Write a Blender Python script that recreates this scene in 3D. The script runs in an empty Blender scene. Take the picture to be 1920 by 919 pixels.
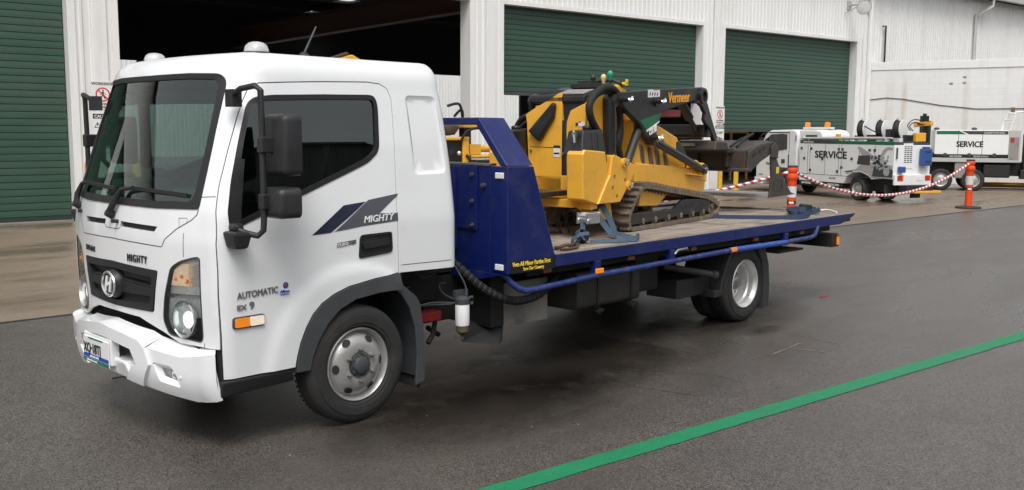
import bpy, bmesh, math, random
from mathutils import Vector, Matrix
from mathutils.geometry import delaunay_2d_cdt
random.seed(7)
R = math.radians
scene = bpy.context.scene
COL = scene.collection

# ------------------------------------------------------------------ camera
cd = bpy.data.cameras.new('camera'); cam_o = bpy.data.objects.new('camera', cd); COL.objects.link(cam_o)
_y, _t, _r = R(45.978), R(-6.741), R(0.286)
fw = Vector((math.sin(_y)*math.cos(_t), math.cos(_y)*math.cos(_t), math.sin(_t)))
rt = Vector((math.cos(_y), -math.sin(_y), 0)); up = rt.cross(fw)
rt2 = rt*math.cos(_r)+up*math.sin(_r); up2 = -rt*math.sin(_r)+up*math.cos(_r)
cam_o.matrix_world = Matrix(((rt2.x, up2.x, -fw.x, -3.705), (rt2.y, up2.y, -fw.y, -4.968), (rt2.z, up2.z, -fw.z, 1.901), (0, 0, 0, 1)))
cd.sensor_width = 36; cd.lens = 1811.6/1920*36; cd.clip_end = 2000; cd.clip_start = .05
scene.camera = cam_o

# ------------------------------------------------------------------ world, sun, exposure
SUN_EL, SUN_AZ = R(58), R(226)          # azimuth clockwise from +Y
world = bpy.data.worlds.new('World'); scene.world = world; world.use_nodes = True
wn = world.node_tree.nodes; wl = world.node_tree.links
bg = wn['Background']
sky = wn.new('ShaderNodeTexSky'); sky.sky_type = 'NISHITA'; sky.sun_disc = False
sky.sun_elevation = SUN_EL; sky.sun_rotation = SUN_AZ; sky.dust_density = 4.0; sky.air_density = 1.0; sky.ozone_density = 1.0
hs = wn.new('ShaderNodeHueSaturation'); hs.inputs['Saturation'].default_value = .16
wl.new(sky.outputs[0], hs.inputs['Color']); wl.new(hs.outputs[0], bg.inputs['Color'])
bg.inputs['Strength'].default_value = 0.15
sl = bpy.data.lights.new('sun', 'SUN'); sl.energy = 1.25; sl.angle = R(24); sl.color = (1, .975, .94)
so = bpy.data.objects.new('sun', sl); COL.objects.link(so)
sd = Vector((math.sin(SUN_AZ)*math.cos(SUN_EL), math.cos(SUN_AZ)*math.cos(SUN_EL), math.sin(SUN_EL)))
so.rotation_euler = sd.to_track_quat('Z', 'Y').to_euler(); so.location = sd*60
vs = scene.view_settings; vs.view_transform = 'Standard'; vs.look = 'None'; vs.gamma = 1; vs.exposure = 0.30; vs.use_curve_mapping = False

# ------------------------------------------------------------------ materials
def nodes(m): return m.node_tree.nodes, m.node_tree.links
def mat(name, col, rough=.5, metal=0., var=.12, scale=6., bump=0., bscale=60., coat=0., dirt=None, dscale=2.5, damt=.5, emit=None, rvar=.1, stretch=None, spec=.5):
    """principled surface with procedural tone, gloss and dirt variation"""
    m = bpy.data.materials.new(name); m.use_nodes = True; N, L = nodes(m); b = N['Principled BSDF']
    tc = N.new('ShaderNodeTexCoord'); src = tc.outputs['Object']
    if stretch:
        mp = N.new('ShaderNodeMapping'); mp.inputs['Scale'].default_value = stretch; L.new(src, mp.inputs['Vector']); src = mp.outputs[0]
    nz = N.new('ShaderNodeTexNoise'); nz.inputs['Scale'].default_value = scale; nz.inputs['Detail'].default_value = 6; nz.inputs['Roughness'].default_value = .6
    L.new(src, nz.inputs['Vector'])
    mx = N.new('ShaderNodeMix'); mx.data_type = 'RGBA'
    mx.inputs['A'].default_value = tuple(c*(1-var) for c in col)+(1,); mx.inputs['B'].default_value = tuple(min(1, c*(1+var)) for c in col)+(1,)
    L.new(nz.outputs['Fac'], mx.inputs['Factor']); cur = mx.outputs['Result']
    if dirt:
        n2 = N.new('ShaderNodeTexNoise'); n2.inputs['Scale'].default_value = dscale; n2.inputs['Detail'].default_value = 9; n2.inputs['Roughness'].default_value = .68
        L.new(src, n2.inputs['Vector'])
        cr = N.new('ShaderNodeMapRange'); cr.inputs['From Min'].default_value = .5; cr.inputs['From Max'].default_value = .75; cr.inputs['To Max'].default_value = damt
        L.new(n2.outputs['Fac'], cr.inputs['Value'])
        m2 = N.new('ShaderNodeMix'); m2.data_type = 'RGBA'; m2.inputs['B'].default_value = tuple(dirt)+(1,)
        L.new(cr.outputs[0], m2.inputs['Factor']); L.new(cur, m2.inputs['A']); cur = m2.outputs['Result']
    L.new(cur, b.inputs['Base Color'])
    mr = N.new('ShaderNodeMapRange'); mr.inputs['To Min'].default_value = max(.02, rough-rvar); mr.inputs['To Max'].default_value = min(1, rough+rvar)
    mr.inputs['From Min'].default_value = .3; mr.inputs['From Max'].default_value = .7
    L.new(nz.outputs['Fac'], mr.inputs['Value']); L.new(mr.outputs[0], b.inputs['Roughness'])
    b.inputs['Metallic'].default_value = metal; b.inputs['Coat Weight'].default_value = coat; b.inputs['Coat Roughness'].default_value = .06
    b.inputs['Specular IOR Level'].default_value = spec
    if bump:
        nb = N.new('ShaderNodeTexNoise'); nb.inputs['Scale'].default_value = bscale; nb.inputs['Detail'].default_value = 4; L.new(src, nb.inputs['Vector'])
        bp = N.new('ShaderNodeBump'); bp.inputs['Strength'].default_value = bump; bp.inputs['Distance'].default_value = .01
        L.new(nb.outputs['Fac'], bp.inputs['Height']); L.new(bp.outputs[0], b.inputs['Normal'])
    if emit:
        b.inputs['Emission Color'].default_value = tuple(emit[:3])+(1,); b.inputs['Emission Strength'].default_value = emit[3]
    return m
def glass(name, tint, ior=1.5, rough=0.):
    """thin pane: tinted see-through plus mirror reflection by Fresnel"""
    m = bpy.data.materials.new(name); m.use_nodes = True; N, L = nodes(m)
    out = N['Material Output']; N.remove(N['Principled BSDF'])
    t = N.new('ShaderNodeBsdfTransparent'); t.inputs['Color'].default_value = tuple(tint)+(1,)
    g = N.new('ShaderNodeBsdfGlossy'); g.inputs['Roughness'].default_value = rough; g.inputs['Color'].default_value = (.95, 1, .98, 1)
    nz = N.new('ShaderNodeTexNoise'); nz.inputs['Scale'].default_value = 3.; tc = N.new('ShaderNodeTexCoord'); L.new(tc.outputs['Object'], nz.inputs['Vector'])
    bp = N.new('ShaderNodeBump'); bp.inputs['Strength'].default_value = .02; bp.inputs['Distance'].default_value = .02; L.new(nz.outputs['Fac'], bp.inputs['Height'])
    f = N.new('ShaderNodeFresnel'); f.inputs['IOR'].default_value = ior; x = N.new('ShaderNodeMixShader')
    L.new(bp.outputs[0], g.inputs['Normal'])
    L.new(f.outputs[0], x.inputs[0]); L.new(t.outputs[0], x.inputs[1]); L.new(g.outputs[0], x.inputs[2]); L.new(x.outputs[0], out.inputs['Surface'])
    return m
M = {}
M['white'] = mat('white_truck_paint', (.80, .81, .82), .32, var=.02, coat=.7, dirt=(.5, .47, .42), dscale=1.4, damt=.16, rvar=.05)
M['white2'] = mat('white_worn_paint', (.80, .81, .80), .38, var=.04, coat=.3, dirt=(.45, .42, .38), dscale=3, damt=.25)
M['frit'] = mat('black_window_rubber', (.012, .012, .013), .45, var=.2)
M['plastic'] = mat('black_grained_plastic', (.018, .018, .02), .5, var=.25, bump=.15, bscale=400, dirt=(.05, .05, .05), damt=.3)
M['greyplastic'] = mat('dark_grey_plastic', (.05, .055, .06), .55, var=.15, bump=.1, bscale=300, dirt=(.12, .11, .1), damt=.4)
M['seam'] = mat('dark_seam', (.02, .02, .022), .8)
M['tyre'] = mat('tyre_rubber', (.022, .021, .021), .8, var=.25, scale=14, bump=.25, bscale=90, dirt=(.075, .065, .055), dscale=7, damt=.5)
M['rimgrey'] = mat('silver_painted_steel_wheel', (.46, .45, .44), .42, .55, var=.1, dirt=(.17, .14, .11), dscale=9, damt=.55)
M['rimbright'] = mat('bright_steel_wheel', (.68, .68, .67), .36, .5, var=.08, dirt=(.3, .27, .22), dscale=8, damt=.55)
M['chrome'] = mat('chrome', (.82, .82, .83), .16, .85, var=.02, rvar=.04)
M['steel'] = mat('bare_steel', (.36, .35, .33), .4, .8, var=.15, dirt=(.14, .1, .07), dscale=12, damt=.6)
M['blue'] = mat('blue_tow_body_paint', (.005, .013, .105), .34, var=.07, coat=.2, dirt=(.06, .07, .13), dscale=5, damt=.4, rvar=.08)
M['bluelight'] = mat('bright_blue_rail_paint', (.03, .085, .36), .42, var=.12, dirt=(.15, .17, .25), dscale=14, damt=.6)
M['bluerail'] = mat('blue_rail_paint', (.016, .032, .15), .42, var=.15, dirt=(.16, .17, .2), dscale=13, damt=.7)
M['black'] = mat('black_chassis', (.012, .012, .012), .6, var=.3, dirt=(.05, .042, .035), dscale=6, damt=.5)
M['darksteel'] = mat('dusty_tank_steel', (.035, .033, .032), .5, .2, var=.2, dirt=(.09, .078, .066), dscale=5, damt=.6)
M['dustgrey'] = mat('dusty_grey_plate', (.27, .25, .23), .6, var=.15, dirt=(.05, .045, .04), dscale=3, damt=.8)
M['yellow'] = mat('yellow_machine_paint', (.80, .41, .042), .4, var=.06, coat=.15, dirt=(.33, .16, .035), dscale=6, damt=.35, bump=.03, bscale=40)
M['yellowsteel'] = mat('yellow_bollard_paint', (.66, .40, .03), .5, var=.08, dirt=(.3, .2, .06), dscale=7, damt=.5)
M['machblack'] = mat('black_loader_paint', (.014, .014, .015), .38, var=.25, dirt=(.055, .05, .045), dscale=7, damt=.5, coat=.1)
M['hose'] = mat('black_hose_sleeve', (.012, .012, .012), .75, var=.3, bump=.4, bscale=60)
M['mud'] = mat('muddy_track_rubber', (.14, .11, .085), .85, var=.35, scale=10, bump=.5, bscale=45, dirt=(.30, .215, .14), dscale=9, damt=.85)
M['bucket'] = mat('worn_bucket_steel', (.06, .052, .047), .5, .3, var=.25, scale=9, bump=.2, bscale=50, dirt=(.12, .075, .048), dscale=5, damt=.75)
M['brightsteel'] = mat('scraped_steel', (.42, .41, .39), .45, .5, var=.15, dirt=(.2, .15, .11), dscale=9, damt=.7)
M['rust'] = mat('rusty_chain', (.10, .065, .045), .7, .3, var=.3, scale=30, dirt=(.2, .11, .06), dscale=40, damt=.6)
M['strap'] = mat('blue_grey_webbing', (.045, .078, .115), .85, var=.2, scale=40, bump=.3, bscale=250, dirt=(.14, .14, .14), dscale=8, damt=.6)
M['strapdark'] = mat('navy_webbing', (.02, .035, .075), .85, var=.25, scale=40, bump=.3, bscale=250)
M['amber'] = mat('amber_lens', (.80, .22, .012), .22, var=.1, coat=.5, emit=(1, .28, .02, .18))
M['amberlit'] = mat('lit_amber_lens', (.80, .75, .68), .2, coat=.5, emit=(1, .62, .32, .22), var=.3, scale=30)
M['reddull'] = mat('dull_red_marker', (.33, .09, .05), .4, var=.2)
M['red'] = mat('red_paint', (.36, .025, .03), .4, var=.15, dirt=(.12, .04, .03), dscale=7)
M['clear'] = glass('clear_lens', (.93, .95, .95), 1.45)
M['beaconlens'] = mat('frosted_beacon_lens', (.50, .51, .52), .15, coat=.8, var=.35, scale=30)
M['lampwhite'] = mat('lit_headlamp', (.9, .9, .9), .2, emit=(1, 1, 1, .8))
M['reflector'] = mat('lamp_reflector', (.92, .92, .93), .25, .1, var=.2, scale=18)
M['windscreen'] = glass('green_tinted_windscreen', (.60, .92, .76), 1.9)
M['sideglass'] = glass('dark_tinted_side_glass', (.21, .25, .25), 1.95)
M['glassdark'] = mat('dark_cab_pane', (.012, .014, .015), .08, var=.1, rvar=.03)
M['interior'] = mat('dark_green_grey_trim', (.08, .12, .105), .75, var=.15)
M['trimlight'] = mat('grey_cab_trim', (.24, .28, .265), .75, var=.1)
M['seat'] = mat('dark_seat_cloth', (.03, .032, .035), .9, var=.2, bump=.2, bscale=200)
M['decalgrey'] = mat('grey_decal', (.085, .09, .105), .4, var=.08)
M['decalnavy'] = mat('navy_decal', (.018, .022, .045), .4, var=.08)
M['lettergrey'] = mat('grey_lettering', (.13, .13, .14), .4)
M['letterdark'] = mat('dark_badge', (.05, .05, .055), .3, .4)
M['letterwhite'] = mat('white_lettering', (.8, .8, .8), .5)
M['letteryellow'] = mat('yellow_lettering', (.85, .62, .07), .5, var=.05)
M['letterorange'] = mat('orange_lettering', (.85, .36, .03), .5, var=.1)
M['stickerblack'] = mat('black_sticker', (.012, .012, .012), .4)
M['signwhite'] = mat('white_sign', (.76, .76, .75), .45, var=.04, dirt=(.5, .48, .44), damt=.3)
M['signred'] = mat('sign_red', (.55, .02, .03), .5)
M['signblack'] = mat('sign_black', (.02, .02, .02), .5)
M['plateblue'] = mat('plate_blue', (.02, .06, .42), .4)
M['plategreen'] = mat('plate_green', (.01, .17, .10), .4)
M['stripegreen'] = mat('green_stripe', (.005, .135, .055), .4, var=.08)
M['stripecharcoal'] = mat('charcoal_stripe', (.05, .05, .055), .45, var=.1)
M['greenknob'] = mat('green_knob', (.01, .28, .16), .3, coat=.4)
M['creamknob'] = mat('cream_knob', (.7, .5, .22), .3, coat=.4)
M['yellowclip'] = mat('bright_yellow_clip', (.8, .55, .02), .4)
M['cladding'] = mat('white_steel_cladding', (.76, .76, .75), .45, var=.03, scale=2, dirt=(.40, .37, .32), dscale=1.2, damt=.28, stretch=(1.5, 1.5, .18), rvar=.05)
M['trimwhite'] = mat('white_flashing', (.77, .77, .76), .4, var=.03, dirt=(.42, .38, .33), dscale=2, damt=.3, stretch=(2, 2, .3))
M['rollergreen'] = mat('green_roller_door', (.034, .080, .056), .45, var=.08, scale=1.5, dirt=(.06, .075, .055), dscale=1.1, damt=.6, stretch=(.5, .5, 2.0), bump=.35, bscale=1.6)
M['groove'] = mat('dark_groove', (.012, .032, .022), .6)
M['shedin'] = mat('shade_toned_shed_lining', (.035, .034, .034), .9, var=.2)  # interior gloom is put into this colour, darker than a real lining
M['beam'] = mat('brown_red_crane_beam', (.15, .055, .038), .6, var=.15)
M['gutter'] = mat('grey_gutter', (.45, .45, .44), .45, var=.06)
M['orange'] = mat('fluoro_orange_plastic', (.80, .075, .012), .45, var=.06, dirt=(.5, .1, .05), damt=.3)
M['reflwhite'] = mat('reflective_white_band', (.62, .63, .64), .5, var=.06)
M['rubber'] = mat('black_rubber', (.03, .03, .031), .8, var=.2)
M['bluejerry'] = mat('blue_jerrycan', (.03, .09, .30), .4, var=.1)
M['whitewood'] = mat('grey_pale_print', (.36, .37, .39), .5, var=.3, scale=12)
M['printdark'] = mat('dark_print', (.05, .052, .058), .5, var=.3, scale=12)
M['tailred'] = mat('red_tail_lens', (.45, .04, .025), .25, coat=.4)
M['timber'] = mat('yellow_timber', (.55, .31, .08), .7, var=.2, stretch=(1, 12, 12))
# ------------------------------------------------------------------ special surfaces
def ground_mat(name, base, dark, wetcol, agg, wet_amt, rlo, rhi, big=.35, brown=None):
    m = bpy.data.materials.new(name); m.use_nodes = True; N, L = nodes(m); b = N['Principled BSDF']
    tc = N.new('ShaderNodeTexCoord'); o = tc.outputs['Object']
    def noise(s, d=5, r=.6, vec=o):
        n = N.new('ShaderNodeTexNoise'); n.inputs['Scale'].default_value = s; n.inputs['Detail'].default_value = d; n.inputs['Roughness'].default_value = r; L.new(vec, n.inputs['Vector']); return n.outputs['Fac']
    def rng(v, a, c, lo=0., hi=1.):
        r = N.new('ShaderNodeMapRange'); r.inputs['From Min'].default_value = a; r.inputs['From Max'].default_value = c; r.inputs['To Min'].default_value = lo; r.inputs['To Max'].default_value = hi; L.new(v, r.inputs['Value']); return r.outputs[0]
    def mix(f, A, B):
        x = N.new('ShaderNodeMix'); x.data_type = 'RGBA'
        L.new(f, x.inputs['Factor'])
        for k, s in (('A', A), ('B', B)):
            if isinstance(s, tuple): x.inputs[k].default_value = s+(1,)
            else: L.new(s, x.inputs[k])
        return x.outputs['Result']
    v = N.new('ShaderNodeTexVoronoi'); v.inputs['Scale'].default_value = agg; L.new(o, v.inputs['Vector'])
    stone = rng(v.outputs['Color'], .15, .95)
    c = mix(stone, dark, base)
    c = mix(rng(noise(agg*.9, 2), .66, .74, 0, .55), c, tuple(min(1, x*2.6) for x in base))
    med = rng(noise(1.1, 8, .7), .42, .72); c = mix(med, c, mix(stone, tuple(x*.75 for x in dark), tuple(x*.8 for x in base)))
    mp = N.new('ShaderNodeMapping'); mp.inputs['Scale'].default_value = (.16, .6, 1); mp.inputs['Rotation'].default_value = (0, 0, R(8)); L.new(o, mp.inputs['Vector'])
    wet = rng(noise(big*3, 7, .62, mp.outputs[0]), .47, .62, 0, wet_amt)
    c = mix(wet, c, wetcol)
    if brown: c = mix(rng(noise(.5, 6, .6), .5, .7, 0, .7), c, brown)
    L.new(c, b.inputs['Base Color'])
    rr = N.new('ShaderNodeMapRange'); rr.inputs['To Min'].default_value = rhi; rr.inputs['To Max'].default_value = rlo; L.new(wet, rr.inputs['Value']); L.new(rr.outputs[0], b.inputs['Roughness'])
    bp = N.new('ShaderNodeBump'); bp.inputs['Strength'].default_value = .5; bp.inputs['Distance'].default_value = .004
    L.new(v.outputs['Distance'], bp.inputs['Height']); L.new(bp.outputs[0], b.inputs['Normal'])
    return m
M['asphalt'] = ground_mat('damp_asphalt', (.165, .147, .130), (.036, .031, .027), (.070, .063, .056), 115, .6, .17, .37)
M['apron'] = ground_mat('brown_stained_concrete', (.25, .195, .145), (.18, .14, .10), (.125, .092, .066), 60, .85, .16, .5, brown=(.18, .128, .083))
M['shedfloor'] = mat('shed_concrete_floor', (.26, .25, .23), .5, var=.15, dirt=(.14, .12, .1), dscale=1, damt=.6)

def deck_mat():
    m = mat('worn_deck_boards', (.34, .285, .24), .6, var=.3, scale=5, bump=.3, bscale=30, dirt=(.15, .07, .045), dscale=3, damt=.9, stretch=(.35, 2.6, 1))
    N, L = nodes(m); b = N['Principled BSDF']
    tc = N.new('ShaderNodeTexCoord'); w = N.new('ShaderNodeTexWave'); w.bands_direction = 'Y'; w.inputs['Scale'].default_value = 2.2; w.inputs['Distortion'].default_value = .15
    L.new(tc.outputs['Object'], w.inputs['Vector'])
    r = N.new('ShaderNodeMapRange'); r.inputs['From Min'].default_value = .0; r.inputs['From Max'].default_value = .06; r.inputs['To Min'].default_value = .5; r.inputs['To Max'].default_value = 0; L.new(w.outputs['Fac'], r.inputs['Value'])
    old = b.inputs['Base Color'].links[0].from_socket
    n = N.new('ShaderNodeTexNoise'); n.inputs['Scale'].default_value = 1.6; n.inputs['Detail'].default_value = 10; n.inputs['Roughness'].default_value = .75; L.new(tc.outputs['Object'], n.inputs['Vector'])
    rn = N.new('ShaderNodeMapRange'); rn.inputs['From Min'].default_value = .50; rn.inputs['From Max'].default_value = .62; rn.inputs['To Max'].default_value = .8; L.new(n.outputs['Fac'], rn.inputs['Value'])
    x0 = N.new('ShaderNodeMix'); x0.data_type = 'RGBA'; x0.inputs['B'].default_value = (.055, .042, .036, 1); L.new(rn.outputs[0], x0.inputs['Factor']); L.new(old, x0.inputs['A'])
    x = N.new('ShaderNodeMix'); x.data_type = 'RGBA'; x.inputs['B'].default_value = (.05, .042, .036, 1); L.new(r.outputs[0], x.inputs['Factor']); L.new(x0.outputs['Result'], x.inputs['A']); L.new(x.outputs['Result'], b.inputs['Base Color'])
    return m
M['deck'] = deck_mat()

def block_mat():
    m = bpy.data.materials.new('white_painted_blockwork'); m.use_nodes = True; N, L = nodes(m); b = N['Principled BSDF']
    tc = N.new('ShaderNodeTexCoord'); mp = N.new('ShaderNodeMapping'); mp.inputs['Rotation'].default_value = (R(90), 0, 0); L.new(tc.outputs['Object'], mp.inputs['Vector'])
    br = N.new('ShaderNodeTexBrick'); br.inputs['Scale'].default_value = 1.; br.inputs['Brick Width'].default_value = .4; br.inputs['Row Height'].default_value = .22; br.inputs['Mortar Size'].default_value = .005; br.inputs['Mortar Smooth'].default_value = .3
    br.inputs['Color1'].default_value = (.76, .755, .74, 1); br.inputs['Color2'].default_value = (.735, .73, .715, 1); br.inputs['Mortar'].default_value = (.64, .63, .60, 1); L.new(mp.outputs[0], br.inputs['Vector'])
    sm = N.new('ShaderNodeMapping'); sm.inputs['Scale'].default_value = (1.5, 1, .12); L.new(tc.outputs['Object'], sm.inputs['Vector'])
    n = N.new('ShaderNodeTexNoise'); n.inputs['Scale'].default_value = 1.6; n.inputs['Detail'].default_value = 8; L.new(sm.outputs[0], n.inputs['Vector'])
    r = N.new('ShaderNodeMapRange'); r.inputs['From Min'].default_value = .56; r.inputs['From Max'].default_value = .74; r.inputs['To Max'].default_value = .55; L.new(n.outputs['Fac'], r.inputs['Value'])
    x = N.new('ShaderNodeMix'); x.data_type = 'RGBA'; x.inputs['B'].default_value = (.46, .38, .28, 1); L.new(r.outputs[0], x.inputs['Factor']); L.new(br.outputs['Color'], x.inputs['A']); L.new(x.outputs['Result'], b.inputs['Base Color'])
    bp = N.new('ShaderNodeBump'); bp.inputs['Strength'].default_value = .4; bp.inputs['Distance'].default_value = .01; bp.invert = True; L.new(br.outputs['Fac'], bp.inputs['Height']); L.new(bp.outputs[0], b.inputs['Normal'])
    b.inputs['Roughness'].default_value = .6; return m
M['block'] = block_mat()

def mesh_mat(name, col, hole, scale):
    """perforated sheet: dark round holes punched on a fine grid"""
    m = mat(name, col, .5, var=.15); N, L = nodes(m); b = N['Principled BSDF']
    tc = N.new('ShaderNodeTexCoord'); v = N.new('ShaderNodeTexVoronoi'); v.inputs['Scale'].default_value = scale; v.inputs['Randomness'].default_value = 0; L.new(tc.outputs['Object'], v.inputs['Vector'])
    r = N.new('ShaderNodeMapRange'); r.inputs['From Min'].default_value = .42; r.inputs['From Max'].default_value = .5; L.new(v.outputs['Distance'], r.inputs['Value'])
    x = N.new('ShaderNodeMix'); x.data_type = 'RGBA'; old = b.inputs['Base Color'].links[0].from_socket
    x.inputs['A'].default_value = tuple(hole)+(1,); L.new(old, x.inputs['B']); L.new(r.outputs[0], x.inputs['Factor']); L.new(x.outputs['Result'], b.inputs['Base Color']); return m
M['perf'] = mesh_mat('perforated_vent_mesh', (.22, .16, .09), (.02, .016, .012), 60)
M['perfdark'] = mesh_mat('perforated_dark_panel', (.03, .028, .027), (.006, .006, .006), 80)

# ------------------------------------------------------------------ mesh kit
class MB:
    def __init__(s, T=None): s.v = []; s.f = []; s.T = T
    def add(s, vs, fs):
        o = len(s.v); s.v += [tuple(s.T @ Vector(p)) if s.T else tuple(p) for p in vs]; s.f += [tuple(i+o for i in f) for f in fs]; return s
    def box(s, x0, x1, y0, y1, z0, z1):
        return s.add([(x0,y0,z0),(x1,y0,z0),(x1,y1,z0),(x0,y1,z0),(x0,y0,z1),(x1,y0,z1),(x1,y1,z1),(x0,y1,z1)],
            [(0,3,2,1),(4,5,6,7),(0,1,5,4),(1,2,6,5),(2,3,7,6),(3,0,4,7)])
    def hexa(s, p): return s.add(p, [(0,3,2,1),(4,5,6,7),(0,1,5,4),(1,2,6,5),(2,3,7,6),(3,0,4,7)])
    def prism(s, poly, depth):
        """3-D polygon pushed along the vector depth"""
        n = len(poly); d = Vector(depth); P = [Vector(p) for p in poly]
        return s.add(P+[p+d for p in P], [tuple(range(n-1,-1,-1)), tuple(range(n,2*n))]+[(i,(i+1)%n,n+(i+1)%n,n+i) for i in range(n)])
    def pxz(s, poly, y0, y1): return s.prism([(a, y0, b) for a, b in poly], (0, y1-y0, 0))
    def pyz(s, poly, x0, x1): return s.prism([(x0, a, b) for a, b in poly], (x1-x0, 0, 0))
    def pxy(s, poly, z0, z1): return s.prism([(a, b, z0) for a, b in poly], (0, 0, z1-z0))
    def tube(s, pts, r, n=8, closed=False):
        P = [Vector(p) for p in pts]; k = len(P); rs = r if isinstance(r, (list, tuple)) else [r]*k
        tan = [((P[(i+1)%k]-P[i-1]) if closed else (P[min(i+1,k-1)]-P[max(i-1,0)])).normalized() for i in range(k)]
        t0 = tan[0]; u = t0.orthogonal().normalized(); vs = []
        for i in range(k):
            t = tan[i]; u = (u-t*u.dot(t)); u = u.normalized() if u.length > 1e-6 else t.orthogonal().normalized(); w = t.cross(u)
            vs += [P[i]+(u*math.cos(2*math.pi*j/n)+w*math.sin(2*math.pi*j/n))*rs[i] for j in range(n)]
        fs = []; m = k if closed else k-1
        for i in range(m):
            a, b = i*n, ((i+1)%k)*n
            fs += [(a+j, a+(j+1)%n, b+(j+1)%n, b+j) for j in range(n)]
        if not closed: fs += [tuple(range(n-1,-1,-1)), tuple(range((k-1)*n, k*n))]
        return s.add(vs, fs)
    def cyl(s, a, b, r, r2=None, n=16): return s.tube([a, b], [r, r if r2 is None else r2], n)
    def lathe(s, prof, o, axis, n=40):
        """profile of (radius, distance along axis)"""
        ax = Vector(axis).normalized(); u = ax.orthogonal().normalized(); w = ax.cross(u); o = Vector(o); vs = []; fs = []
        for r, h in prof: vs += [o+ax*h+(u*math.cos(2*math.pi*j/n)+w*math.sin(2*math.pi*j/n))*max(r, 1e-4) for j in range(n)]
        for i in range(len(prof)-1): fs += [(i*n+j, i*n+(j+1)%n, (i+1)*n+(j+1)%n, (i+1)*n+j) for j in range(n)]
        return s.add(vs, fs)
    def ribbon(s, pts, wv, t=.004):
        """flat webbing along pts; wv = half-width vector (one or one per point)"""
        P = [Vector(p) for p in pts]; k = len(P); W = [Vector(x) for x in wv] if isinstance(wv, list) else [Vector(wv)]*k; vs = []
        for i in range(k):
            tg = (P[min(i+1,k-1)]-P[max(i-1,0)]).normalized(); nn = tg.cross(W[i]).normalized()*t/2
            vs += [P[i]-W[i]-nn, P[i]+W[i]-nn, P[i]+W[i]+nn, P[i]-W[i]+nn]
        fs = [(3,2,1,0), tuple(range(4*k-4, 4*k))]
        for i in range(k-1):
            for j in range(4): fs.append((4*i+j, 4*i+(j+1)%4, 4*i+4+(j+1)%4, 4*i+4+j))
        return s.add(vs, fs)
    def sphere(s, c, rx, ry=None, rz=None, n=16, m=10):
        ry = ry or rx; rz = rz or rx; vs = []; fs = []
        for i in range(m+1):
            a = math.pi*i/m
            for j in range(n): b = 2*math.pi*j/n; vs.append((c[0]+rx*math.sin(a)*math.cos(b), c[1]+ry*math.sin(a)*math.sin(b), c[2]+rz*math.cos(a)))
        for i in range(m): fs += [(i*n+j, (i+1)*n+j, (i+1)*n+(j+1)%n, i*n+(j+1)%n) for j in range(n)]
        return s.add(vs, fs)
    def patch(s, outline, fmap, holes=(), res=.06, d0=0., d1=-.01, ymirror=None):
        """polygon (with holes) of a 2-D domain laid on the surface fmap(a, b, d): a sheet at depth d0 with a skirt to d1"""
        def dens(poly):
            o = []; n = len(poly)
            for i in range(n):
                a, b = Vector(poly[i]), Vector(poly[(i+1)%n]); k = max(1, int((b-a).length/res+.5))
                o += [a.lerp(b, j/k) for j in range(k)]
            return o
        loops = [dens(outline)]+[dens(h) for h in holes]; pts = []; eds = []
        for l in loops:
            b0 = len(pts); pts += l; eds += [(b0+i, b0+(i+1)%len(l)) for i in range(len(l))]
        def inside(p, poly):
            c = False; n = len(poly); j = n-1
            for i in range(n):
                a, b = poly[i], poly[j]
                if (a[1] > p[1]) != (b[1] > p[1]) and p[0] < (b[0]-a[0])*(p[1]-a[1])/(b[1]-a[1])+a[0]: c = not c
                j = i
            return c
        def ok(p): return inside(p, loops[0]) and not any(inside(p, h) for h in loops[1:])
        xs = [p[0] for p in loops[0]]; ys = [p[1] for p in loops[0]]
        def segd(p):
            m = 9
            for i, j in eds:
                a, b = pts[i], pts[j]; ab = b-a; t = max(0, min(1, (p-a).dot(ab)/max(ab.length_squared, 1e-12))); m = min(m, (a+ab*t-p).length)
            return m
        g = []; nx = int((max(xs)-min(xs))/res)+1; ny = int((max(ys)-min(ys))/res)+1
        for i in range(nx+1):
            for j in range(ny+1):
                p = Vector((min(xs)+(i+.31)*res, min(ys)+(j+.37)*res))
                if ok(p) and segd(p) > res*.4: g.append(p)
        cv, ce, cf, ov, _, _ = delaunay_2d_cdt(pts+g, eds, [], 0, 1e-6)
        fs = [f for f in cf if ok(sum((cv[i] for i in f), Vector((0, 0)))/len(f))]
        top = [fmap(p[0], p[1], d0) for p in cv]
        # one winding for all
        F = []
        for f in fs:
            a, b, c = (cv[i] for i in f[:3]); F.append(tuple(f) if (b-a).cross(c-a) > 0 else tuple(reversed(f)))
        n = len(top); V = list(top)
        if d1 is not None:
            cnt = {}
            for f in F:
                for i in range(len(f)): cnt[(f[i], f[(i+1)%len(f)])] = 1
            bd = [e for e in cnt if (e[1], e[0]) not in cnt]; mp = {}
            for e in bd:
                for i in e:
                    if i not in mp: mp[i] = len(V); V.append(fmap(cv[i][0], cv[i][1], d1))
            F += [(b, a, mp[a], mp[b]) for a, b in bd]
        s.add(V, F)
        return s
    def mirror_y(s, yc):
        n = len(s.v); s.v += [(x, 2*yc-y, z) for x, y, z in s.v]; s.f += [tuple(reversed([i+n for i in f])) for f in s.f]; return s
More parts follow.
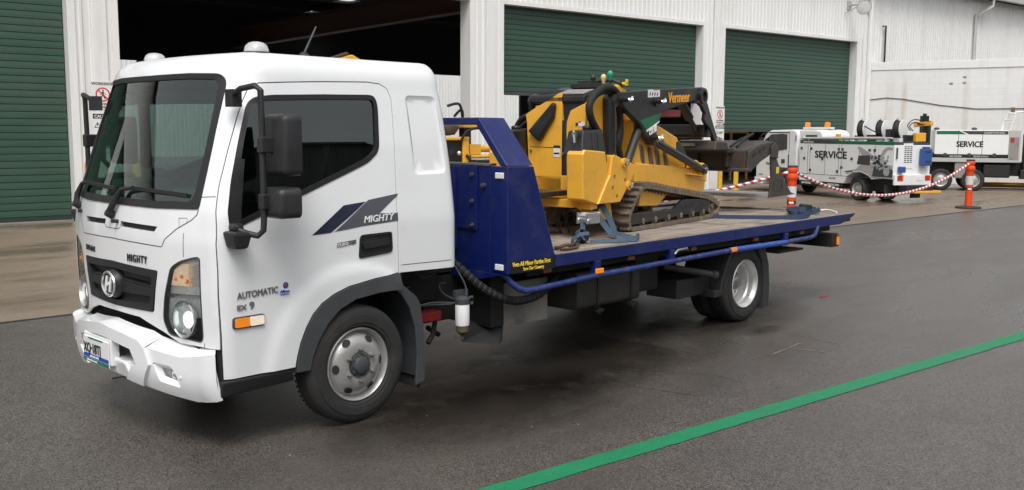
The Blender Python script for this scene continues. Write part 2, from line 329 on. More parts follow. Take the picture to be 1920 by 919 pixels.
    def build(s, name, m, parent=None, smooth=40, bevel=0., seg=2, loc=None, weld=0., recalc=True):
        me = bpy.data.meshes.new(name); lo = Vector(loc) if loc else Vector((0, 0, 0))
        me.from_pydata([Vector(p)-lo for p in s.v], [], s.f)
        if weld or recalc:
            bm = bmesh.new(); bm.from_mesh(me)
            if weld: bmesh.ops.remove_doubles(bm, verts=bm.verts, dist=weld)
            if recalc: bmesh.ops.recalc_face_normals(bm, faces=bm.faces)
            bm.to_mesh(me); bm.free()
        me.materials.append(M[m] if isinstance(m, str) else m)
        if smooth:
            me.polygons.foreach_set('use_smooth', [True]*len(me.polygons)); me.set_sharp_from_angle(angle=R(smooth))
        o = bpy.data.objects.new(name, me); COL.objects.link(o); o.location = lo
        if bevel:
            b = o.modifiers.new('bevel', 'BEVEL'); b.width = bevel; b.segments = seg; b.limit_method = 'ANGLE'; b.angle_limit = R(40); b.harden_normals = bool(smooth)
        if parent: hang(o, parent)
        return o
def world_loc(p):
    l = Vector(p.get('_w', (0, 0, 0))); return l
def hang(o, p):
    o.parent = p; o.matrix_parent_inverse = Matrix.Translation(world_loc(p)).inverted()
def tag(o, label=None, cat=None, group=None, kind=None):
    if label: o['label'] = label
    if cat: o['category'] = cat
    if group: o['group'] = group
    if kind: o['kind'] = kind
    return o
def thing(name, label, cat, loc, group=None):
    o = bpy.data.objects.new(name, None); COL.objects.link(o); o.location = loc; o.empty_display_size = .2; o['_w'] = tuple(loc)
    return tag(o, label, cat, group)
def copy_thing(root, delta, label, group=None):
    """a copy of a thing with copies of its parts and sub-parts, moved by delta"""
    r = root.copy(); COL.objects.link(r); r.location = Vector(root.location)+Vector(delta); r['label'] = label
    def rec(src, dst):
        for ch in list(src.children):
            c = ch.copy(); COL.objects.link(c); c.parent = dst; c.matrix_parent_inverse = ch.matrix_parent_inverse.copy(); rec(ch, c)
    rec(root, r); return r
def copy_part(o, parent, T):
    """copy of a part (and its sub-parts) moved by the world matrix T"""
    c = o.copy(); COL.objects.link(c); c.parent = parent
    c.matrix_parent_inverse = Matrix.Translation(world_loc(parent)).inverted() @ T
    for ch in list(o.children): d = ch.copy(); COL.objects.link(d); d.parent = c
    return c
def text_mb(t, size, o, X, Y, ext=.0015, sx=1., bold=0., align='LEFT', shear=0., spacing=1.):
    cu = bpy.data.curves.new('t', 'FONT'); cu.body = t; cu.size = size; cu.extrude = ext; cu.align_x = align; cu.shear = shear; cu.space_character = spacing; cu.resolution_u = 3
    ob = bpy.data.objects.new('t', cu); COL.objects.link(ob); dg = bpy.context.evaluated_depsgraph_get(); dg.update()
    me = bpy.data.meshes.new_from_object(ob.evaluated_get(dg)); X = Vector(X).normalized(); Y = Vector(Y).normalized(); Z = X.cross(Y); o = Vector(o)
    mb = MB()
    for i, (dx, dy) in enumerate(((0, 0),) if not bold else ((-bold, 0), (bold, 0), (0, bold*.7), (0, -bold*.7))):     # heavier strokes: the outline laid a few times, each a hair apart
        mb.add([o+X*(v.co.x*sx+dx)+Y*(v.co.y+dy)+Z*(v.co.z+ext+i*.00015) for v in me.vertices], [tuple(p.vertices) for p in me.polygons])
    bpy.data.objects.remove(ob); bpy.data.curves.remove(cu); bpy.data.meshes.remove(me); return mb
def lettering(name, t, size, o, X, Y, m, parent, **k):
    return text_mb(t, size, o, X, Y, **k).build(name, m, parent, smooth=0, recalc=False)
def inset(poly, d):
    """shrink a polygon (simple, any winding) by d"""
    n = len(poly); P = [Vector(p) for p in poly]; A = sum(P[i].x*P[(i+1)%n].y-P[(i+1)%n].x*P[i].y for i in range(n)); sg = 1 if A > 0 else -1; o = []
    for i in range(n):
        a, b, c = P[i-1], P[i], P[(i+1)%n]; e = (b-a).normalized(); f = (c-b).normalized()
        n1 = Vector((-e.y, e.x))*sg; n2 = Vector((-f.y, f.x))*sg; q = n1+n2
        o.append(tuple(b+q*(d/max(.3, 1+n1.dot(n2)))))
    return o
def rounded(poly, r, k=4):
    """round every corner of a polygon"""
    n = len(poly); P = [Vector(p) for p in poly]; o = []
    for i in range(n):
        a, b, c = P[i-1], P[i], P[(i+1)%n]; u = a-b; w = c-b; rr = (r[i] if isinstance(r, (list, tuple)) else r); q = min(rr, u.length*.48, w.length*.48)
        if q < 1e-5: o.append(tuple(b)); continue
        s, e = b+u.normalized()*q, b+w.normalized()*q
        for j in range(k+1): t = j/k; o.append(tuple(s*(1-t)**2+b*2*t*(1-t)+e*t*t))
    return o
# ------------------------------------------------------------------ ground
def structure(o): return tag(o, kind='structure')
structure(MB().box(-260, 320, -260, 320, -.3, 0).build('road', 'asphalt', smooth=0))
TB = Matrix.Rotation(R(-7.591), 4, 'Z')            # the shed's own axes: X along its front, Y into it
TK = Matrix.Rotation(R(-4.786), 4, 'Z')
YW = 15.77
# concrete apron with a ragged sawn edge towards the asphalt
edge = []; x = -60.
while x < 60: edge.append((x, 5.10+random.uniform(-.012, .012)+.02*math.sin(x*1.7), .004)); x += .35
ap = MB(TK); ap.add(edge+[(x_, 32, .004) for x_, _, _ in edge], [(i, i+1, len(edge)+i+1, len(edge)+i) for i in range(len(edge)-1)])
structure(ap.build('concrete_pavement', 'apron', smooth=0, recalc=False))
# dark tar joint along the edge
tj = MB(TK); tj.add([(a, b-.03-random.uniform(0, .02), .0065) for a, b, _ in edge]+[(a, b+.012+random.uniform(0, .02), .0065) for a, b, _ in edge], [(i, i+1, len(edge)+i+1, len(edge)+i) for i in range(len(edge)-1)])
structure(tj.build('pavement_strip', mat('tar_joint', (.05, .042, .036), .7, var=.4, scale=9), smooth=0, recalc=False))
# painted green line: broken-edged, worn so the asphalt shows through
def paint_mat(name, col, worn, rough=.5, lo=.52, hi=.6):
    m = mat(name, col, rough, var=.12, scale=3, bump=.25, bscale=120); N, L = nodes(m); b = N['Principled BSDF']
    tc = N.new('ShaderNodeTexCoord'); n = N.new('ShaderNodeTexNoise'); n.inputs['Scale'].default_value = 65; n.inputs['Detail'].default_value = 6; n.inputs['Roughness'].default_value = .7; L.new(tc.outputs['Object'], n.inputs['Vector'])
    r = N.new('ShaderNodeMapRange'); r.inputs['From Min'].default_value = lo; r.inputs['From Max'].default_value = hi; L.new(n.outputs['Fac'], r.inputs['Value'])
    x = N.new('ShaderNodeMix'); x.data_type = 'RGBA'; old = b.inputs['Base Color'].links[0].from_socket; x.inputs['B'].default_value = tuple(worn)+(1,); L.new(old, x.inputs['A']); L.new(r.outputs[0], x.inputs['Factor']); L.new(x.outputs['Result'], b.inputs['Base Color']); return m
gl = MB(); A0, B0, A1, B1 = Vector((-.271, -1.387)), Vector((-.087, -1.572)), Vector((6.437, -2.122)), Vector((5.856, -2.292))
du, dl = (A1-A0).normalized(), (B1-B0).normalized(); dm = ((du+dl)/2).normalized(); nm = Vector((-dm.y, dm.x)); mid = (A0+B0)/2; hw = .077
def strip_sheet(mb, p, d, n, l0, l1, hw, z, jit, step=.08):
    vs = []; fs = []; k = int((l1-l0)/step)
    for i in range(k+1):
        c = p+d*(l0+i*step); vs += [(*(c-n*(hw+random.uniform(-jit, jit))), z), (*(c+n*(hw+random.uniform(-jit, jit))), z)]
        if i: fs.append((2*i-2, 2*i, 2*i+1, 2*i-1))
    mb.add(vs, fs)
strip_sheet(gl, mid, dm, nm, -9, 26, hw, .004, .006)
structure(gl.build('road_marking', paint_mat('worn_green_road_paint', (.005, .20, .082), (.05, .085, .058), .55, .54, .70), smooth=0, recalc=False))
# a faint chalk cross and a faint pale line on the asphalt, oil spots
ck = MB()
for a, b in (((4.02, -.80), (4.10, -1.22)), ((3.68, -.93), (4.28, -.88))):
    a, b = Vector(a), Vector(b); d = (b-a).normalized(); strip_sheet(ck, a, d, Vector((-d.y, d.x)), 0, (b-a).length, .012, .0042, .006, .03)
structure(ck.build('road_marking', paint_mat('pale_pink_chalk', (.22, .165, .155), (.085, .078, .074), .8, .42, .6), smooth=0, recalc=False))
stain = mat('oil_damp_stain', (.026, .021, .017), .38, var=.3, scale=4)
def blot(cx, cy, rx, ry, rot, seed):
    rnd = random.Random(seed); mb = MB(); n = 64; ph = [rnd.uniform(0, 6.28) for _ in range(9)]; vs = [(cx, cy, .0036)]
    for i in range(n):
        a = 2*math.pi*i/n; r = 1+sum(math.sin(a*(k+2)+ph[k])*.26/(k+1) for k in range(9)); x = rx*r*math.cos(a); y = ry*r*math.sin(a)
        vs.append((cx+x*math.cos(rot)-y*math.sin(rot), cy+x*math.sin(rot)+y*math.cos(rot), .0036))
    mb.add([(cx-rx*1.25, cy-ry*1.25, .0036), (cx+rx*1.25, cy-ry*1.25, .0036), (cx+rx*1.25, cy+ry*1.25, .0036), (cx-rx*1.25, cy+ry*1.25, .0036)], [(0, 1, 2, 3)]); return mb
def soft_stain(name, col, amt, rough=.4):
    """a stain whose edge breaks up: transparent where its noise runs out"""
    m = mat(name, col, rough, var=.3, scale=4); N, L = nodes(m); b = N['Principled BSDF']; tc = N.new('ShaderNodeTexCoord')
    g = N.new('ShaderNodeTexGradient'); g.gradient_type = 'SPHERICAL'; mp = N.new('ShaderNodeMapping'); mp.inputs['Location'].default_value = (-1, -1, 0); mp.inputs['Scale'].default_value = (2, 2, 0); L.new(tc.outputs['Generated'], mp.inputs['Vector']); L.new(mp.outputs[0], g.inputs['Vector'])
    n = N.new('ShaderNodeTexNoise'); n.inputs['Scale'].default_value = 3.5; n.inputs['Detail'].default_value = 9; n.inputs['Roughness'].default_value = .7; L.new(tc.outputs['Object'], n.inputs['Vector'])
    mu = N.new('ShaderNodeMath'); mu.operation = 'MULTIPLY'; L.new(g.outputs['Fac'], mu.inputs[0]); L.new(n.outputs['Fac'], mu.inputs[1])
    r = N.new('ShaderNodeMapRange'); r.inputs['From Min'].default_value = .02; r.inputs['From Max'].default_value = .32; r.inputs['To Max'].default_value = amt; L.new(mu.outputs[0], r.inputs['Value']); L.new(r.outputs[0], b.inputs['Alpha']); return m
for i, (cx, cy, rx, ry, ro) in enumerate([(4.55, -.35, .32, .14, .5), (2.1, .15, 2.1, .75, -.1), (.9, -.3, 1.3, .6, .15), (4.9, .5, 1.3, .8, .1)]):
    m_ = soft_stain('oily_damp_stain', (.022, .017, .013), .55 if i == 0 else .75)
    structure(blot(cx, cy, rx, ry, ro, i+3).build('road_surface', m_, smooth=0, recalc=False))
cr = MB()
for l in (((2.4, -.35), (2.75, -.98), (2.68, -1.3)), ((1.95, -.5), (2.15, -1.25)), ((4.62, -.4), (4.5, -1.15))):
    for a, b in zip(l, l[1:]):
        a, b = Vector(a), Vector(b); d = (b-a).normalized(); strip_sheet(cr, a, d, Vector((-d.y, d.x)), 0, (b-a).length, .0035, .0041, .003, .03)
structure(cr.build('road_strip', mat('crack_dark', (.055, .05, .046), .8), smooth=0, recalc=False))
# grit lying on the asphalt
gr = MB()
for i in range(420):
    x_, y_ = random.uniform(-3.2, 8), random.uniform(-4.2, 4.5); s = random.choice((.003, .003, .004, .005, .008))
    gr.add([(x_-s, y_-s, 0), (x_+s*1.2, y_-s*.7, 0), (x_+s, y_+s, 0), (x_-s*.6, y_+s*.8, 0), (x_, y_, s*1.1)], [(0, 1, 4), (1, 2, 4), (2, 3, 4), (3, 0, 4)])
tag(gr.build('gravel', mat('pale_grit', (.15, .14, .13), .8, var=.6, scale=20), smooth=0), 'loose grit scattered over the damp asphalt', 'grit', kind='stuff')
ex = structure(MB(TK).add([(21.5, 6.1, .0075), (30.2, 7.5, .0075), (30.2, 7.58, .0075), (21.5, 6.18, .0075)], [(0, 1, 2, 3)]).build('road_marking', paint_mat('faded_yellow_paint', (.35, .22, .06), (.2, .15, .1)), smooth=0, recalc=False))

# ------------------------------------------------------------------ the shed
def bw(x, y, z): return TB @ Vector((x, y, z))
shed = thing('workshop_shed', 'long white corrugated workshop shed with green roller doors along its front', 'shed', bw(12, YW, 0))
def corr(mb, x0, x1, z0, z1, y, pitch=.19, dep=.028):
    """vertical ribbed sheet"""
    prof = []; x = x0
    while x < x1-1e-6:
        for fx, fy in ((0, 0), (.28, 0), (.40, -1), (.62, -1), (.74, 0)):
            if x+fx*pitch < x1: prof.append((x+fx*pitch, y+fy*dep))
        x += pitch
    prof.append((x1, y)); n = len(prof)
    mb.add([(a, b, z0) for a, b in prof]+[(a, b, z1) for a, b in prof], [(i, i+1, n+i+1, n+i) for i in range(n-1)])
HEAD, EAVE = 5.43, 7.72
PIL = [(-26.4, -25.3), (-16.9, -15.8), (-7.3, -6.2), (2.27, 3.27), (12.29, 13.42), (21.6, 22.7), (30.42, 31.25)]
fc = MB(TB); corr(fc, -36, 48, HEAD, EAVE, YW); fc.build('front_cladding', 'cladding', shed, smooth=0, recalc=False)
fc = MB(TB); corr(fc, 31.25, 48, 0, HEAD-.002, YW); fc.build('front_cladding', 'cladding', shed, smooth=0, recalc=False)
fc = MB(TB); corr(fc, -36, -26.4, 0, HEAD-.002, YW); fc.build('front_cladding', 'cladding', shed, smooth=0, recalc=False)
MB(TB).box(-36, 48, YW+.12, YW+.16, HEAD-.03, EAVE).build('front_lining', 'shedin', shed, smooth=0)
for a, b in PIL:
    p = MB(TB); corr(p, a+.16, b-.16, 0, HEAD+.02, YW-.012, .2, .03); pc = p.build('pillar_cladding', 'cladding', shed, smooth=0, recalc=False)
    t = MB(TB)
    for s0, s1 in ((a, a+.16), (b-.16, b)):
        t.box(s0, s1, YW-.045, YW+.42, 0, HEAD+.05)
    t.box((a+b)/2-.03, (a+b)/2+.26, YW-.056, YW-.02, 0, HEAD+.9)
    t.build('door_jamb', 'trimwhite', pc, smooth=0, bevel=.008)
def roller(x0, x1, zb):
    mb = MB(TB); prof = []; z = zb; P = .142; y = YW+.26
    while z < HEAD+.05:
        prof += [(y+.013, z), (y+.013, z+.011), (y-.001, z+.018), (y-.003, z+P*.5), (y-.001, z+P-.004)]; z += P
    n = len(prof); mb.add([(x0, a, b) for a, b in prof]+[(x1, a, b) for a, b in prof], [(i, i+1, n+i+1, n+i) for i in range(n-1)])
    o = mb.build('roller_door', 'rollergreen', shed, smooth=0, recalc=False)
    gv = MB(TB)
    for i in range(1, int((HEAD+.05-zb)/P)+1): gv.box(x0, x1, y+.006, y+.012, zb+i*P-.003, zb+i*P+.012)
    gv.build('slat_joints', 'groove', o, smooth=0)
    MB(TB).box(x0, x1, y-.03, y+.03, zb-.09, zb-.002).build('bottom_bar', M['greyplastic'] if zb > .5 else M['groove'], o, smooth=0)
    return o
for (a, b), zb in (((-25.3, -16.9), .1), ((-15.8, -7.3), .1), ((-6.2, 2.27), .1), ((13.42, 21.6), 2.98), ((22.7, 30.42), 2.0)): roller(a+.02, b-.02, zb)
hd = MB(TB)
for (a, b) in ((-25.3, -16.9), (-15.8, -7.3), (-6.2, 2.27), (3.27, 12.29), (13.42, 21.6), (22.7, 30.42)): hd.box(a, b, YW-.04, YW+.2, HEAD-.11, HEAD+.004)
hd.build('door_head_flashing', 'trimwhite', shed, smooth=0)
# interior: floor, lining coloured dark for the gloom, back wall with tall openings, roof with skylights, crane beam
MB(TB).box(-36, 31.2, YW+.05, 43, .006, .02).build('shed_floor', 'shedfloor', shed, smooth=0)
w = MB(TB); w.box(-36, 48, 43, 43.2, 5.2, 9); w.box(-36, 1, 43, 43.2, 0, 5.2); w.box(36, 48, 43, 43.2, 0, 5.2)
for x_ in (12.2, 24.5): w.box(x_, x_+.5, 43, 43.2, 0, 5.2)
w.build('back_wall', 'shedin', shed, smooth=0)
MB(TB).box(31.3, 31.45, YW+.2, 30, 0, 8.4).build('end_wall', 'shedin', shed, smooth=0); MB(TB).box(-36.2, -36, YW, 43, 0, 8.4).build('end_wall', 'shedin', shed, smooth=0)
rf = MB(TB); RZ = lambda y: EAVE+.02+(y-YW)*.010
holes = [(19.35, 20.3, 35.5, 36.7), (20.0, 20.9, 38.1, 39.5), (20.45, 20.95, 40.9, 41.9), (21.2, 21.5, 40.9, 41.9)]
ys = sorted({YW-.5, 43.3, *[h[2] for h in holes], *[h[3] for h in holes]}); xs = sorted({-36.4, 48.4, *[h[0] for h in holes], *[h[1] for h in holes]})
for x0, x1 in zip(xs, xs[1:]):
    for y0, y1 in zip(ys, ys[1:]):
        if any(h[0] <= x0 and x1 <= h[1] and h[2] <= y0 and y1 <= h[3] for h in holes): continue
        rf.hexa([(x0, y0, RZ(y0)), (x1, y0, RZ(y0)), (x1, y1, RZ(y1)), (x0, y1, RZ(y1)), (x0, y0, RZ(y0)+.08), (x1, y0, RZ(y0)+.08), (x1, y1, RZ(y1)+.08), (x0, y1, RZ(y1)+.08)])
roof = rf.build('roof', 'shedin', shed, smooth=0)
m = bpy.data.materials.new('translucent_sheet'); m.use_nodes = True; N, L = nodes(m); N.remove(N['Principled BSDF']); tr = N.new('ShaderNodeBsdfTranslucent'); tr.inputs['Color'].default_value = (.9, .9, .86, 1); tp = N.new('ShaderNodeBsdfTransparent'); ms_ = N.new('ShaderNodeMixShader'); ms_.inputs[0].default_value = .6; L.new(tr.outputs[0], ms_.inputs[1]); L.new(tp.outputs[0], ms_.inputs[2]); L.new(ms_.outputs[0], N['Material Output'].inputs['Surface'])
for h in holes: MB(TB).add([(h[0], h[2], RZ(h[2])+.09), (h[1], h[2], RZ(h[2])+.09), (h[1], h[3], RZ(h[3])+.09), (h[0], h[3], RZ(h[3])+.09)], [(0, 1, 2, 3)]).build('skylight', m, roof, smooth=0, recalc=False)
cb = MB(TB)
for z0, z1, hw_ in ((6.0, 6.08, .22), (6.08, 6.85, .06), (6.85, 6.93, .22)): cb.box(17-hw_, 17+hw_, 16.6, 42.6, z0, z1)
cb.build('crane_beam', 'beam', shed, smooth=0)
rfr = MB(TB)
for y_ in (22, 28, 34): rfr.box(-36, 31, y_, y_+.2, 7.1, 7.5)
rfr.build('steel_frame', 'shedin', shed, smooth=0)
g = MB(TB); g.box(30, 48, YW-.62, YW-.46, EAVE-.06, EAVE+.16); gu = g.build('gutter', 'gutter', shed, smooth=0, bevel=.02)
MB(TB).tube([(39.9, YW-.54, EAVE-.05), (39.9, YW-.52, 7.35), (39.32, YW-.1, 6.95), (39.32, YW-.1, 4.2)], .075, 12).build('downpipe', 'gutter', gu)
MB(TB).tube([(31.12, YW-.13, .05), (31.12, YW-.13, 6.9)], .095, 14).build('downpipe', 'trimwhite', shed)
MB(TB).tube([(32.0, YW-.12, 6.0), (32.2, YW-.12, 6.04), (32.22, YW-.12, 4.2)], .035, 8).build('vent_pipe', 'plastic', shed)
# bright yard and white building behind the shed
bk = MB(TB); corr(bk, -20, 75, 0, 7.5, 62, .3, .03); bk.box(-20, 75, 62.05, 75, 0, 7.5)
tag(bk.build('storage_building', 'cladding', smooth=0, loc=bw(25, 62, 0)), 'plain white building seen through the shed\'s open back', 'building')

# floodlight on the shed's corner
fl = thing('floodlight', 'round floodlight on a bracket at the top corner of the white shed', 'floodlight', bw(29.75, YW-.2, 6.5))
ax = (TB.to_3x3() @ Vector((-.60, -.68, -.42))).normalized(); c = bw(29.62, YW-.75, 6.47)
MB().lathe([(.10, -.34), (.13, -.33), (.16, -.2), (.25, -.03), (.27, 0), (.27, .02), (.255, .02)], c, ax, 28).build('lamp_housing', 'gutter', fl)
MB().lathe([(.0, .03), (.2, .025), (.256, .012)], c, ax, 28).build('lamp_glass', 'reflector', fl)
b_ = MB(TB); b_.tube([(29.75, YW-.02, 6.62), (29.75, YW-.3, 6.62), (29.7, YW-.5, 6.6)], .035); b_.box(29.62, 29.9, YW-.06, YW-.02, 6.46, 6.78); b_.tube([(29.5, YW-.04, 6.32), (29.62, YW-.25, 6.42), (29.66, YW-.45, 6.55)], .02)
b_.build('bracket', 'gutter', fl)

# ------------------------------------------------------------------ warning signs
def disc_pts(c, r, n=28): return [(c[0]+r*math.cos(2*math.pi*i/n), c[1]+r*math.sin(2*math.pi*i/n)) for i in range(n)]
def workshop_sign(x0, z0, yy, label, grp):
    """board 0.46 x 0.58 with a no-pedestrians roundel"""
    t = thing('warning_sign', label, 'sign', bw(x0+.23, yy, z0), grp); X = TB.to_3x3() @ Vector((1, 0, 0)); Y = Vector((0, 0, 1)); T3 = lambda a, d, b: (x0+a, yy-d, z0+b)
    MB(TB).box(x0, x0+.46, yy-.006, yy, z0, z0+.58).build('sign_board', 'signwhite', t, smooth=0, bevel=.002)
    rg = MB(TB); o = disc_pts((.23, .305), .145); i_ = disc_pts((.23, .305), .118); n = len(o)
    rg.add([T3(a, .0085, b) for a, b in o]+[T3(a, .0085, b) for a, b in i_], [(k, (k+1)%n, n+(k+1)%n, n+k) for k in range(n)])
    c, s = math.cos(R(-45)), math.sin(R(-45)); rg.add([T3(.23+u*c-v*s, .0095, .305+u*s+v*c) for u, v in ((-.12, -.012), (.12, -.012), (.12, .012), (-.12, .012))], [(0, 1, 2, 3)])
    rg.build('prohibition_ring', 'signred', t, smooth=0, recalc=False)
    pd = MB(TB)
    pd.add([T3(a, .0078, b) for a, b in disc_pts((.235, .385), .018, 12)], [tuple(range(12))])
    for q in (((.21, .36), (.25, .365), (.25, .29), (.21, .285)), ((.21, .29), (.235, .29), (.19, .215), (.17, .22)), ((.225, .29), (.25, .29), (.285, .22), (.262, .215)), ((.25, .355), (.256, .335), (.295, .30), (.29, .29)), ((.21, .355), (.205, .335), (.17, .305), (.175, .295))): pd.add([T3(a, .0078, b) for a, b in q], [(0, 1, 2, 3)])
    pd.build('walking_figure', 'signblack', t, smooth=0)
    lb = lambda s, sz, a, b, nm: lettering(nm, s, sz, bw(*T3(a, .0068, b)), X, Y, 'signblack', t, align='CENTER', bold=.002)
    lb('WORKSHOP', .078, .23, .50, 'lettering'); lb('AUTHORISED', .058, .23, .09, 'lettering'); lb('PERSONNEL ONLY', .044, .23, .03, 'lettering')
    return t
def caution_sign(x0, z0, yy, label, grp):
    t = thing('warning_sign', label, 'sign', bw(x0+.23, yy, z0), grp); X = TB.to_3x3() @ Vector((1, 0, 0)); Y = Vector((0, 0, 1)); T3 = lambda a, d, b: (x0+a, yy-d, z0+b)
    MB(TB).box(x0, x0+.46, yy-.006, yy, z0, z0+.80).build('sign_board', 'signwhite', t, smooth=0, bevel=.002)
    MB(TB).box(x0+.012, x0+.448, yy-.009, yy-.0062, z0+.69, z0+.79).build('header_band', 'signblack', t, smooth=0)
    lettering('lettering', 'CAUTION', .085, bw(*T3(.23, .0102, .708)), X, Y, 'letterwhite', t, align='CENTER', bold=.002)
    tg = MB(TB)
    for k in (0, 1, 2):
        zb = .50-.22*k; o = [(.03, zb), (.17, zb), (.10, zb+.125)]; i_ = inset(o, .013)
        tg.add([T3(a, .0075, b) for a, b in o]+[T3(a, .0075, b) for a, b in i_], [(j, (j+1)%3, 3+(j+1)%3, 3+j) for j in range(3)])
        tg.add([T3(a, .0075, b) for a, b in ((.094, zb+.03), (.106, zb+.03), (.108, zb+.085), (.092, zb+.085))], [(0, 1, 2, 3)])
        tg.add([T3(a, .0075, b) for a, b in ((.19, zb+.06), (.42, zb+.06), (.42, zb+.085), (.19, zb+.085))], [(0, 1, 2, 3)])
        tg.add([T3(a, .0075, b) for a, b in ((.19, zb+.02), (.36, zb+.02), (.36, zb+.043), (.19, zb+.043))], [(0, 1, 2, 3)])
    tg.build('warning_triangles', 'signblack', t, smooth=0, recalc=False); return t
Y_S = YW-.06
G1, G2 = 'workshop entry signs on the pillars', 'caution signs on the pillars'
workshop_sign(2.66, 2.30, Y_S, 'white WORKSHOP no-pedestrians sign on the white pillar behind the truck windscreen', G1)
caution_sign(2.66, 1.42, Y_S, 'black and white CAUTION sign on the pillar behind the truck windscreen', G2)
s2 = [workshop_sign(22.28, 2.17, Y_S, 'white no-pedestrians sign on the pillar between the two part-open green doors', G1),
      caution_sign(22.28, 1.32, Y_S, 'black and white CAUTION sign on the pillar between the part-open green doors', G2)]

# ------------------------------------------------------------------ block wall with cable
TW = Matrix.Translation((33.11, 11.5, 0)) @ Matrix.Rotation(math.atan2(-.970, .242), 4, 'Z')   # x runs along the wall towards the camera side
bwl = thing('block_wall', 'long white painted block wall with brown stains behind the service trucks', 'wall', (33.11, 11.5, 0))
w = MB(); w.box(0, 22, 0, .2, 0, 4.28)
ow = w.build('wall', 'block', bwl, smooth=0); ow.matrix_parent_inverse = Matrix.Translation((33.11, 11.5, 0)).inverted() @ TW
cp = MB(TW); cp.box(-.02, 22, -.03, .23, 4.282, 4.58); cp.build('coping', 'trimwhite', bwl, smooth=0, bevel=.01)
pts = []
for (l0, z0), (l1, z1) in zip([(.03, 3.15), (.7, 3.23), (1.3, 3.18), (2.6, 2.94), (3.86, 2.79), (5.4, 2.79)], [(.7, 3.23), (1.3, 3.18), (2.6, 2.94), (3.86, 2.79), (5.4, 2.79), (14, 2.95)]): pts.append((l0, -.02, z0))
pts.append((14, -.02, 2.95))
MB(TW).tube(pts, .014, 6).build('cable', 'rubber', bwl)
h = MB(TW)
for l, z_ in ((2.97, 3.72), (3.42, 3.74), (3.42, 3.95)): h.box(l-.06, l+.06, -.004, .03, z_-.04, z_+.04)
h.build('wall_patches', 'dustgrey', bwl, smooth=0)

# ------------------------------------------------------------------ bollards
def bollard(p, label):
    t = thing('bollard', label, 'bollard', p, 'yellow steel bollards by the shed doors'); c = Vector(p)
    MB().lathe([(.0, 1.0), (.05, .995), (.075, .97), (.08, .93), (.08, 0)], c, (0, 0, 1), 20).build('post', 'yellowsteel', t)
    MB().lathe([(.15, 0), (.15, .012), (.081, .014)], c, (0, 0, 1), 20).build('base_plate', 'yellowsteel', t); return t
b0 = bollard((23.743, 12.127, 0), 'yellow bollard touching the white pillar under the raised bucket')
copy_thing(b0, Vector((24.403, 11.93, 0))-Vector((23.743, 12.127, 0)), 'yellow bollard standing in the dark doorway under the raised bucket')
q = bw(2.4, 15.1, .0); b1 = copy_thing(b0, q-Vector((23.743, 12.127, 0)), 'yellow bollard at the foot of the pillar with the CAUTION sign')
for ob in [b1]: ob.scale = (1.15, 1.15, 1.27)
b2 = copy_thing(b0, bw(3.35, 15.2, 0)-Vector((23.743, 12.127, 0)), 'yellow bollard seen through the truck windscreen'); b2.scale = (1.15, 1.15, 1.22)
def lerp(a,b,t): return a+(b-a)*t
def interp(x,pts):
    if x<=pts[0][0]: return pts[0][1]
    for (a,b),(c,d) in zip(pts,pts[1:]):
        if x<=c: return b+(d-b)*(x-a)/(c-a)
    return pts[-1][1]
YC=1.032; RC=.10; RR=.07; S0,S1,S2,S3,S4,S5=-1.89,-.99,-.86,.80,.91,1.86
XC=[(.4,-1.085),(.62,-1.10),(.95,-1.115),(1.25,-1.115),(1.43,-1.09),(2.2,-.835)]
YS=[(.45,.035),(.7,.022),(1.0,.02),(1.30,.02),(1.40,.03),(1.8,.075),(2.2,.135)]
XR=[(.9,.915),(1.3,.915),(2.0,.90),(2.2,.885)]
V0=2.2; RV=.165
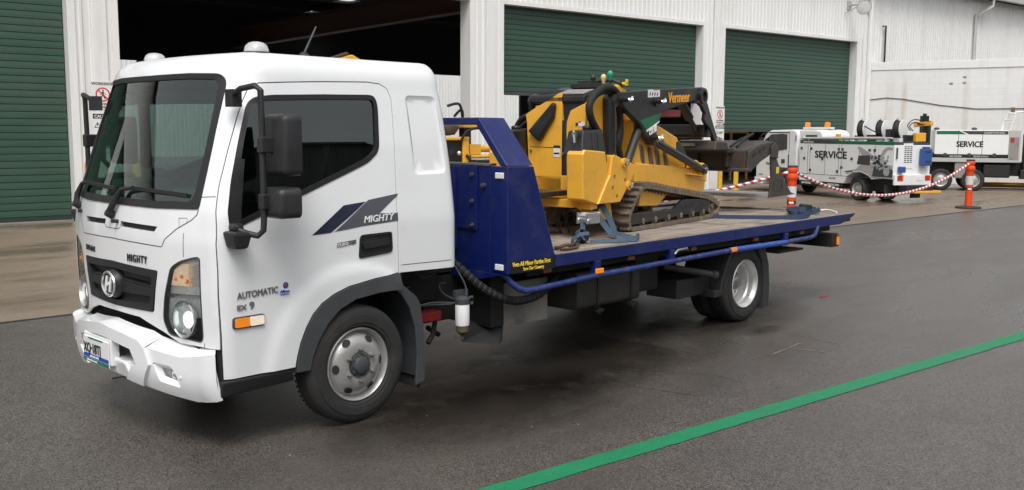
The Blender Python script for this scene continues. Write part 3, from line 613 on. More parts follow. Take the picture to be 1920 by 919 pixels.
def ring(s,z):
    """point and outward horizontal normal of the cab's plan outline at height z"""
    ys=interp(z,YS); xc=interp(z,XC); xr=interp(z,XR)
    bow=.15
    yf=ys+RC
    def xfront(y): return xc+bow*((YC-y)/(YC-.1))**2
    xe=xfront(yf)
    if s<=S1:
        t=(s-S0)/(S1-S0); y=YC+(yf-YC)*t; x=xfront(y)
        sl=-2*bow*(YC-y)/(YC-.1)**2
        n=(-1.,sl,0.)
    elif s<=S2:
        # cubic-ish corner: ellipse arc tangent to both sides
        a=(s-S1)/(S2-S1)*math.pi/2
        x=xe+RC*(1-math.cos(a)); y=yf-RC*math.sin(a)
        n=(-math.cos(a)-.001,-math.sin(a),0.)
    elif s<=S3:
        t=(s-S2)/(S3-S2); x=lerp(xe+RC,xr-RR,t); y=ys; n=(0.,-1.,0.)
    elif s<=S4:
        a=(s-S3)/(S4-S3)*math.pi/2
        x=xr-RR+RR*math.sin(a); y=ys+RR*(1-math.cos(a)); n=(math.sin(a),-math.cos(a),0.)
    else:
        t=(s-S4)/(S5-S4); x=xr; y=ys+RR+(YC-ys-RR)*t; n=(1.,0.,0.)
    # towards the roof the vertical corners open out to a larger radius
    E=interp(z,[(1.5,.10),(2.2,.20)])
    if E>.101 and s<S0+2.2:
        if s<=S1 and y-ys<E:
            c=max(0.,(E-(y-ys))/E); x+=E-E*math.sqrt(1-c*c); n=(-math.sqrt(1-c*c),-c,0.)
        elif S1<s<S2:
            f=math.asin(1-RC/E); a=lerp(f,math.pi/2-f,(s-S1)/(S2-S1)); x=xe+E-E*math.cos(a); y=ys+E-E*math.sin(a); n=(-math.cos(a),-math.sin(a),0.)
        elif S2<=s<0 and x-xe<E:
            c=max(0.,(E-(x-xe))/E); y+=E-E*math.sqrt(1-c*c); n=(-c,-math.sqrt(1-c*c),0.)
    E=interp(z,[(1.6,.07),(2.2,.125)])
    if E>.071:
        if 0<s<=S3 and xr-x<E:
            c=max(0.,(E-(xr-x))/E); y=ys+E-E*math.sqrt(1-c*c); n=(c,-math.sqrt(1-c*c),0.)
        elif S3<s<S4:
            f=math.asin(1-RR/E); a=lerp(f,math.pi/2-f,(s-S3)/(S4-S3)); x=xr-E+E*math.sin(a); y=ys+E-E*math.cos(a); n=(math.sin(a),-math.cos(a),0.)
        elif s>=S4 and y-ys<E:
            c=max(0.,(E-(y-ys))/E); x=xr-E+E*math.sqrt(1-c*c); n=(math.sqrt(1-c*c),-c,0.)
    l=math.hypot(n[0],n[1]); return (x,y),(n[0]/l,n[1]/l)
def cab(s,v,d=0.):
    if v<=V0:
        (x,y),n=ring(s,v); return (x+n[0]*d,y+n[1]*d,v)
    (x,y),n=ring(s,V0)
    a=min((v-V0)/(RV*math.pi/2),1.)*math.pi/2
    rh=interp(s,[(S0,.20),(S1,.18),(S2,.18),(S2+.25,.14),(.35,.14),(S3,.12),(S4,.12),(S5,.12)])
    # carry on the inward lean of the walls below
    h=rh*(1-math.cos(a))
    k=d*math.cos(a)-h
    return (x+n[0]*k,y+n[1]*k,V0+RV*math.sin(a)+d*math.sin(a))
def sx(x,z):
    (xa,_),_=ring(S2,z); (xb,_),_=ring(S3,z); return S2+(S3-S2)*(x-xa)/(xb-xa)
def sy(y,z):
    yf=interp(z,YS)+RC; return S0+(S1-S0)*(YC-y)/(YC-yf)
def bump(s,v,d=0.):
    """bumper front surface, same outline domain as the cab"""
    ys=.03; xc=-1.195+(1.6*(.48-v)**2 if v<.48 else 0.); bow=.19
    yf=ys+.13
    def xf(y): return xc+bow*((YC-y)/(YC-.1))**2
    xe=xf(yf)
    if s<=S1:
        t=(s-S0)/(S1-S0); y=YC+(yf-YC)*t; x=xf(y); n=(-1.,-2*bow*(YC-y)/(YC-.1)**2)
    elif s<=S2:
        a=(s-S1)/(S2-S1)*math.pi/2; x=xe+.13*(1-math.cos(a)); y=yf-.13*math.sin(a); n=(-math.cos(a)-.001,-math.sin(a))
    else:
        x=xe+.13+(s-S2); y=ys; n=(0.,-1.)
    l=math.hypot(*n); return (x+n[0]/l*d,y+n[1]/l*d,v)
# ------------------------------------------------------------------ the tow truck
truck = thing('tow_truck', 'white cab-over tow truck with a long blue tilt tray parked on the asphalt', 'truck', (2.0, 1.03, 0))
import math
def smooth01(t): t = max(0., min(1., t)); return t*t*(3-2*t)
def cabm(s, v, d=0.):
    """cab surface with the flare round the wheel arch"""
    P = cab(s, v, d)
    if -.75 < s < .8 and v < 1.2:
        r = math.hypot(P[0]-.0, (P[2]-.39)); b = .02*smooth01((.68-r)/.07)
        if P[0] > .45: b *= max(0, 1-(P[0]-.45)/.3)
        P = (P[0], P[1]-b, P[2])
    return Vector(P)
def flip(mb):
    n = MB(); n.v = [(x, 2*YC-y, z) for x, y, z in mb.v]; n.f = [tuple(reversed(f)) for f in mb.f]; return n
def loft(mb, A, B, fm, da, db):
    n = len(A); V = [fm(a, b, da) for a, b in A]+[fm(a, b, db) for a, b in B]; mb.add(V, [(i, (i+1) % n, n+(i+1) % n, n+i) for i in range(n)])
def line(mb, pts, w, fm, d=.0012, step=.03):
    P = []
    for a, b in zip(pts, pts[1:]):
        a, b = Vector(a), Vector(b); k = max(1, int((b-a).length/step)); P += [a.lerp(b, j/k) for j in range(k)]
    P.append(Vector(pts[-1])); vs = []
    for i, p in enumerate(P):
        t = (P[min(i+1, len(P)-1)]-P[max(i-1, 0)]).normalized(); n = Vector((-t.y, t.x))*w/2; vs += [fm(p.x-n.x, p.y-n.y, d), fm(p.x+n.x, p.y+n.y, d)]
    mb.add(vs, [(2*i, 2*i+2, 2*i+3, 2*i+1) for i in range(len(P)-1)])
VT = V0+RV*math.pi/2
shut = [(-.925, .445), (-.925, .8), (-.925, 1.1), (-.932, 1.365), (-.945, 1.575), (-.936, 1.79), (-.917, 1.97), (-.898, 2.07), (-.872, 2.145), (-.81, 2.178)]
dtop = [(-.6, 2.19), (-.3, 2.203), (.1, 2.214), (.22, 2.206), (.29, 2.176), (.322, 2.11), (.33, 1.7), (.335, 1.28), (.341, .952)]
dlow = [(.133, .937), (-.074, .908), (-.19, .87), (-.274, .825), (-.34, .765), (-.39, .69), (-.43, .60), (-.455, .52), (-.47, .448)]
door_poly = shut+dtop+dlow
wind = rounded([(S0, 1.436), (-1.41, 1.433), (-1.047, 1.442), (-1.015, 2.228), (-1.37, 2.238), (S0, 2.236)], [0, 0, .02, .09, 0, 0], 6)
gril = [(S0, .795), (-1.452, .803), (-1.44, .81), (-1.386, 1.05), (-1.395, 1.062), (S0, 1.078)]
hlp0 = [(-1.031, 1.16), (-1.035, .69), (-1.05, .66), (-1.29, .677), (-1.32, .69), (-1.361, .764), (-1.336, .898), (-1.276, 1.075), (-1.255, 1.10), (-1.197, 1.133), (-1.091, 1.163), (-1.05, 1.17)]
hlp = rounded(hlp0, .035, 3)
NS = 125; ss = [S0+(S5-S0)*i/NS for i in range(NS+1)]
body_poly = [(S0, .76), (-1.6, .755), (-1.36, .69), (-1.27, .655), (-1.22, .640), (-.93, .632)]+[(a, b) for a, b in shut[2:]]+dtop+[(.36, .955), (.80, .945), (S5, .945), ]+[(s_, VT) for s_ in ss[::-1]]+wind[::-1]+gril[::-1]
rec = rounded([(.452, 2.135), (.765, 2.135), (.79, 1.605), (.49, 1.60)], .05)
rec_in = inset(rec, .028)
ventp = [(-1.785, 1.334), (-1.385, 1.325), (-1.412, 1.293), (-1.78, 1.302)]
bd = MB(); bd.patch(body_poly, cabm, [hlp, rec, ventp], res=.036, d0=0, d1=-.02)
loft(bd, rec, rec_in, cabm, 0, -.016); bd.patch(rec_in, cabm, res=.06, d0=-.016, d1=None)
bd.mirror_y(YC)
# roof cap with a little crown
K = NS; rows = []
for s_ in ss:
    p = cabm(s_, VT); q = Vector((p.x, 2*YC-p.y, p.z)); rows.append([p.lerp(q, j/12)+Vector((0, 0, .005*math.sin(math.pi*j/12)*smooth01((s_-S0)/.75)*smooth01((S5-s_)/.75))) for j in range(13)])
cabo = bd.build('cab', 'white', truck, smooth=32, weld=.0015)
rc = MB(); rc.add([p for r_ in rows for p in r_], [(i*13+j, (i+1)*13+j, (i+1)*13+j+1, i*13+j+1) for i in range(K) for j in range(12)]); rc.build('roof', 'white', cabo, smooth=60, recalc=False)
# seams round the doors and across the front
sm = MB(); 
sm.patch(inset(door_poly, -.03), cabm, [inset(door_poly, .03)], res=.08, d0=-.013, d1=None)
line(sm, [(S0, 1.222), (-1.6, 1.216), (-1.339, 1.208), (-1.31, 1.255), (-1.221, 1.319), (-1.10, 1.378), (-1.06, 1.41), (-1.05, 1.44)], .005, cabm)
line(sm, [(-1.157, 1.30), (-1.157, 1.16)], .004, cabm); line(sm, [(-1.046, 1.511), (-.948, 1.518)], .004, cabm)
line(sm, [(S0, 1.283), (-1.80, 1.285), (-1.78, 1.30)], .004, cabm)
for q in ([(-1.20, 1.385), (-1.135, 1.388), (-1.135, 1.36), (-1.195, 1.33), (-1.20, 1.385)],): line(sm, q, .003, cabm)
line(sm, [(.36, 1.005), (.80, .998)], .004, cabm)
line(sm, [(-1.03, .66), (-1.03, .635)], .004, cabm)
sm.mirror_y(YC); sm.build('panel_seams', 'seam', cabo, smooth=40, recalc=False)
# rear wall lining, floor and firewall inside so that the cab reads as a room
it = MB(); it.box(-.86, .86, .12, 2*YC-.12, .96, 1.0); it.box(.72, .76, .14, 2*YC-.14, 1.0, 2.1); it.box(-.88, -.84, .2, 2*YC-.2, .7, 1.2)
it.box(-.45, .70, .3, 2*YC-.3, 2.22, 2.24)
it.build('cab_lining', 'trimlight', cabo, smooth=0)
da = MB(); da.hexa([(-.93, .16, 1.15), (-.55, .16, 1.15), (-.55, 2*YC-.16, 1.15), (-.93, 2*YC-.16, 1.15), (-.94, .34, 1.42), (-.50, .18, 1.47), (-.50, 2*YC-.18, 1.47), (-.94, 2*YC-.34, 1.42)])
da.box(-.78, -.48, .45, .9, 1.44, 1.53); da.box(-.8, -.5, 1.35, 1.75, 1.44, 1.56)
da.build('dashboard', 'interior', cabo, smooth=0, bevel=.03)
for y0, y1 in ((.25, .78), (1.3, 1.82)):
    st = MB(); st.box(-.25, .25, y0, y1, 1.05, 1.28); st.hexa([(.18, y0, 1.25), (.32, y0, 1.25), (.32, y1, 1.25), (.18, y1, 1.25), (.34, y0+.03, 1.85), (.46, y0+.03, 1.85), (.46, y1-.03, 1.85), (.34, y1-.03, 1.85)]); st.box(.37, .47, y0+.13, y1-.13, 1.88, 2.08)
    st.build('seat', 'seat', cabo, smooth=0, bevel=.05, seg=3)
wh = MB(); c0 = Vector((-.38, 1.55, 1.50)); ax = Vector((.55, 0, .83)).normalized(); u_ = Vector((0, 1, 0)); v_ = ax.cross(u_)
wh.tube([c0+(u_*math.cos(a)+v_*math.sin(a))*.21 for a in [2*math.pi*i/28 for i in range(28)]], .016, 8, closed=True)
for a in (0, math.pi, -math.pi/2): wh.tube([c0, c0+(u_*math.cos(a)+v_*math.sin(a))*.2], .014)
wh.cyl(c0, c0-ax*.3, .03); wh.build('steering_wheel', 'seat', cabo)
MB().tube([(-.66, 1.86, 1.95), (-.72, 1.84, 1.93), (-.80, 1.84, 1.80), (-.80, 1.84, 1.68), (-.76, 1.85, 1.64)], .018, 10).build('grab_handle', 'interior', cabo)
# windscreen
wi = inset(wind, .001); gi = rounded([(S0, 1.478), (-1.41, 1.475), (-1.10, 1.482), (-1.062, 2.195), (-1.37, 2.205), (S0, 2.204)], [0, 0, .06, .07, 0, 0], 6)
fr = MB(); fr.patch(wind[:-1]+[wind[-1]]+gi[::-1], cabm, res=.04, d0=.006, d1=-.012); fr.mirror_y(YC); ws = fr.build('windscreen_frame', 'frit', truck, smooth=40, weld=.001)
gl_ = MB(); gl_.patch(gi, cabm, res=.05, d0=-.002, d1=None); gl_.mirror_y(YC); gl_.build('windscreen', 'windscreen', ws, smooth=60, weld=.001, recalc=False)
# doors
winp = [(-.868, 1.345), (-.877, 1.41), (-.89, 1.605), (-.888, 1.818), (-.872, 2.034), (-.855, 2.07), (-.824, 2.092), (-.718, 2.107), (-.31, 2.121), (.109, 2.129), (.15, 2.124), (.175, 2.10), (.187, 2.055), (.189, 1.812), (.183, 1.775), (.165, 1.745), (.098, 1.692), (-.272, 1.552), (-.632, 1.41), (-.79, 1.35), (-.82, 1.342)]
winp = rounded(winp, .04, 3); wing = inset(winp, .032)
def make_door(far):
    F = flip if far else (lambda m: m)
    d = MB(); d.patch(inset(door_poly, .0065), cabm, [winp], res=.036, d0=.001, d1=-.03)
    dr = F(d).build('door', 'white', truck, smooth=32)
    f = MB(); f.patch(winp, cabm, [wing], res=.05, d0=.006, d1=-.03); F(f).build('window_rubber', 'frit', dr, smooth=40)
    g = MB(); g.patch(wing, cabm, res=.07, d0=-.006, d1=None); F(g).build('side_window', 'sideglass', dr, smooth=60, recalc=False)
    h = rounded([(.018, 1.08), (.03, 1.232), (.281, 1.237), (.287, 1.1)], [.02, .03, .02, .03]); hi = inset(h, .014)
    q = MB(); q.patch(h, cabm, [hi], res=.05, d0=.008, d1=-.002); q.patch(inset(h, .012), cabm, res=.05, d0=.0015, d1=None)
    ho = F(q).build('door_handle', 'plastic', dr, smooth=30)
    q = MB(); pp = rounded([(.045, 1.14), (.045, 1.185), (.255, 1.195), (.255, 1.155)], .012); q.patch(pp, cabm, res=.05, d0=.022, d1=.002); F(q).build('handle_grip', 'plastic', ho, smooth=30)
    q = MB(); q.lathe([(0, .002), (.011, .002), (.012, 0)], cabm(.245, 1.115, .003), (0, -1, 0), 14); F(q).build('key_lock', 'plastic', ho)
    # black quarter panel behind the mirror
    q = MB(); q.patch([(-.862, 1.355), (-.87, 1.42), (-.885, 1.61), (-.884, 1.73), (-.835, 1.73), (-.80, 1.38), (-.815, 1.352)], cabm, res=.06, d0=.009, d1=0); F(q).build('quarter_panel', 'plastic', dr, smooth=30)
    return dr
door = make_door(False); make_door(True)
def band(name, polys, m, parent, d=.0016, far=False):
    q = MB()
    for p_ in polys: q.patch(p_, cabm, res=.06, d0=d, d1=None)
    return (flip(q) if far else q).build(name, m, parent, smooth=0, recalc=False)
band('door_stripe', [[(-.206, 1.263), (-.156, 1.269), (.101, 1.453), (.341, 1.484), (.342, 1.478), (.335, 1.468), (.185, 1.362), (.335, 1.358), (.334, 1.305), (.03, 1.286), (-.06, 1.275)]], 'decalgrey', door, .003)
band('door_stripe', [[(-.321, 1.258), (-.24, 1.320), (-.09, 1.428), (.08, 1.444), (-.04, 1.360), (-.19, 1.262)]], 'decalnavy', door, .0036)
band('stripe_underlay', [[(-.321, 1.256), (-.21, 1.340), (-.05, 1.356), (-.19, 1.262)], ], 'seam', door, .0026)  # dark underlay of the printed door stripe
def side_text(t, s, z, size, m, nm='lettering', slope=0, **k):
    P = cabm(s, z, .0045); return lettering(nm, t, size, P, (1, 0, slope), (0, -.0, 1), m, door, **k)
side_text('MIGHTY', .055, 1.308, .062, 'letterwhite', sx=1.06, bold=.0012, shear=.2, slope=.03)
side_text('AUTOMATIC', -.829, .921, .055, 'lettergrey', sx=.86, bold=.0012, slope=.04)
side_text('EX', -.836, .857, .042, 'lettergrey', sx=1.25, bold=.0015); side_text('9', -.757, .857, .058, 'lettergrey', sx=1.2, bold=.002)
band('badge', [[(-.145, 1.165), (-.14, 1.194), (.002, 1.206), (.0, 1.18)]], 'lettergrey', door, .0035)
side_text('EURO', -.138, 1.170, .028, 'letterwhite', sx=1.1, slope=.08); side_text('5', -.03, 1.177, .03, 'plategreen', sx=1.2)
q = MB(); q.lathe([(0, .001), (.019, .001), (.02, 0)], cabm(-.51, .968, .002), (0, -1, 0), 18); q.build('round_badge', 'plateblue', door)
q = MB(); q.lathe([(0, .001), (.009, .001), (.01, 0)], cabm(-.51, .968, .0038), (0, -1, 0), 14); q.build('badge_center', 'tailred', door)
side_text('Allison', -.552, .926, .024, 'plateblue', bold=.0005, shear=.2); side_text('Transmission', -.552, .912, .012, 'plateblue')
ind = MB(); ind.patch(rounded([(-.868, .748), (-.864, .817), (-.663, .818), (-.667, .748)], .018), cabm, res=.05, d0=.012, d1=-.001); io = ind.build('side_indicator', 'greyplastic', door, smooth=40)
for a, b, mm in ((-.858, -.766, 'amber'), (-.764, -.672, 'amberlit')):
    q = MB(); q.patch(rounded([(a, .756), (a+.003, .81), (b+.002, .811), (b, .756)], .01), cabm, res=.04, d0=.019, d1=.01); q.build('lens', mm, io, smooth=40)
# wheel arch trim, step, rear mudguard
def arch(far):
    F = flip if far else (lambda m: m)
    inn = [(.341, .845), (.16, .846), (-.03, .825), (-.15, .775), (-.24, .70), (-.31, .60), (-.355, .50), (-.375, .42)]
    a = MB(); a.patch([(.341, .952)]+dlow[:-1]+[(-.468, .42)]+inn[::-1], cabm, res=.045, d0=.012, d1=-.06); F(a).build('wheel_arch_trim', 'greyplastic', truck, smooth=30)
    a = MB(); a.hexa([(-.945, .045, .345), (-.44, .05, .36), (-.44, .35, .36), (-.945, .35, .345), (-.945, .02, .443), (-.47, .02, .443), (-.47, .35, .443), (-.945, .35, .443)]); a.box(-.90, -.87, .06, .4, .44, .66)
    F(a).build('step', 'plastic', truck, smooth=0, bevel=.012)
    a = MB(); o = [(.345, .945), (.39, .93), (.42, .86), (.53, .775), (.565, .72), (.60, .50), (.605, .30), (.60, .17), (.52, .15), (.535, .35), (.52, .55), (.47, .70), (.40, .80), (.345, .845)]
    a.pxz(o, .03, .05); a.pxz([(.36, .90), (.41, .86), (.50, .76), (.55, .6), (.575, .4), (.575, .2), (.56, .2), (.555, .4), (.53, .6), (.48, .74), (.40, .84), (.36, .88)], .05, .36)
    F(a).build('mudguard', 'greyplastic', truck, smooth=0, bevel=.006)
    a = MB(); pr = [(-.46, .42), (-.40, .62), (-.27, .80), (-.05, .885), (.18, .905), (.38, .86), (.5, .72), (.56, .5)]
    a.tube([(x_, .2, z_) for x_, z_ in pr], .001); a.v = []; a.f = []
    for (x0, z0), (x1, z1) in zip(pr, pr[1:]): a.add([(x0, .04, z0), (x1, .04, z1), (x1, .45, z1), (x0, .45, z0)], [(0, 1, 2, 3)])
    a.box(-.5, .6, .44, .46, .5, .92); F(a).build('wheel_arch_liner', 'black', truck, smooth=0, recalc=False)
    a = MB(); a.box(.575, .59, .06, .34, .12, .3); F(a).build('mud_flap', 'rubber', truck, smooth=0)
arch(False); arch(True)
# front: grille, badges, vents, headlights, bumper
gr_ = MB(); gr_.patch(gril, cabm, res=.08, d0=-.055, d1=0); gr_.mirror_y(YC); go = gr_.build('grille', 'plastic', truck, smooth=30)
gb = MB()
gb.patch([(S0, .795), (-1.452, .803), (-1.386, 1.06), (S0, 1.078), (S0, 1.035), (-1.44, 1.015), (-1.475, .845), (S0, .83)], cabm, res=.05, d0=.004, d1=-.05)
gb.patch([(S0, .885), (-1.475, .895), (-1.455, .945), (S0, .965)], cabm, res=.05, d0=-.008, d1=-.05); gb.patch([(S0, .967), (-1.455, .947), (-1.452, .958), (S0, .985)], cabm, res=.05, d0=-.02, d1=-.05)
gb.mirror_y(YC); gb.build('grille_frame', 'plastic', go, smooth=30)
gm = MB()
def hatch(x0, x1, zlo, zhi, p=.03):
    k = (zhi-zlo)
    for sg in (1, -1):
        c = x0-k
        while c < x1+k:
            ln = []
            for i in range(9):
                z_ = zlo+k*i/8; s_ = c+sg*(z_-zlo)*1.15
                if x0 <= s_ <= x1: ln.append((s_, z_))
                elif ln: break
            if len(ln) > 1: line(gm, ln, .007, cabm, -.034 if sg > 0 else -.033, .05)
            c += p
for lo_, hi_, s_ in ((.985, 1.033, -1.47), (.83, .888, -1.49)): gm = MB(); hatch(S0, s_, lo_, hi_); gm.mirror_y(YC); gm.build('grille_mesh', 'greyplastic', go, smooth=0, recalc=False)
em = MB(); cE = cabm(S0, .932, .02); c2 = Vector((0, -1, 0)); c3 = Vector((0, 0, 1)); EL = lambda a, rx, rz, d=0: cE+c2*(rx*math.cos(a))+c3*(rz*math.sin(a))+Vector((-d, 0, 0))
MB().lathe([(0, .012), (.075, .01), (.092, -.02), (.094, -.06)], cE, (-1, 0, 0), 32).build('emblem_base', 'plastic', go)
em.tube([EL(2*math.pi*i/32, .088, .074, .014) for i in range(32)], .009, 8, closed=True)
emo = em.build('emblem', 'chrome', go); em = MB()
for sg in (-1, 1): em.ribbon([EL(0, 0, 0, .014)+c2*(sg*.03-.016)+c3*-.05, EL(0, 0, 0, .016)+c2*(sg*.03)+c3*0, EL(0, 0, 0, .014)+c2*(sg*.03+.016)+c3*.05], c2*.012, .008)
em.ribbon([EL(0, 0, 0, .016)+c2*-.03+c3*-.012, EL(0, 0, 0, .018), EL(0, 0, 0, .016)+c2*.03+c3*.012], c3*.010, .008)
em.build('emblem_letter', 'reflector', emo)
for F in (lambda m: m, flip):
    vt = MB(); vt.patch(ventp, cabm, res=.08, d0=-.02, d1=0)
    for k in range(3): line(vt, [(-1.78, 1.309+.009*k), (-1.40, 1.300+.009*k)], .004, cabm, -.012)
    F(vt).build('air_vent', 'plastic', truck, smooth=0)
def front_text(t, y, z, size, m, **k):
    s_ = S0+(S1-S0)*(YC-min(y, 2*YC-y))/(YC-.13); P = cabm(s_, z, .005)
    if y > YC: P = Vector((P.x, 2*YC-P.y, P.z))
    sl = .11 if y < YC else -.11; return lettering('badge', t, size, P, (sl, -1, 0), (0, 0, 1), m, truck, ext=.002, **k)
front_text('MIGHTY', .83, 1.095, .066, 'letterdark', sx=.74, bold=.0016, spacing=1.28)
front_text('HYUNDAI', 1.50, 1.105, .052, 'letterdark', sx=.70, bold=.0003, spacing=1.2)
def headlight(far):
    F = flip if far else (lambda m: m)
    h = MB(); h.patch(hlp, cabm, res=.05, d0=-.034, d1=0); ho = F(h).build('headlight', 'reflector', truck, smooth=40)
    b = MB(); b.patch(hlp, cabm, [inset(hlp, .007)], res=.05, d0=.003, d1=-.03); F(b).build('headlight_frame', 'greyplastic', ho, smooth=40)
    i_ = MB(); i_.patch([(-1.285, .982), (-1.135, .985), (-1.135, 1.12), (-1.19, 1.113), (-1.255, 1.075)], cabm, res=.04, d0=-.015, d1=-.045); F(i_).build('indicator_lens', 'amberlit', ho, smooth=0)
    i_ = MB(); i_.sphere(cabm(-1.15, 1.015, -.012), .014); i_.sphere(cabm(-1.19, 1.04, -.013), .012); i_.sphere(cabm(-1.24, 1.02, -.014), .010); F(i_).build('indicator_bulb', 'amber', ho)
    rb = MB()
    for k in range(8): rb.patch([(-1.128, .992+.0165*k), (-1.055, .994+.0165*k), (-1.055, 1.001+.0165*k), (-1.128, .999+.0165*k)], cabm, res=.06, d0=-.02, d1=-.06)
    F(rb).build('lens_ribs', 'chrome', ho, smooth=0)
    c = cabm(-1.185, .785, -.012); n = (-1, -.12, .05); q = MB(); q.lathe([(.075, -.06), (.098, -.02), (.112, .012), (.104, .014), (.086, -.01), (.07, -.05)], c, n, 36); F(q).build('lamp_ring', 'chrome', ho)
    q = MB(); q.lathe([(0, -.01), (.035, -.012), (.055, -.022)], c, n, 32); F(q).build('lamp', 'lampwhite', ho)
    q = MB(); q.patch([(-1.34, .93), (-1.045, .94), (-1.045, .92), (-1.345, .905)], cabm, res=.05, d0=-.02, d1=-.07); F(q).build('chrome_bar', 'chrome', ho, smooth=0)
    q = MB(); q.patch(inset(hlp, .004), cabm, res=.05, d0=-.001, d1=None); F(q).build('headlight_cover', 'clear', ho, smooth=60, recalc=False)
headlight(False); headlight(True)
bm_ = lambda s_, v, d=0.: Vector(bump(s_, v, d))
fogp = rounded([(-1.343, .519), (-1.19, .512), (-1.15, .472), (-1.123, .384), (-1.292, .405)], .02); fogi = inset(fogp, .03)
bp_ = MB(); bp_.patch([(S0, .672), (-1.6, .642), (-1.46, .622), (-1.40, .602), (-1.245, .586), (-1.109, .574), (-.98, .592), (-.908, .610), (-.905, .332), (-.93, .322), (-1.046, .303), (-1.25, .325), (-1.437, .352), (-1.655, .388), (S0, .40), (S0, .47), (-1.60, .468), (-1.468, .484), (-1.53, .578), (-1.79, .612), (S0, .615)], bm_, [fogp], res=.03, d0=0, d1=-.03)
# raised middle bar with its two legs
OV = .022; tf = [(S0, .697), (-1.6, .665), (-1.45, .643), (-1.395, .603)]; tn = [(-1.40, .602), (-1.245, .586), (-1.109, .574), (-.98, .592), (-.908, .610)]
bp_.patch(tf+[(-1.355, .50), (-1.44, .356), (-1.60, .38), (-1.52, .47), (-1.468, .484), (-1.53, .578), (-1.79, .612), (S0, .615)], bm_, res=.03, d0=OV, d1=-.004)
for F_, B_, df in ((tf, [(S0, .712), (-1.6, .69), (-1.45, .681), (-1.36, .655)], OV), (tn, [(-1.37, .656), (-1.245, .640), (-1.10, .632), (-.98, .634), (-.908, .645)], 0.)):
    for (a0, z0), (a1, z1), (b0, y0), (b1, y1) in zip(F_, F_[1:], B_, B_[1:]):
        for k in range(5): t0, t1 = k/5, (k+1)/5; bp_.add([bm_(lerp(a0, a1, t0), lerp(z0, z1, t0), df), bm_(lerp(a0, a1, t1), lerp(z0, z1, t1), df), bm_(lerp(b0, b1, t1), lerp(y0, y1, t1), -.10), bm_(lerp(b0, b1, t0), lerp(y0, y1, t0), -.10)], [(0, 1, 2, 3)])
loft(bp_, fogp, fogi, bm_, 0, -.03); bp_.mirror_y(YC)
bo = bp_.build('bumper', 'white', truck, smooth=44, weld=.0006)
for far in (False, True):
    F = flip if far else (lambda m: m)
    f = MB(); f.patch(fogi, bm_, res=.05, d0=-.055, d1=-.03); fo = F(f).build('fog_light', 'reflector', bo, smooth=0)
    f = MB(); f.patch(inset(fogi, .004), bm_, res=.05, d0=-.032, d1=None); F(f).build('fog_lens', 'clear', fo, smooth=0, recalc=False)
    f = MB(); f.lathe([(0, .03), (.025, .022), (.045, 0)], bm_(-1.2, .455, -.055), (-1, -.2, 0), 20); F(f).build('fog_bulb', 'chrome', fo)
    f = MB(); f.lathe([(0, .004), (.01, .003), (.012, 0)], bm_(-1.115, .452, 0), (-1, -.4, 0), 12); F(f).build('plug', 'white', bo)
f = MB(); f.box(-.98, -.80, .22, 2*YC-.22, .36, .80); f.build('bumper_filler', 'black', truck, smooth=0)
f = MB(); f.hexa([(-1.17, .68, .375), (-1.0, .68, .375), (-1.0, 1.38, .375), (-1.17, 1.38, .375), (-1.20, .74, .49), (-1.0, .74, .49), (-1.0, 1.3, .49), (-1.20, 1.3, .49)]); f.build('bumper_step', 'white', bo, smooth=0, bevel=.015)
f = MB(); f.box(-1.215, -1.16, .88, 1.29, .435, .605); po = f.build('plate_holder', 'white2', bo, smooth=0, bevel=.008)
f = MB(); f.box(-1.225, -1.2155, .90, 1.272, .42, .585); pl_ = f.build('number_plate', 'signwhite', truck, smooth=0, bevel=.004)
PX, PY = (0, -1, 0), (0, 0, 1)
lettering('plate_lettering', 'XQ·18TJ', .088, (-1.2262, 1.264, .484), PX, PY, 'signblack', pl_, sx=.80, bold=.0012)
f = MB(); f.box(-1.227, -1.2252, .902, 1.27, .450, .474); f.build('blue_band', 'plateblue', pl_, smooth=0)
f = MB(); f.box(-1.227, -1.2252, .902, 1.27, .422, .446); f.build('green_band', 'plategreen', pl_, smooth=0)
f = MB(); f.box(-1.2265, -1.2252, .98, 1.19, .572, .582); f.build('green_band', 'plategreen', pl_, smooth=0)
lettering('plate_lettering', 'QUEENSLAND', .016, (-1.2275, 1.17, .456), PX, PY, 'letterwhite', pl_, sx=1.3)
lettering('plate_lettering', 'WESTERN TRUCK CENTRE', .013, (-1.2275, 1.22, .429), PX, PY, 'letterwhite', pl_)
# wipers
def wiper(pts, tip, far=False):
    w = MB(); P = [cabm(a, b, d) for a, b, d in pts]; 
    if far: P = [Vector((p.x, 2*YC-p.y, p.z)) for p in P]
    w.tube(P, [.022, .02, .014, .012, .009][:len(P)], 8); w.cyl(P[0]+Vector((.02, 0, -.02)), P[0]+Vector((-.02, 0, 0)), .028, .022)
    w.cyl(P[0]+Vector((.02, -.07, -.055)), P[0]+Vector((-.018, -.07, -.05)), .013)
    B = [cabm(*q) for q in tip]
    if far: B = [Vector((p.x, 2*YC-p.y, p.z)) for p in B]
    w.ribbon(B, (0, 0, .011), .012); w.build('wiper', 'plastic', truck)
wiper([(-1.885, 1.385, .03), (-1.83, 1.45, .035), (-1.783, 1.528, .035), (-1.66, 1.545, .03)], [(-1.70, 1.542, .018), (-1.5, 1.536, .016), (-1.3, 1.527, .014), (-1.15, 1.518, .012)])
wiper([(-1.18, 1.40, .03), (-1.17, 1.46, .035), (-1.20, 1.53, .03), (-1.3, 1.545, .03)], [(-1.25, 1.542, .018), (-1.5, 1.540, .016), (-1.75, 1.535, .014), (-1.86, 1.53, .012)], True)
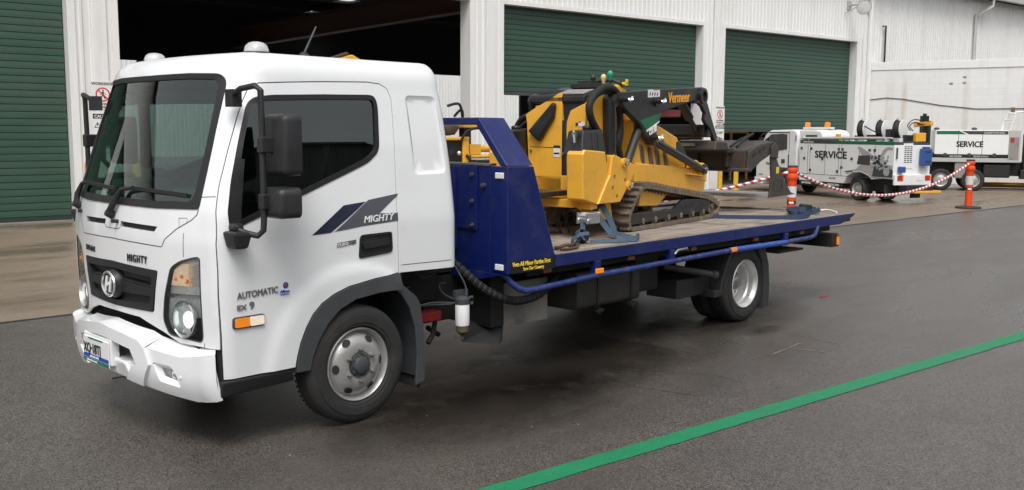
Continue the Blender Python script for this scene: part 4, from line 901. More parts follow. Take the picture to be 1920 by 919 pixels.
# mirrors
def mirror(far):
    F = flip if far else (lambda m: m)
    a = MB(); a.tube([(-.79, .10, 2.09), (-.80, -.02, 2.13), (-.775, -.13, 2.145), (-.755, -.155, 2.12), (-.752, -.155, 1.9), (-.752, -.155, 1.4), (-.757, -.153, 1.33), (-.78, -.13, 1.30), (-.83, -.09, 1.315), (-.86, -.03, 1.34)], .018, 10)
    a.box(-.815, -.75, .05, .13, 2.03, 2.13); ao = F(a).build('mirror_arm', 'plastic', truck, bevel=.004)
    def shell(x0, x1, y0, y1, z0, z1, nm):
        m_ = MB(); o = rounded([(y0, z0), (y1, z0), (y1, z1), (y0, z1)], .045, 5); i_ = inset(o, .03); n = len(o)
        rings = [(x1, o), (x1-.02, o), (x0+.03, o), (x0+.008, inset(o, .012)), (x0, i_)]; vs = []
        for x_, l in rings: vs += [(x_, p[0], p[1]) for p in l]
        m_.add(vs, [(k*n+j, k*n+(j+1) % n, (k+1)*n+(j+1) % n, (k+1)*n+j) for k in range(4) for j in range(n)]+[tuple(range(n)), tuple(range(4*n, 5*n))])
        mo = F(m_).build(nm, 'plastic', ao, smooth=50)
        g = MB(); g.prism([(x1+.002, p[0], p[1]) for p in inset(o, .012)], (.003, 0, 0)); F(g).build('mirror_glass', 'chrome', ao, smooth=0)
    k_ = .14 if far else 0; shell(-.70+k_, -.585+k_, -.30+k_*.4, -.06+k_*.4, 1.64, 1.99, 'mirror_housing'); shell(-.74+k_, -.60+k_, -.31+k_*.4, -.08+k_*.4, 1.40, 1.575, 'wide_mirror_housing')
    F(MB().box(-.775, -.66+k_, -.185, -.13, 1.77, 1.86)).build('mirror_clamp', 'plastic', ao, smooth=0, bevel=.008); F(MB().box(-.775, -.68+k_, -.185, -.13, 1.45, 1.54)).build('mirror_clamp', 'plastic', ao, smooth=0, bevel=.008)
    l = MB(); l.hexa([(-.90, -.10, 1.225), (-.82, -.10, 1.225), (-.82, .02, 1.225), (-.90, .02, 1.225), (-.92, -.12, 1.325), (-.80, -.12, 1.325), (-.80, .03, 1.325), (-.92, .03, 1.325)]); l.box(-.88, -.82, -.06, .03, 1.32, 1.37)
    F(l).build('kerb_mirror', 'plastic', ao, smooth=0, bevel=.018)
mirror(False); mirror(True)
# roof lamps and aerial
for c in ((-.46, .36), (-.46, 2*YC-.36)):
    b = MB(); b.lathe([(.084, -.01), (.084, .024), (.078, .03)], (c[0], c[1], 2.345), (0, 0, 1), 24); bo_ = b.build('beacon', 'greyplastic', truck)
    b = MB(); b.lathe([(.076, 2.372), (.074, 2.39), (.064, 2.415), (.046, 2.43), (.02, 2.436), (0, 2.437)], (c[0], c[1], 0), (0, 0, 1), 20); b.build('beacon_lens', 'beaconlens', bo_)
a = MB(); a.lathe([(.045, 0), (.035, .03), (.018, .045), (0, .05)], (.085, .66, 2.375), (0, 0, 1), 16); ao = a.build('aerial', 'plastic', truck)
MB().tube([(.085, .66, 2.41), (.20, .68, 2.60)], [.008, .006], 8).build('aerial_whip', 'greyplastic', ao)
# wheels
def tyre(mb, x, y0, w, Rr=.3875):
    c = (x, y0, Rr)
    mb.lathe([(.238, .035), (.256, .014), (.258, .006), (.275, .004), (.277, .0), (.30, -.002), (.330, .0), (.332, .006), (.346, .008), (.362, .014), (.378, .028), (Rr-.002, .045), (Rr-.002, .068), (Rr-.012, .069), (Rr-.012, .077), (Rr, .078), (Rr, w/2-.006), (Rr-.012, w/2-.005), (Rr-.012, w/2+.005), (Rr, w/2+.006), (Rr, w-.078), (Rr-.012, w-.077), (Rr-.012, w-.069), (Rr-.002, w-.068), (Rr-.002, w-.045), (.376, w-.022), (.345, w), (.26, w-.01), (.238, w-.035)], c, (0, 1, 0), 72)
    for i in range(64):
        a = 2*math.pi*i/64; T = Matrix.Translation(c) @ Matrix.Rotation(a, 4, 'Y'); b = MB(T)
        for ya, yb in ((.018, .055), (w-.055, w-.018)): b.hexa([(.35, ya, -.006), (Rr-.016, ya+.008, -.006), (Rr-.003, yb, -.006), (.36, yb, -.006), (.35, ya, .006), (Rr-.016, ya+.008, .006), (Rr-.003, yb, .006), (.36, yb, .006)])
        mb.add(b.v, b.f)
def wheel_front(x, far):
    F = flip if far else (lambda m: m)
    t = MB(); tyre(t, x, .0, .205); to = F(t).build('wheel', 'tyre', truck, smooth=35)
    c = (x, 0, .3875); r = MB()
    r.lathe([(.24, .045), (.243, .022), (.236, .016), (.228, .024), (.222, .05), (.212, .062), (.205, .055), (.20, .045), (.185, .028), (.165, .013), (.14, .004), (.115, .0), (.09, .002), (.086, .012), (.0, .012)], c, (0, 1, 0), 60)
    ro = F(r).build('rim', 'rimgrey', to, smooth=40)
    hub = MB()
    for k in range(6):
        h = MB(); s_ = MB()
        a = R(60*k+2); d = Vector((math.cos(a), 0, math.sin(a))); u = Vector((-math.sin(a), 0, math.cos(a))); cc = Vector(c)+d*.178+Vector((0, .0225, 0)); nn = (Vector((0, -1, 0))+d*.72).normalized(); w_ = nn.cross(u)
        h.add([cc+nn*.004+u*(.031*math.cos(q))+w_*(.024*math.sin(q)) for q in [2*math.pi*i/20 for i in range(20)]], [tuple(range(20))])
        a = R(60*k+30); p = Vector(c)+Vector((math.cos(a)*.105, 0, math.sin(a)*.105)); s_.lathe([(.018, .003), (.018, -.003), (.013, -.005), (.013, -.018), (.007, -.02), (.007, -.027), (0, -.028)], p, (0, 1, 0), 8)
        F(h).build('hand_hole', 'seam', ro, smooth=0); F(s_).build('wheel_nut', 'steel', ro, smooth=30)
    hub.lathe([(.078, .011), (.076, -.004), (.06, -.008), (.052, -.028), (.04, -.034), (.0, -.036)], c, (0, 1, 0), 32); 
    for k in range(10): a = R(36*k); hub.cyl(Vector(c)+Vector((math.cos(a)*.066, -.004, math.sin(a)*.066)), Vector(c)+Vector((math.cos(a)*.066, -.014, math.sin(a)*.066)), .007, n=6)
    F(hub).build('hub', 'greyplastic', ro)
def wheel_rear(x, far):
    F = flip if far else (lambda m: m)
    t = MB(); tyre(t, x, .0, .2); to = F(t).build('wheel', 'tyre', truck, smooth=35); r = MB(); c = (x, 0, .3875)
    r.lathe([(.24, .045), (.245, .014), (.238, .008), (.23, .014), (.221, .035), (.214, .05), (.212, .095), (.201, .11), (.199, .165), (.190, .19), (.176, .20), (.12, .19), (.09, .185), (.088, .14), (.0, .14)], c, (0, 1, 0), 60); ro = F(r).build('rim', 'rimbright', to, smooth=22)
    for k in range(6):
        h = MB(); a = R(60*k+10); d = Vector((math.cos(a), 0, math.sin(a))); u = Vector((-math.sin(a), 0, math.cos(a))); cc = Vector(c)+d*.148+Vector((0, .189, 0)); h.add([cc+u*(.03*math.cos(q))+d*(.022*math.sin(q)) for q in [2*math.pi*i/20 for i in range(20)]], [tuple(range(20))])
        F(h).build('hand_hole', 'seam', ro, smooth=0)
    hb = MB(); hb.lathe([(.075, .185), (.072, .105), (.055, .09), (0, .088)], c, (0, 1, 0), 24)
    for k in range(6): a = R(60*k+40); hb.cyl(Vector(c)+Vector((math.cos(a)*.108, .19, math.sin(a)*.108)), Vector(c)+Vector((math.cos(a)*.108, .15, math.sin(a)*.108)), .016, n=6)
    F(hb).build('hub', 'steel', ro)
    t = MB(); tyre(t, x, .245, .2); F(t).build('wheel', 'tyre', truck, smooth=35)
for far in (False, True): wheel_front(.025, far); wheel_rear(4.822, far)
# ------------------------------------------------------------------ tow body: chassis, headboard, tray
W2 = 2*YC
ch = MB()
for y0 in (.62, 1.36): ch.box(-.6, 6.5, y0, y0+.09, .60, .82)
for x_ in (.9, 2.2, 3.4, 4.4, 5.6, 6.4): ch.box(x_, x_+.1, .7, 1.37, .62, .78)
ch.box(1.0, 6.6, .50, 1.56, .822, .90); ch.build('chassis_frame', 'black', truck, smooth=0)
e = MB(); e.box(-.4, .75, .55, 1.5, .45, .95); e.box(.55, 1.1, .45, 1.6, .62, .93); e.cyl((.7, 1.05, .6), (3.9, 1.05, .52), .06); e.build('engine_and_gearbox', 'black', truck, smooth=0, bevel=.02)
e = MB(); e.cyl((4.822, .42, .3875), (4.822, 1.64, .3875), .07); e.sphere((4.822, 1.03, .39), .2, .17, .19); e.build('rear_axle', 'black', truck)
MB().cyl((.025, .2, .33), (.025, W2-.2, .33), .05).build('front_axle', 'black', truck)
for y_ in (.60, 1.40): e = MB(); e.ribbon([(4.1, y_, .62), (4.5, y_, .50), (4.82, y_, .47), (5.2, y_, .50), (5.5, y_, .62)], (0, .035, 0), .05); e.build('leaf_spring', 'black', truck)
hb = MB()   # headboard: lower cabinet both sides of the truck, window hoop above
for f in (lambda y: y, lambda y: W2-y):
    hb.prism([(1.275, f(-.11), .86), (1.79, f(-.11), .86), (1.80, f(-.11), .955), (1.55, f(-.11), 1.642), (1.275, f(-.11), 1.645)], (0, f(.07)-f(-.11), 0))
    hb.prism([(1.275, f(-.105), 1.647), (1.275, f(.20), 1.998), (1.275, f(.222), 1.944), (1.275, f(-.03), 1.647)], (.275, 0, 0))
hb.box(1.275, 1.55, .2, W2-.2, 1.944, 1.998)
hb.box(1.278, 1.33, .07, W2-.07, .84, 1.645)
hb.prism([(1.275, -.10, .858), (1.275, W2+.10, .858), (1.275, W2-.2, .79), (1.275, .2, .79)], (.30, 0, 0))
ho = hb.build('headboard', 'blue', truck, smooth=0, bevel=.007)
f = MB(); f.box(1.262, 1.2765, .30, .44, 1.165, 1.64); f.box(1.24, 1.2765, .42, .60, 1.0, 1.64); f.box(1.262, 1.2765, .20, .30, 1.16, 1.64); f.build('headboard_channel', 'blue', ho, smooth=0, bevel=.006)
f = MB(); f.box(1.272, 1.34, .07, W2-.07, 1.646, 1.662); f.build('capping_strip', 'steel', ho, smooth=0)
for y_, z_ in ((.245, 1.575), (.245, 1.38), (.245, 1.20), (.13, 1.50)): bt = MB(); bt.cyl((1.276, y_, z_), (1.245, y_, z_), .018, n=8); bt.cyl((1.26, y_, z_), (1.235, y_, z_), .01, n=6); bt.build('bolt', 'greyplastic', ho)
for z_ in (1.555, .885):
    f = MB(); f.box(1.262, 1.2745, -.075, .01, z_, z_+.045); f.build('white_reflector', 'signwhite', ho, smooth=0, bevel=.006)
st = MB(); st.box(1.315, 1.785, -.1135, -.111, .862, .952); so_ = st.build('sticker', 'stickerblack', ho, smooth=0)
lettering('sticker_lettering', 'Vote All Minor Parties First', .0465, (1.322, -.1142, .912), (1, 0, 0), (0, 0, 1), 'letteryellow', so_, sx=.80, bold=.001)
lettering('sticker_lettering', 'Save Our Country', .034, (1.55, -.1142, .876), (1, 0, 0), (0, 0, 1), 'letteryellow', so_, sx=.9, align='CENTER', bold=.0007)
# tray: boards, side rails, tail
X0, X1 = 1.60, 6.95
tr_ = MB(); tr_.box(1.36, 6.98, -.06, W2+.06, .915, .958); to_ = tr_.build('tray_floor', 'deck', truck, smooth=0)
for f in (lambda y: y, lambda y: W2-y):
    s = MB(); s.prism([(1.795, f(-.12), .868), (6.62, f(-.12), .880), (6.93, f(-.12), .955), (6.97, f(-.12), .985), (1.80, f(-.12), .962)], (0, f(-.06)-f(-.12), 0)); so_ = s.build('side_rail', 'blue', truck, smooth=0, bevel=.006)
    s = MB(); s.prism([(1.80, f(-.121), .9635), (6.90, f(-.121), .986), (6.90, f(-.100), .9865), (1.80, f(-.100), .964)], (0, 0, .003)); s.build('worn_edge', 'brightsteel', so_, smooth=0)
    s = MB(); s.prism([(6.66, f(-.1225), .89), (6.93, f(-.1225), .957), (6.97, f(-.1225), .984), (6.74, f(-.1225), .96)], (0, f(-.12)-f(-.1225), 0)); s.build('tail_corner', 'darksteel', so_, smooth=0)
    r = MB(); r.tube([(1.31, f(-.03), .86), (1.36, f(-.07), .785), (1.40, f(-.10), .745), (1.46, f(-.12), .722), (1.56, f(-.125), .722), (2.3, f(-.125), .752), (4.2, f(-.125), .782), (4.30, f(-.125), .784)], .024, 10)
    r.build('tie_rail', 'bluerail', truck)
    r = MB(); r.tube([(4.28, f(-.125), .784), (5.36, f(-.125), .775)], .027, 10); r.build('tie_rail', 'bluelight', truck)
    r = MB(); r.tube([(5.36, f(-.125), .776), (5.90, f(-.125), .786), (6.0, f(-.12), .80), (6.08, f(-.11), .885)], .024, 10); r.build('tie_rail', 'bluerail', truck)
    for x_ in (2.26, 3.30, 5.33):
        p = MB(); p.box(x_, x_+.07, min(f(-.135), f(-.075)), max(f(-.135), f(-.075)), .745, .872); p.build('rail_post', 'blue', truck, smooth=0, bevel=.006)
    for x_ in (2.24, 4.27):
        p = MB(); p.box(x_+.01, x_+.105, min(f(-.154), f(-.135)), max(f(-.154), f(-.135)), .768, .81); p.build('marker_lamp', 'amber', truck, smooth=0, bevel=.006)
    for x_ in (1.72, 2.78, 3.72, 4.83, 5.78):
        p = MB(); p.box(x_, x_+.085, min(f(-.07), f(-.045)), max(f(-.07), f(-.045)), .822, .858); p.build('small_marker', 'reddull', truck, smooth=0, bevel=.006)
    p = MB(); p.tube([(3.36, f(-.13), .83), (3.40, f(-.14), .862), (3.54, f(-.14), .866), (3.56, f(-.13), .85)], .012, 6); p.build('hook', 'steel', truck)
    u = MB(); u.box(1.6, 6.6, min(f(.0), f(.10)), max(f(.0), f(.10)), .80, .912); u.build('tray_bearer', 'black', truck, smooth=0)
tl = MB(); tl.prism([(6.98, -.06, .958), (6.98, -.06, .89), (6.62, -.06, .88), (6.62, -.06, .915)], (0, W2+.12, 0)); tl.build('tail_plate', 'darksteel', truck, smooth=0)
# rear underrun bar and lamps
u = MB(); u.box(6.45, 6.62, -.10, W2+.10, .63, .775); u.box(6.2, 6.46, .6, .72, .6, .8); u.box(6.2, 6.46, 1.36, 1.48, .6, .8); uo = u.build('underrun_bar', 'black', truck, smooth=0)
for y0 in (-.118, W2+.102):
    f = MB(); f.box(6.56, 6.61, y0, y0+.016, .65, .74); f.build('marker_lamp', 'amber', uo, smooth=0, bevel=.005)
    f = MB(); f.box(6.57, 6.62, y0, y0+.016, .742, .77); f.build('marker_lamp', 'reddull', uo, smooth=0, bevel=.005)
g = MB(); g.box(5.42, 5.95, -.02, .5, .64, .66); g.build('tool_tray', 'black', truck, smooth=0)
# rear mudguards and flaps
for F in (lambda m: m, flip):
    a = MB(); pr = [(4.34, .33), (4.36, .45), (4.42, .58), (4.50, .70), (4.60, .79)]; pi_ = [(4.31, .33), (4.33, .46), (4.395, .595), (4.48, .72), (4.585, .815)]
    V = []; 
    for (x0, z0), (x1, z1) in zip(pi_, pr): V += [(x0, -.02, z0), (x0, .45, z0), (x1, .45, z1), (x1, -.02, z1)]
    a.add(V, [(4*i+j, 4*i+(j+1) % 4, 4*i+4+(j+1) % 4, 4*i+4+j) for i in range(4) for j in range(4)]+[(3, 2, 1, 0), (16, 17, 18, 19)])
    a.box(4.20, 4.345, -.025, .42, .32, .385); a.box(3.75, 4.30, .1, .45, .345, .52); go_ = F(a).build('rear_mudguard', 'plastic', truck, smooth=35, bevel=.008)
    a = MB(); a.cyl((3.66, .2, .66), (4.2, -.02, .545), .032); a.cyl((4.17, -.01, .55), (4.215, -.03, .54), .042); F(a).build('guard_arm', 'darksteel', go_)
    a = MB(); a.prism([(5.0, -.02, .80), (5.14, -.02, .73), (5.22, -.02, .55), (5.245, -.02, .35), (5.24, -.02, .12), (5.12, -.02, .10), (5.13, -.02, .4), (5.09, -.02, .6), (4.95, -.02, .78)], (0, .46, 0)); F(a).build('rear_mud_flap', 'rubber', truck, smooth=0)
# fuel tank, grey box plate, angled deflector, hose, fuel filter, pipes, red lamp housing
t = MB(); o = rounded([(.06, .435), (.5, .435), (.5, .76), (.06, .76)], .05); t.pyz(o, 2.27, 3.12); tk = t.build('fuel_tank', 'darksteel', truck, smooth=40, bevel=.008)
for x_ in (2.52, 2.98): s = MB(); s.pyz(rounded([(.05, .425), (.52, .425), (.52, .775), (.05, .775)], .055), x_, x_+.028); s.cyl((x_+.014, .04, .44), (x_+.014, .04, .38), .008); s.box(x_-.03, x_+.06, .03, .06, .40, .425); s.build('tank_strap', 'black', tk, smooth=0)
t = MB(); t.box(3.2, 3.6, .2, .6, .45, .8); t.build('air_tank_box', 'black', truck, smooth=0, bevel=.03)
t = MB(); t.box(1.56, 2.06, .20, .23, .385, .73); t.build('dust_shield', 'dustgrey', truck, smooth=0, bevel=.004)
t = MB(); t.box(1.42, 1.56, .21, .8, .40, .80); t.hexa([(1.20, .30, .31), (1.46, .16, .27), (1.52, .18, .285), (1.24, .34, .325), (1.44, .5, .47), (1.60, .25, .42), (1.61, .27, .43), (1.46, .55, .49)]); t.box(1.0, 1.45, .5, .9, .45, .8); t.build('battery_box', 'black', truck, smooth=0)
hs_ = MB(); hp = [(.93, .34, 1.12), (.985, .22, .99), (1.07, .12, .87), (1.20, .07, .75), (1.38, .04, .655), (1.58, .05, .612), (1.82, .08, .628), (2.08, .16, .70), (2.25, .25, .80)]
def catmull(P, k=10):
    P = [Vector(p) for p in P]; o = []
    for i in range(len(P)-1):
        a, b, c, d = P[max(i-1, 0)], P[i], P[i+1], P[min(i+2, len(P)-1)]
        for j in range(k): t_ = j/k; o.append(.5*((2*b)+(c-a)*t_+(2*a-5*b+4*c-d)*t_*t_+(3*b-a-3*c+d)*t_**3))
    return o+[P[-1]]
hc = catmull(hp, 16); hs_.tube(hc, [.034 if i % 4 < 3 else .027 for i in range(len(hc))], 10); hs_.build('corrugated_hose', 'hose', truck, smooth=25)
ff = MB(); c = (.985, .06); ff.lathe([(.036, .50), (.05, .505), (.052, .52), (.052, .655), (.048, .665)], (c[0], c[1], 0), (0, 0, 1), 24); fo = ff.build('fuel_filter', 'signwhite', truck)
f = MB(); f.lathe([(0, .43), (.012, .43), (.03, .445), (.046, .46), (.046, .502)], (c[0], c[1], 0), (0, 0, 1), 20); f.cyl((c[0], c[1], .40), (c[0], c[1], .435), .01); f.build('filter_bowl', mat('olive_filter_bowl', (.10, .085, .045), .35), fo)
f = MB(); f.lathe([(.054, .662), (.056, .70), (.03, .72), (.0, .72)], (c[0], c[1], 0), (0, 0, 1), 20); f.box(.93, 1.02, .07, .10, .69, .76); f.tube([(1.03, .06, .695), (1.08, .06, .70), (1.10, .08, .66), (1.06, .04, .66)], .012); f.cyl((c[0]+.02, c[1]-.02, .69), (c[0]+.02, c[1]-.02, .77), .013); f.build('filter_head', 'greyplastic', fo)
for l in ([(c[0]+.02, .04, .77), (1.0, .06, .82), (.97, .12, .93)], [(.93, .1, .70), (.88, .15, .74), (.87, .18, .80), (.95, .2, .80)], [(.60, .12, .68), (.75, .12, .69), (.95, .08, .67)], [(.62, .2, .65), (.75, .2, .66), (.93, .1, .66)]): f = MB(); f.tube(catmull(l, 5), .006, 6); f.build('fuel_pipe', 'greyplastic', truck)
for l in ([(.62, .3, .92), (.62, .3, .78), (.70, .3, .79)], [(.70, .25, .90), (.78, .25, .85), (.86, .25, .86)], [(.80, .25, .94), (.82, .25, .885), (.92, .25, .895), (.91, .25, .95)]): f = MB(); f.tube(l, .008, 6); f.build('cab_bracket', 'greyplastic', truck)
r = MB(); r.box(.66, 1.02, .32, .42, .50, .575); r.build('red_bracket', 'red', truck, smooth=0, bevel=.01)
r = MB(); r.lathe([(0, .30), (.05, .31), (.06, .36), (.055, .43)], (.72, .34, 0), (0, 0, 1), 18); r.build('oil_filter', 'steel', truck)
r = MB(); r.tube([(1.04, .42, .47), (.96, .35, .40), (.90, .34, .34)], .02); r.tube([(.95, .4, .44), (1.1, .45, .36)], .02); r.build('steering_linkage', 'black', truck)
# ------------------------------------------------------------------ tracked mini loader on the tray
TM = Matrix.Translation((3.54, .505, 0)) @ Matrix.Rotation(R(8.2), 4, 'Z')     # x forward (towards the tail), y across, z up
mw = lambda x, y, z: TM @ Vector((x, y, z))
ld = thing('track_loader', 'yellow and black tracked mini loader chained on the blue tilt tray', 'loader', mw(.7, .5, .96))
LW = 1.06
def side_of(far): return (lambda y: LW-y) if far else (lambda y: y)
def lb(): return MB(TM)
TR = [(.08, .966), (1.78, .966), (1.95, .982), (2.03, 1.03), (2.045, 1.09), (1.98, 1.14), (1.77, 1.21), (1.36, 1.265), (.87, 1.325), (.52, 1.375), (.36, 1.392), (.27, 1.387), (.19, 1.347), (.13, 1.29), (.07, 1.22), (.0, 1.13), (-.015, 1.06), (.01, 1.0), (.045, .974)]
def track(far):
    Y = side_of(far); y0, y1 = 0., .25; cl = [Vector(p) for p in TR]; per = []
    n = len(cl)
    for i in range(n):
        a, b = cl[i], cl[(i+1) % n]; k = max(1, int((b-a).length/.0365+.5)); per += [a.lerp(b, j/k) for j in range(k)]
    cen = sum(per, Vector((0, 0)))/len(per); m = len(per); mb = lb(); V = []; TK_ = .035
    nrm = []
    for i in range(m):
        t = (per[(i+1) % m]-per[i-1]).normalized(); nn = Vector((t.y, -t.x)); nn = nn if nn.dot(per[i]-cen) > 0 or True else -nn; nrm.append(nn)
    if sum(nrm[i].dot(per[i]-cen) for i in range(m)) < 0: nrm = [-q for q in nrm]
    for i in range(m):
        p, q = per[i], per[i]-nrm[i]*TK_; V += [(p.x, Y(y0), p.y), (p.x, Y(y1), p.y), (q.x, Y(y1), q.y), (q.x, Y(y0), q.y)]
    mb.add(V, [(4*i+j, 4*i+(j+1) % 4, 4*((i+1) % m)+(j+1) % 4, 4*((i+1) % m)+j) for i in range(m) for j in range(4)])
    for i in range(0, m-1, 2):     # tread bars and inner lugs
        p, nn = per[i], nrm[i]; t = Vector((nn.y, -nn.x)); h = .03 if p.y > .99 else .006
        for ya, yb, sh in ((y0-.004, .10, 0), (.12, y1, .012)):
            P = [p-t*.014+t*sh, p+t*.014+t*sh]; o = [P[0], P[1], P[1]+nn*h-t*.004, P[0]+nn*h+t*.004]
            mb.hexa([(o[0].x, Y(ya), o[0].y), (o[1].x, Y(ya), o[1].y), (o[1].x, Y(yb), o[1].y), (o[0].x, Y(yb), o[0].y), (o[3].x, Y(ya), o[3].y), (o[2].x, Y(ya), o[2].y), (o[2].x, Y(yb), o[2].y), (o[3].x, Y(yb), o[3].y)])
        q = p-nn*TK_; o = [q-t*.013, q+t*.013, q+t*.008-nn*.03, q-t*.008-nn*.03]
        mb.hexa([(o[0].x, Y(.07), o[0].y), (o[1].x, Y(.07), o[1].y), (o[1].x, Y(.14), o[1].y), (o[0].x, Y(.14), o[0].y), (o[3].x, Y(.07), o[3].y), (o[2].x, Y(.07), o[2].y), (o[2].x, Y(.14), o[2].y), (o[3].x, Y(.14), o[3].y)])
    to = mb.build('track', 'mud', ld, smooth=0)
    f = lb(); f.prism([(.02, Y(.015), 1.05), (.06, Y(.015), 1.02), (1.74, Y(.015), 1.055), (1.80, Y(.015), 1.075), (1.80, Y(.015), 1.165), (1.72, Y(.015), 1.185), (1.15, Y(.015), 1.205), (.95, Y(.015), 1.12), (.05, Y(.015), 1.13), (.0, Y(.015), 1.10)], (0, Y(.05)-Y(.015), 0)); fo = f.build('track_frame', 'machblack', to, smooth=0, bevel=.008)
    for k in range(4): f = lb(); f.prism([(1.12+.085*k, Y(.0125), 1.148), (1.165+.085*k, Y(.0125), 1.146), (1.165+.085*k, Y(.0125), 1.108), (1.12+.085*k, Y(.0125), 1.11)], (0, Y(.0155)-Y(.0125), 0)); f.build('frame_slot', 'seam', fo, smooth=0)
    f = lb(); f.prism([(1.45, Y(.0125), 1.11), (1.56, Y(.0125), 1.118), (1.6, Y(.0125), 1.07), (1.47, Y(.0125), 1.066)], (0, Y(.0155)-Y(.0125), 0)); f.build('frame_slot', 'seam', fo, smooth=0)
    for x_, z_, r_ in ((.30, 1.045, .055), (.56, 1.045, .055), (.84, 1.045, .055), (1.12, 1.045, .055), (1.40, 1.045, .055), (1.66, 1.045, .055), (1.88, 1.10, .085)): f = lb(); f.cyl((x_, Y(.03), z_), (x_, Y(.22), z_), r_, n=20); f.cyl((x_, Y(.01), z_), (x_, Y(.04), z_), .03, n=12); f.build('track_roller', 'mud', to)
    s = lb(); s.cyl((.25, Y(.06), 1.285), (.25, Y(.2), 1.285), .06, n=24)
    for k in range(11): a = 2*math.pi*k/11; s.cyl((.25+.068*math.cos(a), Y(.07), 1.285+.068*math.sin(a)), (.25+.068*math.cos(a), Y(.17), 1.285+.068*math.sin(a)), .014, n=8)
    for k in range(6): a = 2*math.pi*k/6; s.cyl((.25+.035*math.cos(a), Y(.045), 1.285+.035*math.sin(a)), (.25+.035*math.cos(a), Y(.065), 1.285+.035*math.sin(a)), .009, n=6)
    s.build('drive_sprocket', 'mud', to)
track(False); track(True)
# body
b = lb(); b.pxz([(-.5, 1.22), (1.78, 1.16), (1.88, 1.30), (1.87, 1.43), (1.3, 1.5), (-.5, 1.5)], .26, LW-.26)
b.pxz([(.28, 1.415), (1.75, 1.245), (1.86, 1.285), (1.875, 1.43), (1.50, 1.52), (.9, 1.56), (.3, 1.60)], .10, LW-.10)
b.pxz([(.34, 1.35), (.95, 1.275), (.72, 1.16), (.34, 1.18)], .08, .26); b.pxz([(.34, 1.35), (.95, 1.275), (.72, 1.16), (.34, 1.18)], LW-.26, LW-.08)
b.pxz([(-.5, 1.25), (1.3, 1.25), (1.3, 1.9), (.55, 2.05), (-.10, 2.15), (-.47, 2.14)], .3, LW-.3)
b.build('body', 'yellow', ld, smooth=0, bevel=.012)
hd_ = lb(); hd_.pxz([(.30, 1.56), (1.52, 1.44), (1.36, 1.74), (1.25, 1.845), (.74, 1.99), (.30, 2.02)], .145, LW-.145); ho_ = hd_.build('hood', 'yellow', ld, smooth=0, bevel=.02)
nz = lb(); nz.pxz([(1.225, 1.80), (1.30, 1.81), (1.42, 1.72), (1.545, 1.60), (1.54, 1.55), (1.30, 1.60), (1.23, 1.68)], .138, LW-.138); nz.build('hood_nose', 'machblack', ld, smooth=0, bevel=.015)
for xt, zt, xb_, zb in ((.455, 1.792, .520, 1.578), (.625, 1.765, .695, 1.552), (.735, 1.885, .850, 1.532), (.915, 1.835, 1.035, 1.512)):
    o = rounded([(xb_-.052, zb+.02), (xb_+.045, zb), (xt+.05, zt-.03), (xt-.04, zt)], .043, 5)
    for ya in (.1425, LW-.1455): v = lb(); v.pxz(o, ya, ya+.003); v.build('hood_vent', 'perf', ho_, smooth=0)
sk = lb(); sk.pxz([(1.50, 1.42), (1.88, 1.36), (1.88, 1.50), (1.62, 1.60), (1.50, 1.60)], .09, .16); sk.pxz([(1.36, 1.455), (1.74, 1.42), (1.74, 1.432), (1.36, 1.467)], .04, .14)
sk.cyl((1.70, .05, 1.50), (1.70, .11, 1.50), .07, n=16); sk.build('link_bracket', 'yellow', ld, smooth=0, bevel=.006)
# operator end: two upright side plates, thigh pads, perforated centre, console
def rear_sheet(name, m, poly, lx, t=.02, d=0., bev=.006, parent=None):
    q = lb(); q.prism([(lx+.2-d, a+.132, z) for a, z in poly], (t, 0, 0)); return q.build(name, m, parent or ld, smooth=0, bevel=bev)
rear_sheet('rear_panel', 'yellow', [(.31, 1.36), (.665, 1.365), (.70, 1.98), (.715, 2.05), (.66, 2.085), (.36, 2.235), (.31, 2.25)], -.70, .03)
rear_sheet('rear_panel', 'yellow', [(.02, 1.40), (.25, 1.40), (.262, 1.90), (.258, 1.99), (.22, 2.085), (.15, 2.115), (.055, 2.155), (.02, 2.17)], -.70, .03)
rear_sheet('panel_seam', 'seam', [(.315, 1.745), (.66, 1.752), (.66, 1.758), (.315, 1.751)], -.7015, .004, bev=0)
rear_sheet('vent_screen', 'perfdark', [(.25, 1.385), (.315, 1.385), (.32, 2.0), (.245, 2.0)], -.695, .02, bev=0)
rear_sheet('console_panel', 'machblack', [(.075, 1.98), (.325, 1.97), (.325, 2.17), (.32, 2.225), (.075, 2.20)], -.675, .25, bev=.02)
pad = [(.665, 1.90), (.535, 1.80), (.40, 1.95), (.375, 2.10), (.36, 2.145), (.40, 2.165)]
rear_sheet('thigh_pad', 'machblack', [(.385, 2.165), (.36, 2.14), (.375, 2.03), (.535, 1.80), (.655, 1.90)], -.702, .06, .055, bev=.02)
lbl = rear_sheet('warning_label', 'signwhite', [(.325, 1.665), (.395, 1.665), (.395, 1.745), (.325, 1.745)], -.704, .003, bev=0)
rear_sheet('label_print', 'signblack', [(.33, 1.69), (.39, 1.69), (.39, 1.705), (.33, 1.705)], -.706, .002, bev=0, parent=lbl)
rear_sheet('label_print', 'signblack', [(.325, 1.748), (.395, 1.748), (.395, 1.77), (.325, 1.77)], -.7045, .003, bev=0, parent=lbl)
l2 = rear_sheet('warning_label', 'signwhite', [(.065, 1.945), (.13, 1.945), (.13, 1.985), (.065, 1.985)], -.704, .003, bev=0)
rear_sheet('label_print', 'signred', [(.10, 1.978), (.13, 1.978), (.13, 1.988), (.10, 1.988)], -.706, .002, bev=0, parent=l2)
rear_sheet('label_print', 'signblack', [(.135, 1.95), (.16, 1.95), (.16, 1.975), (.135, 1.975)], -.706, .003, bev=0, parent=l2)
q = lb()
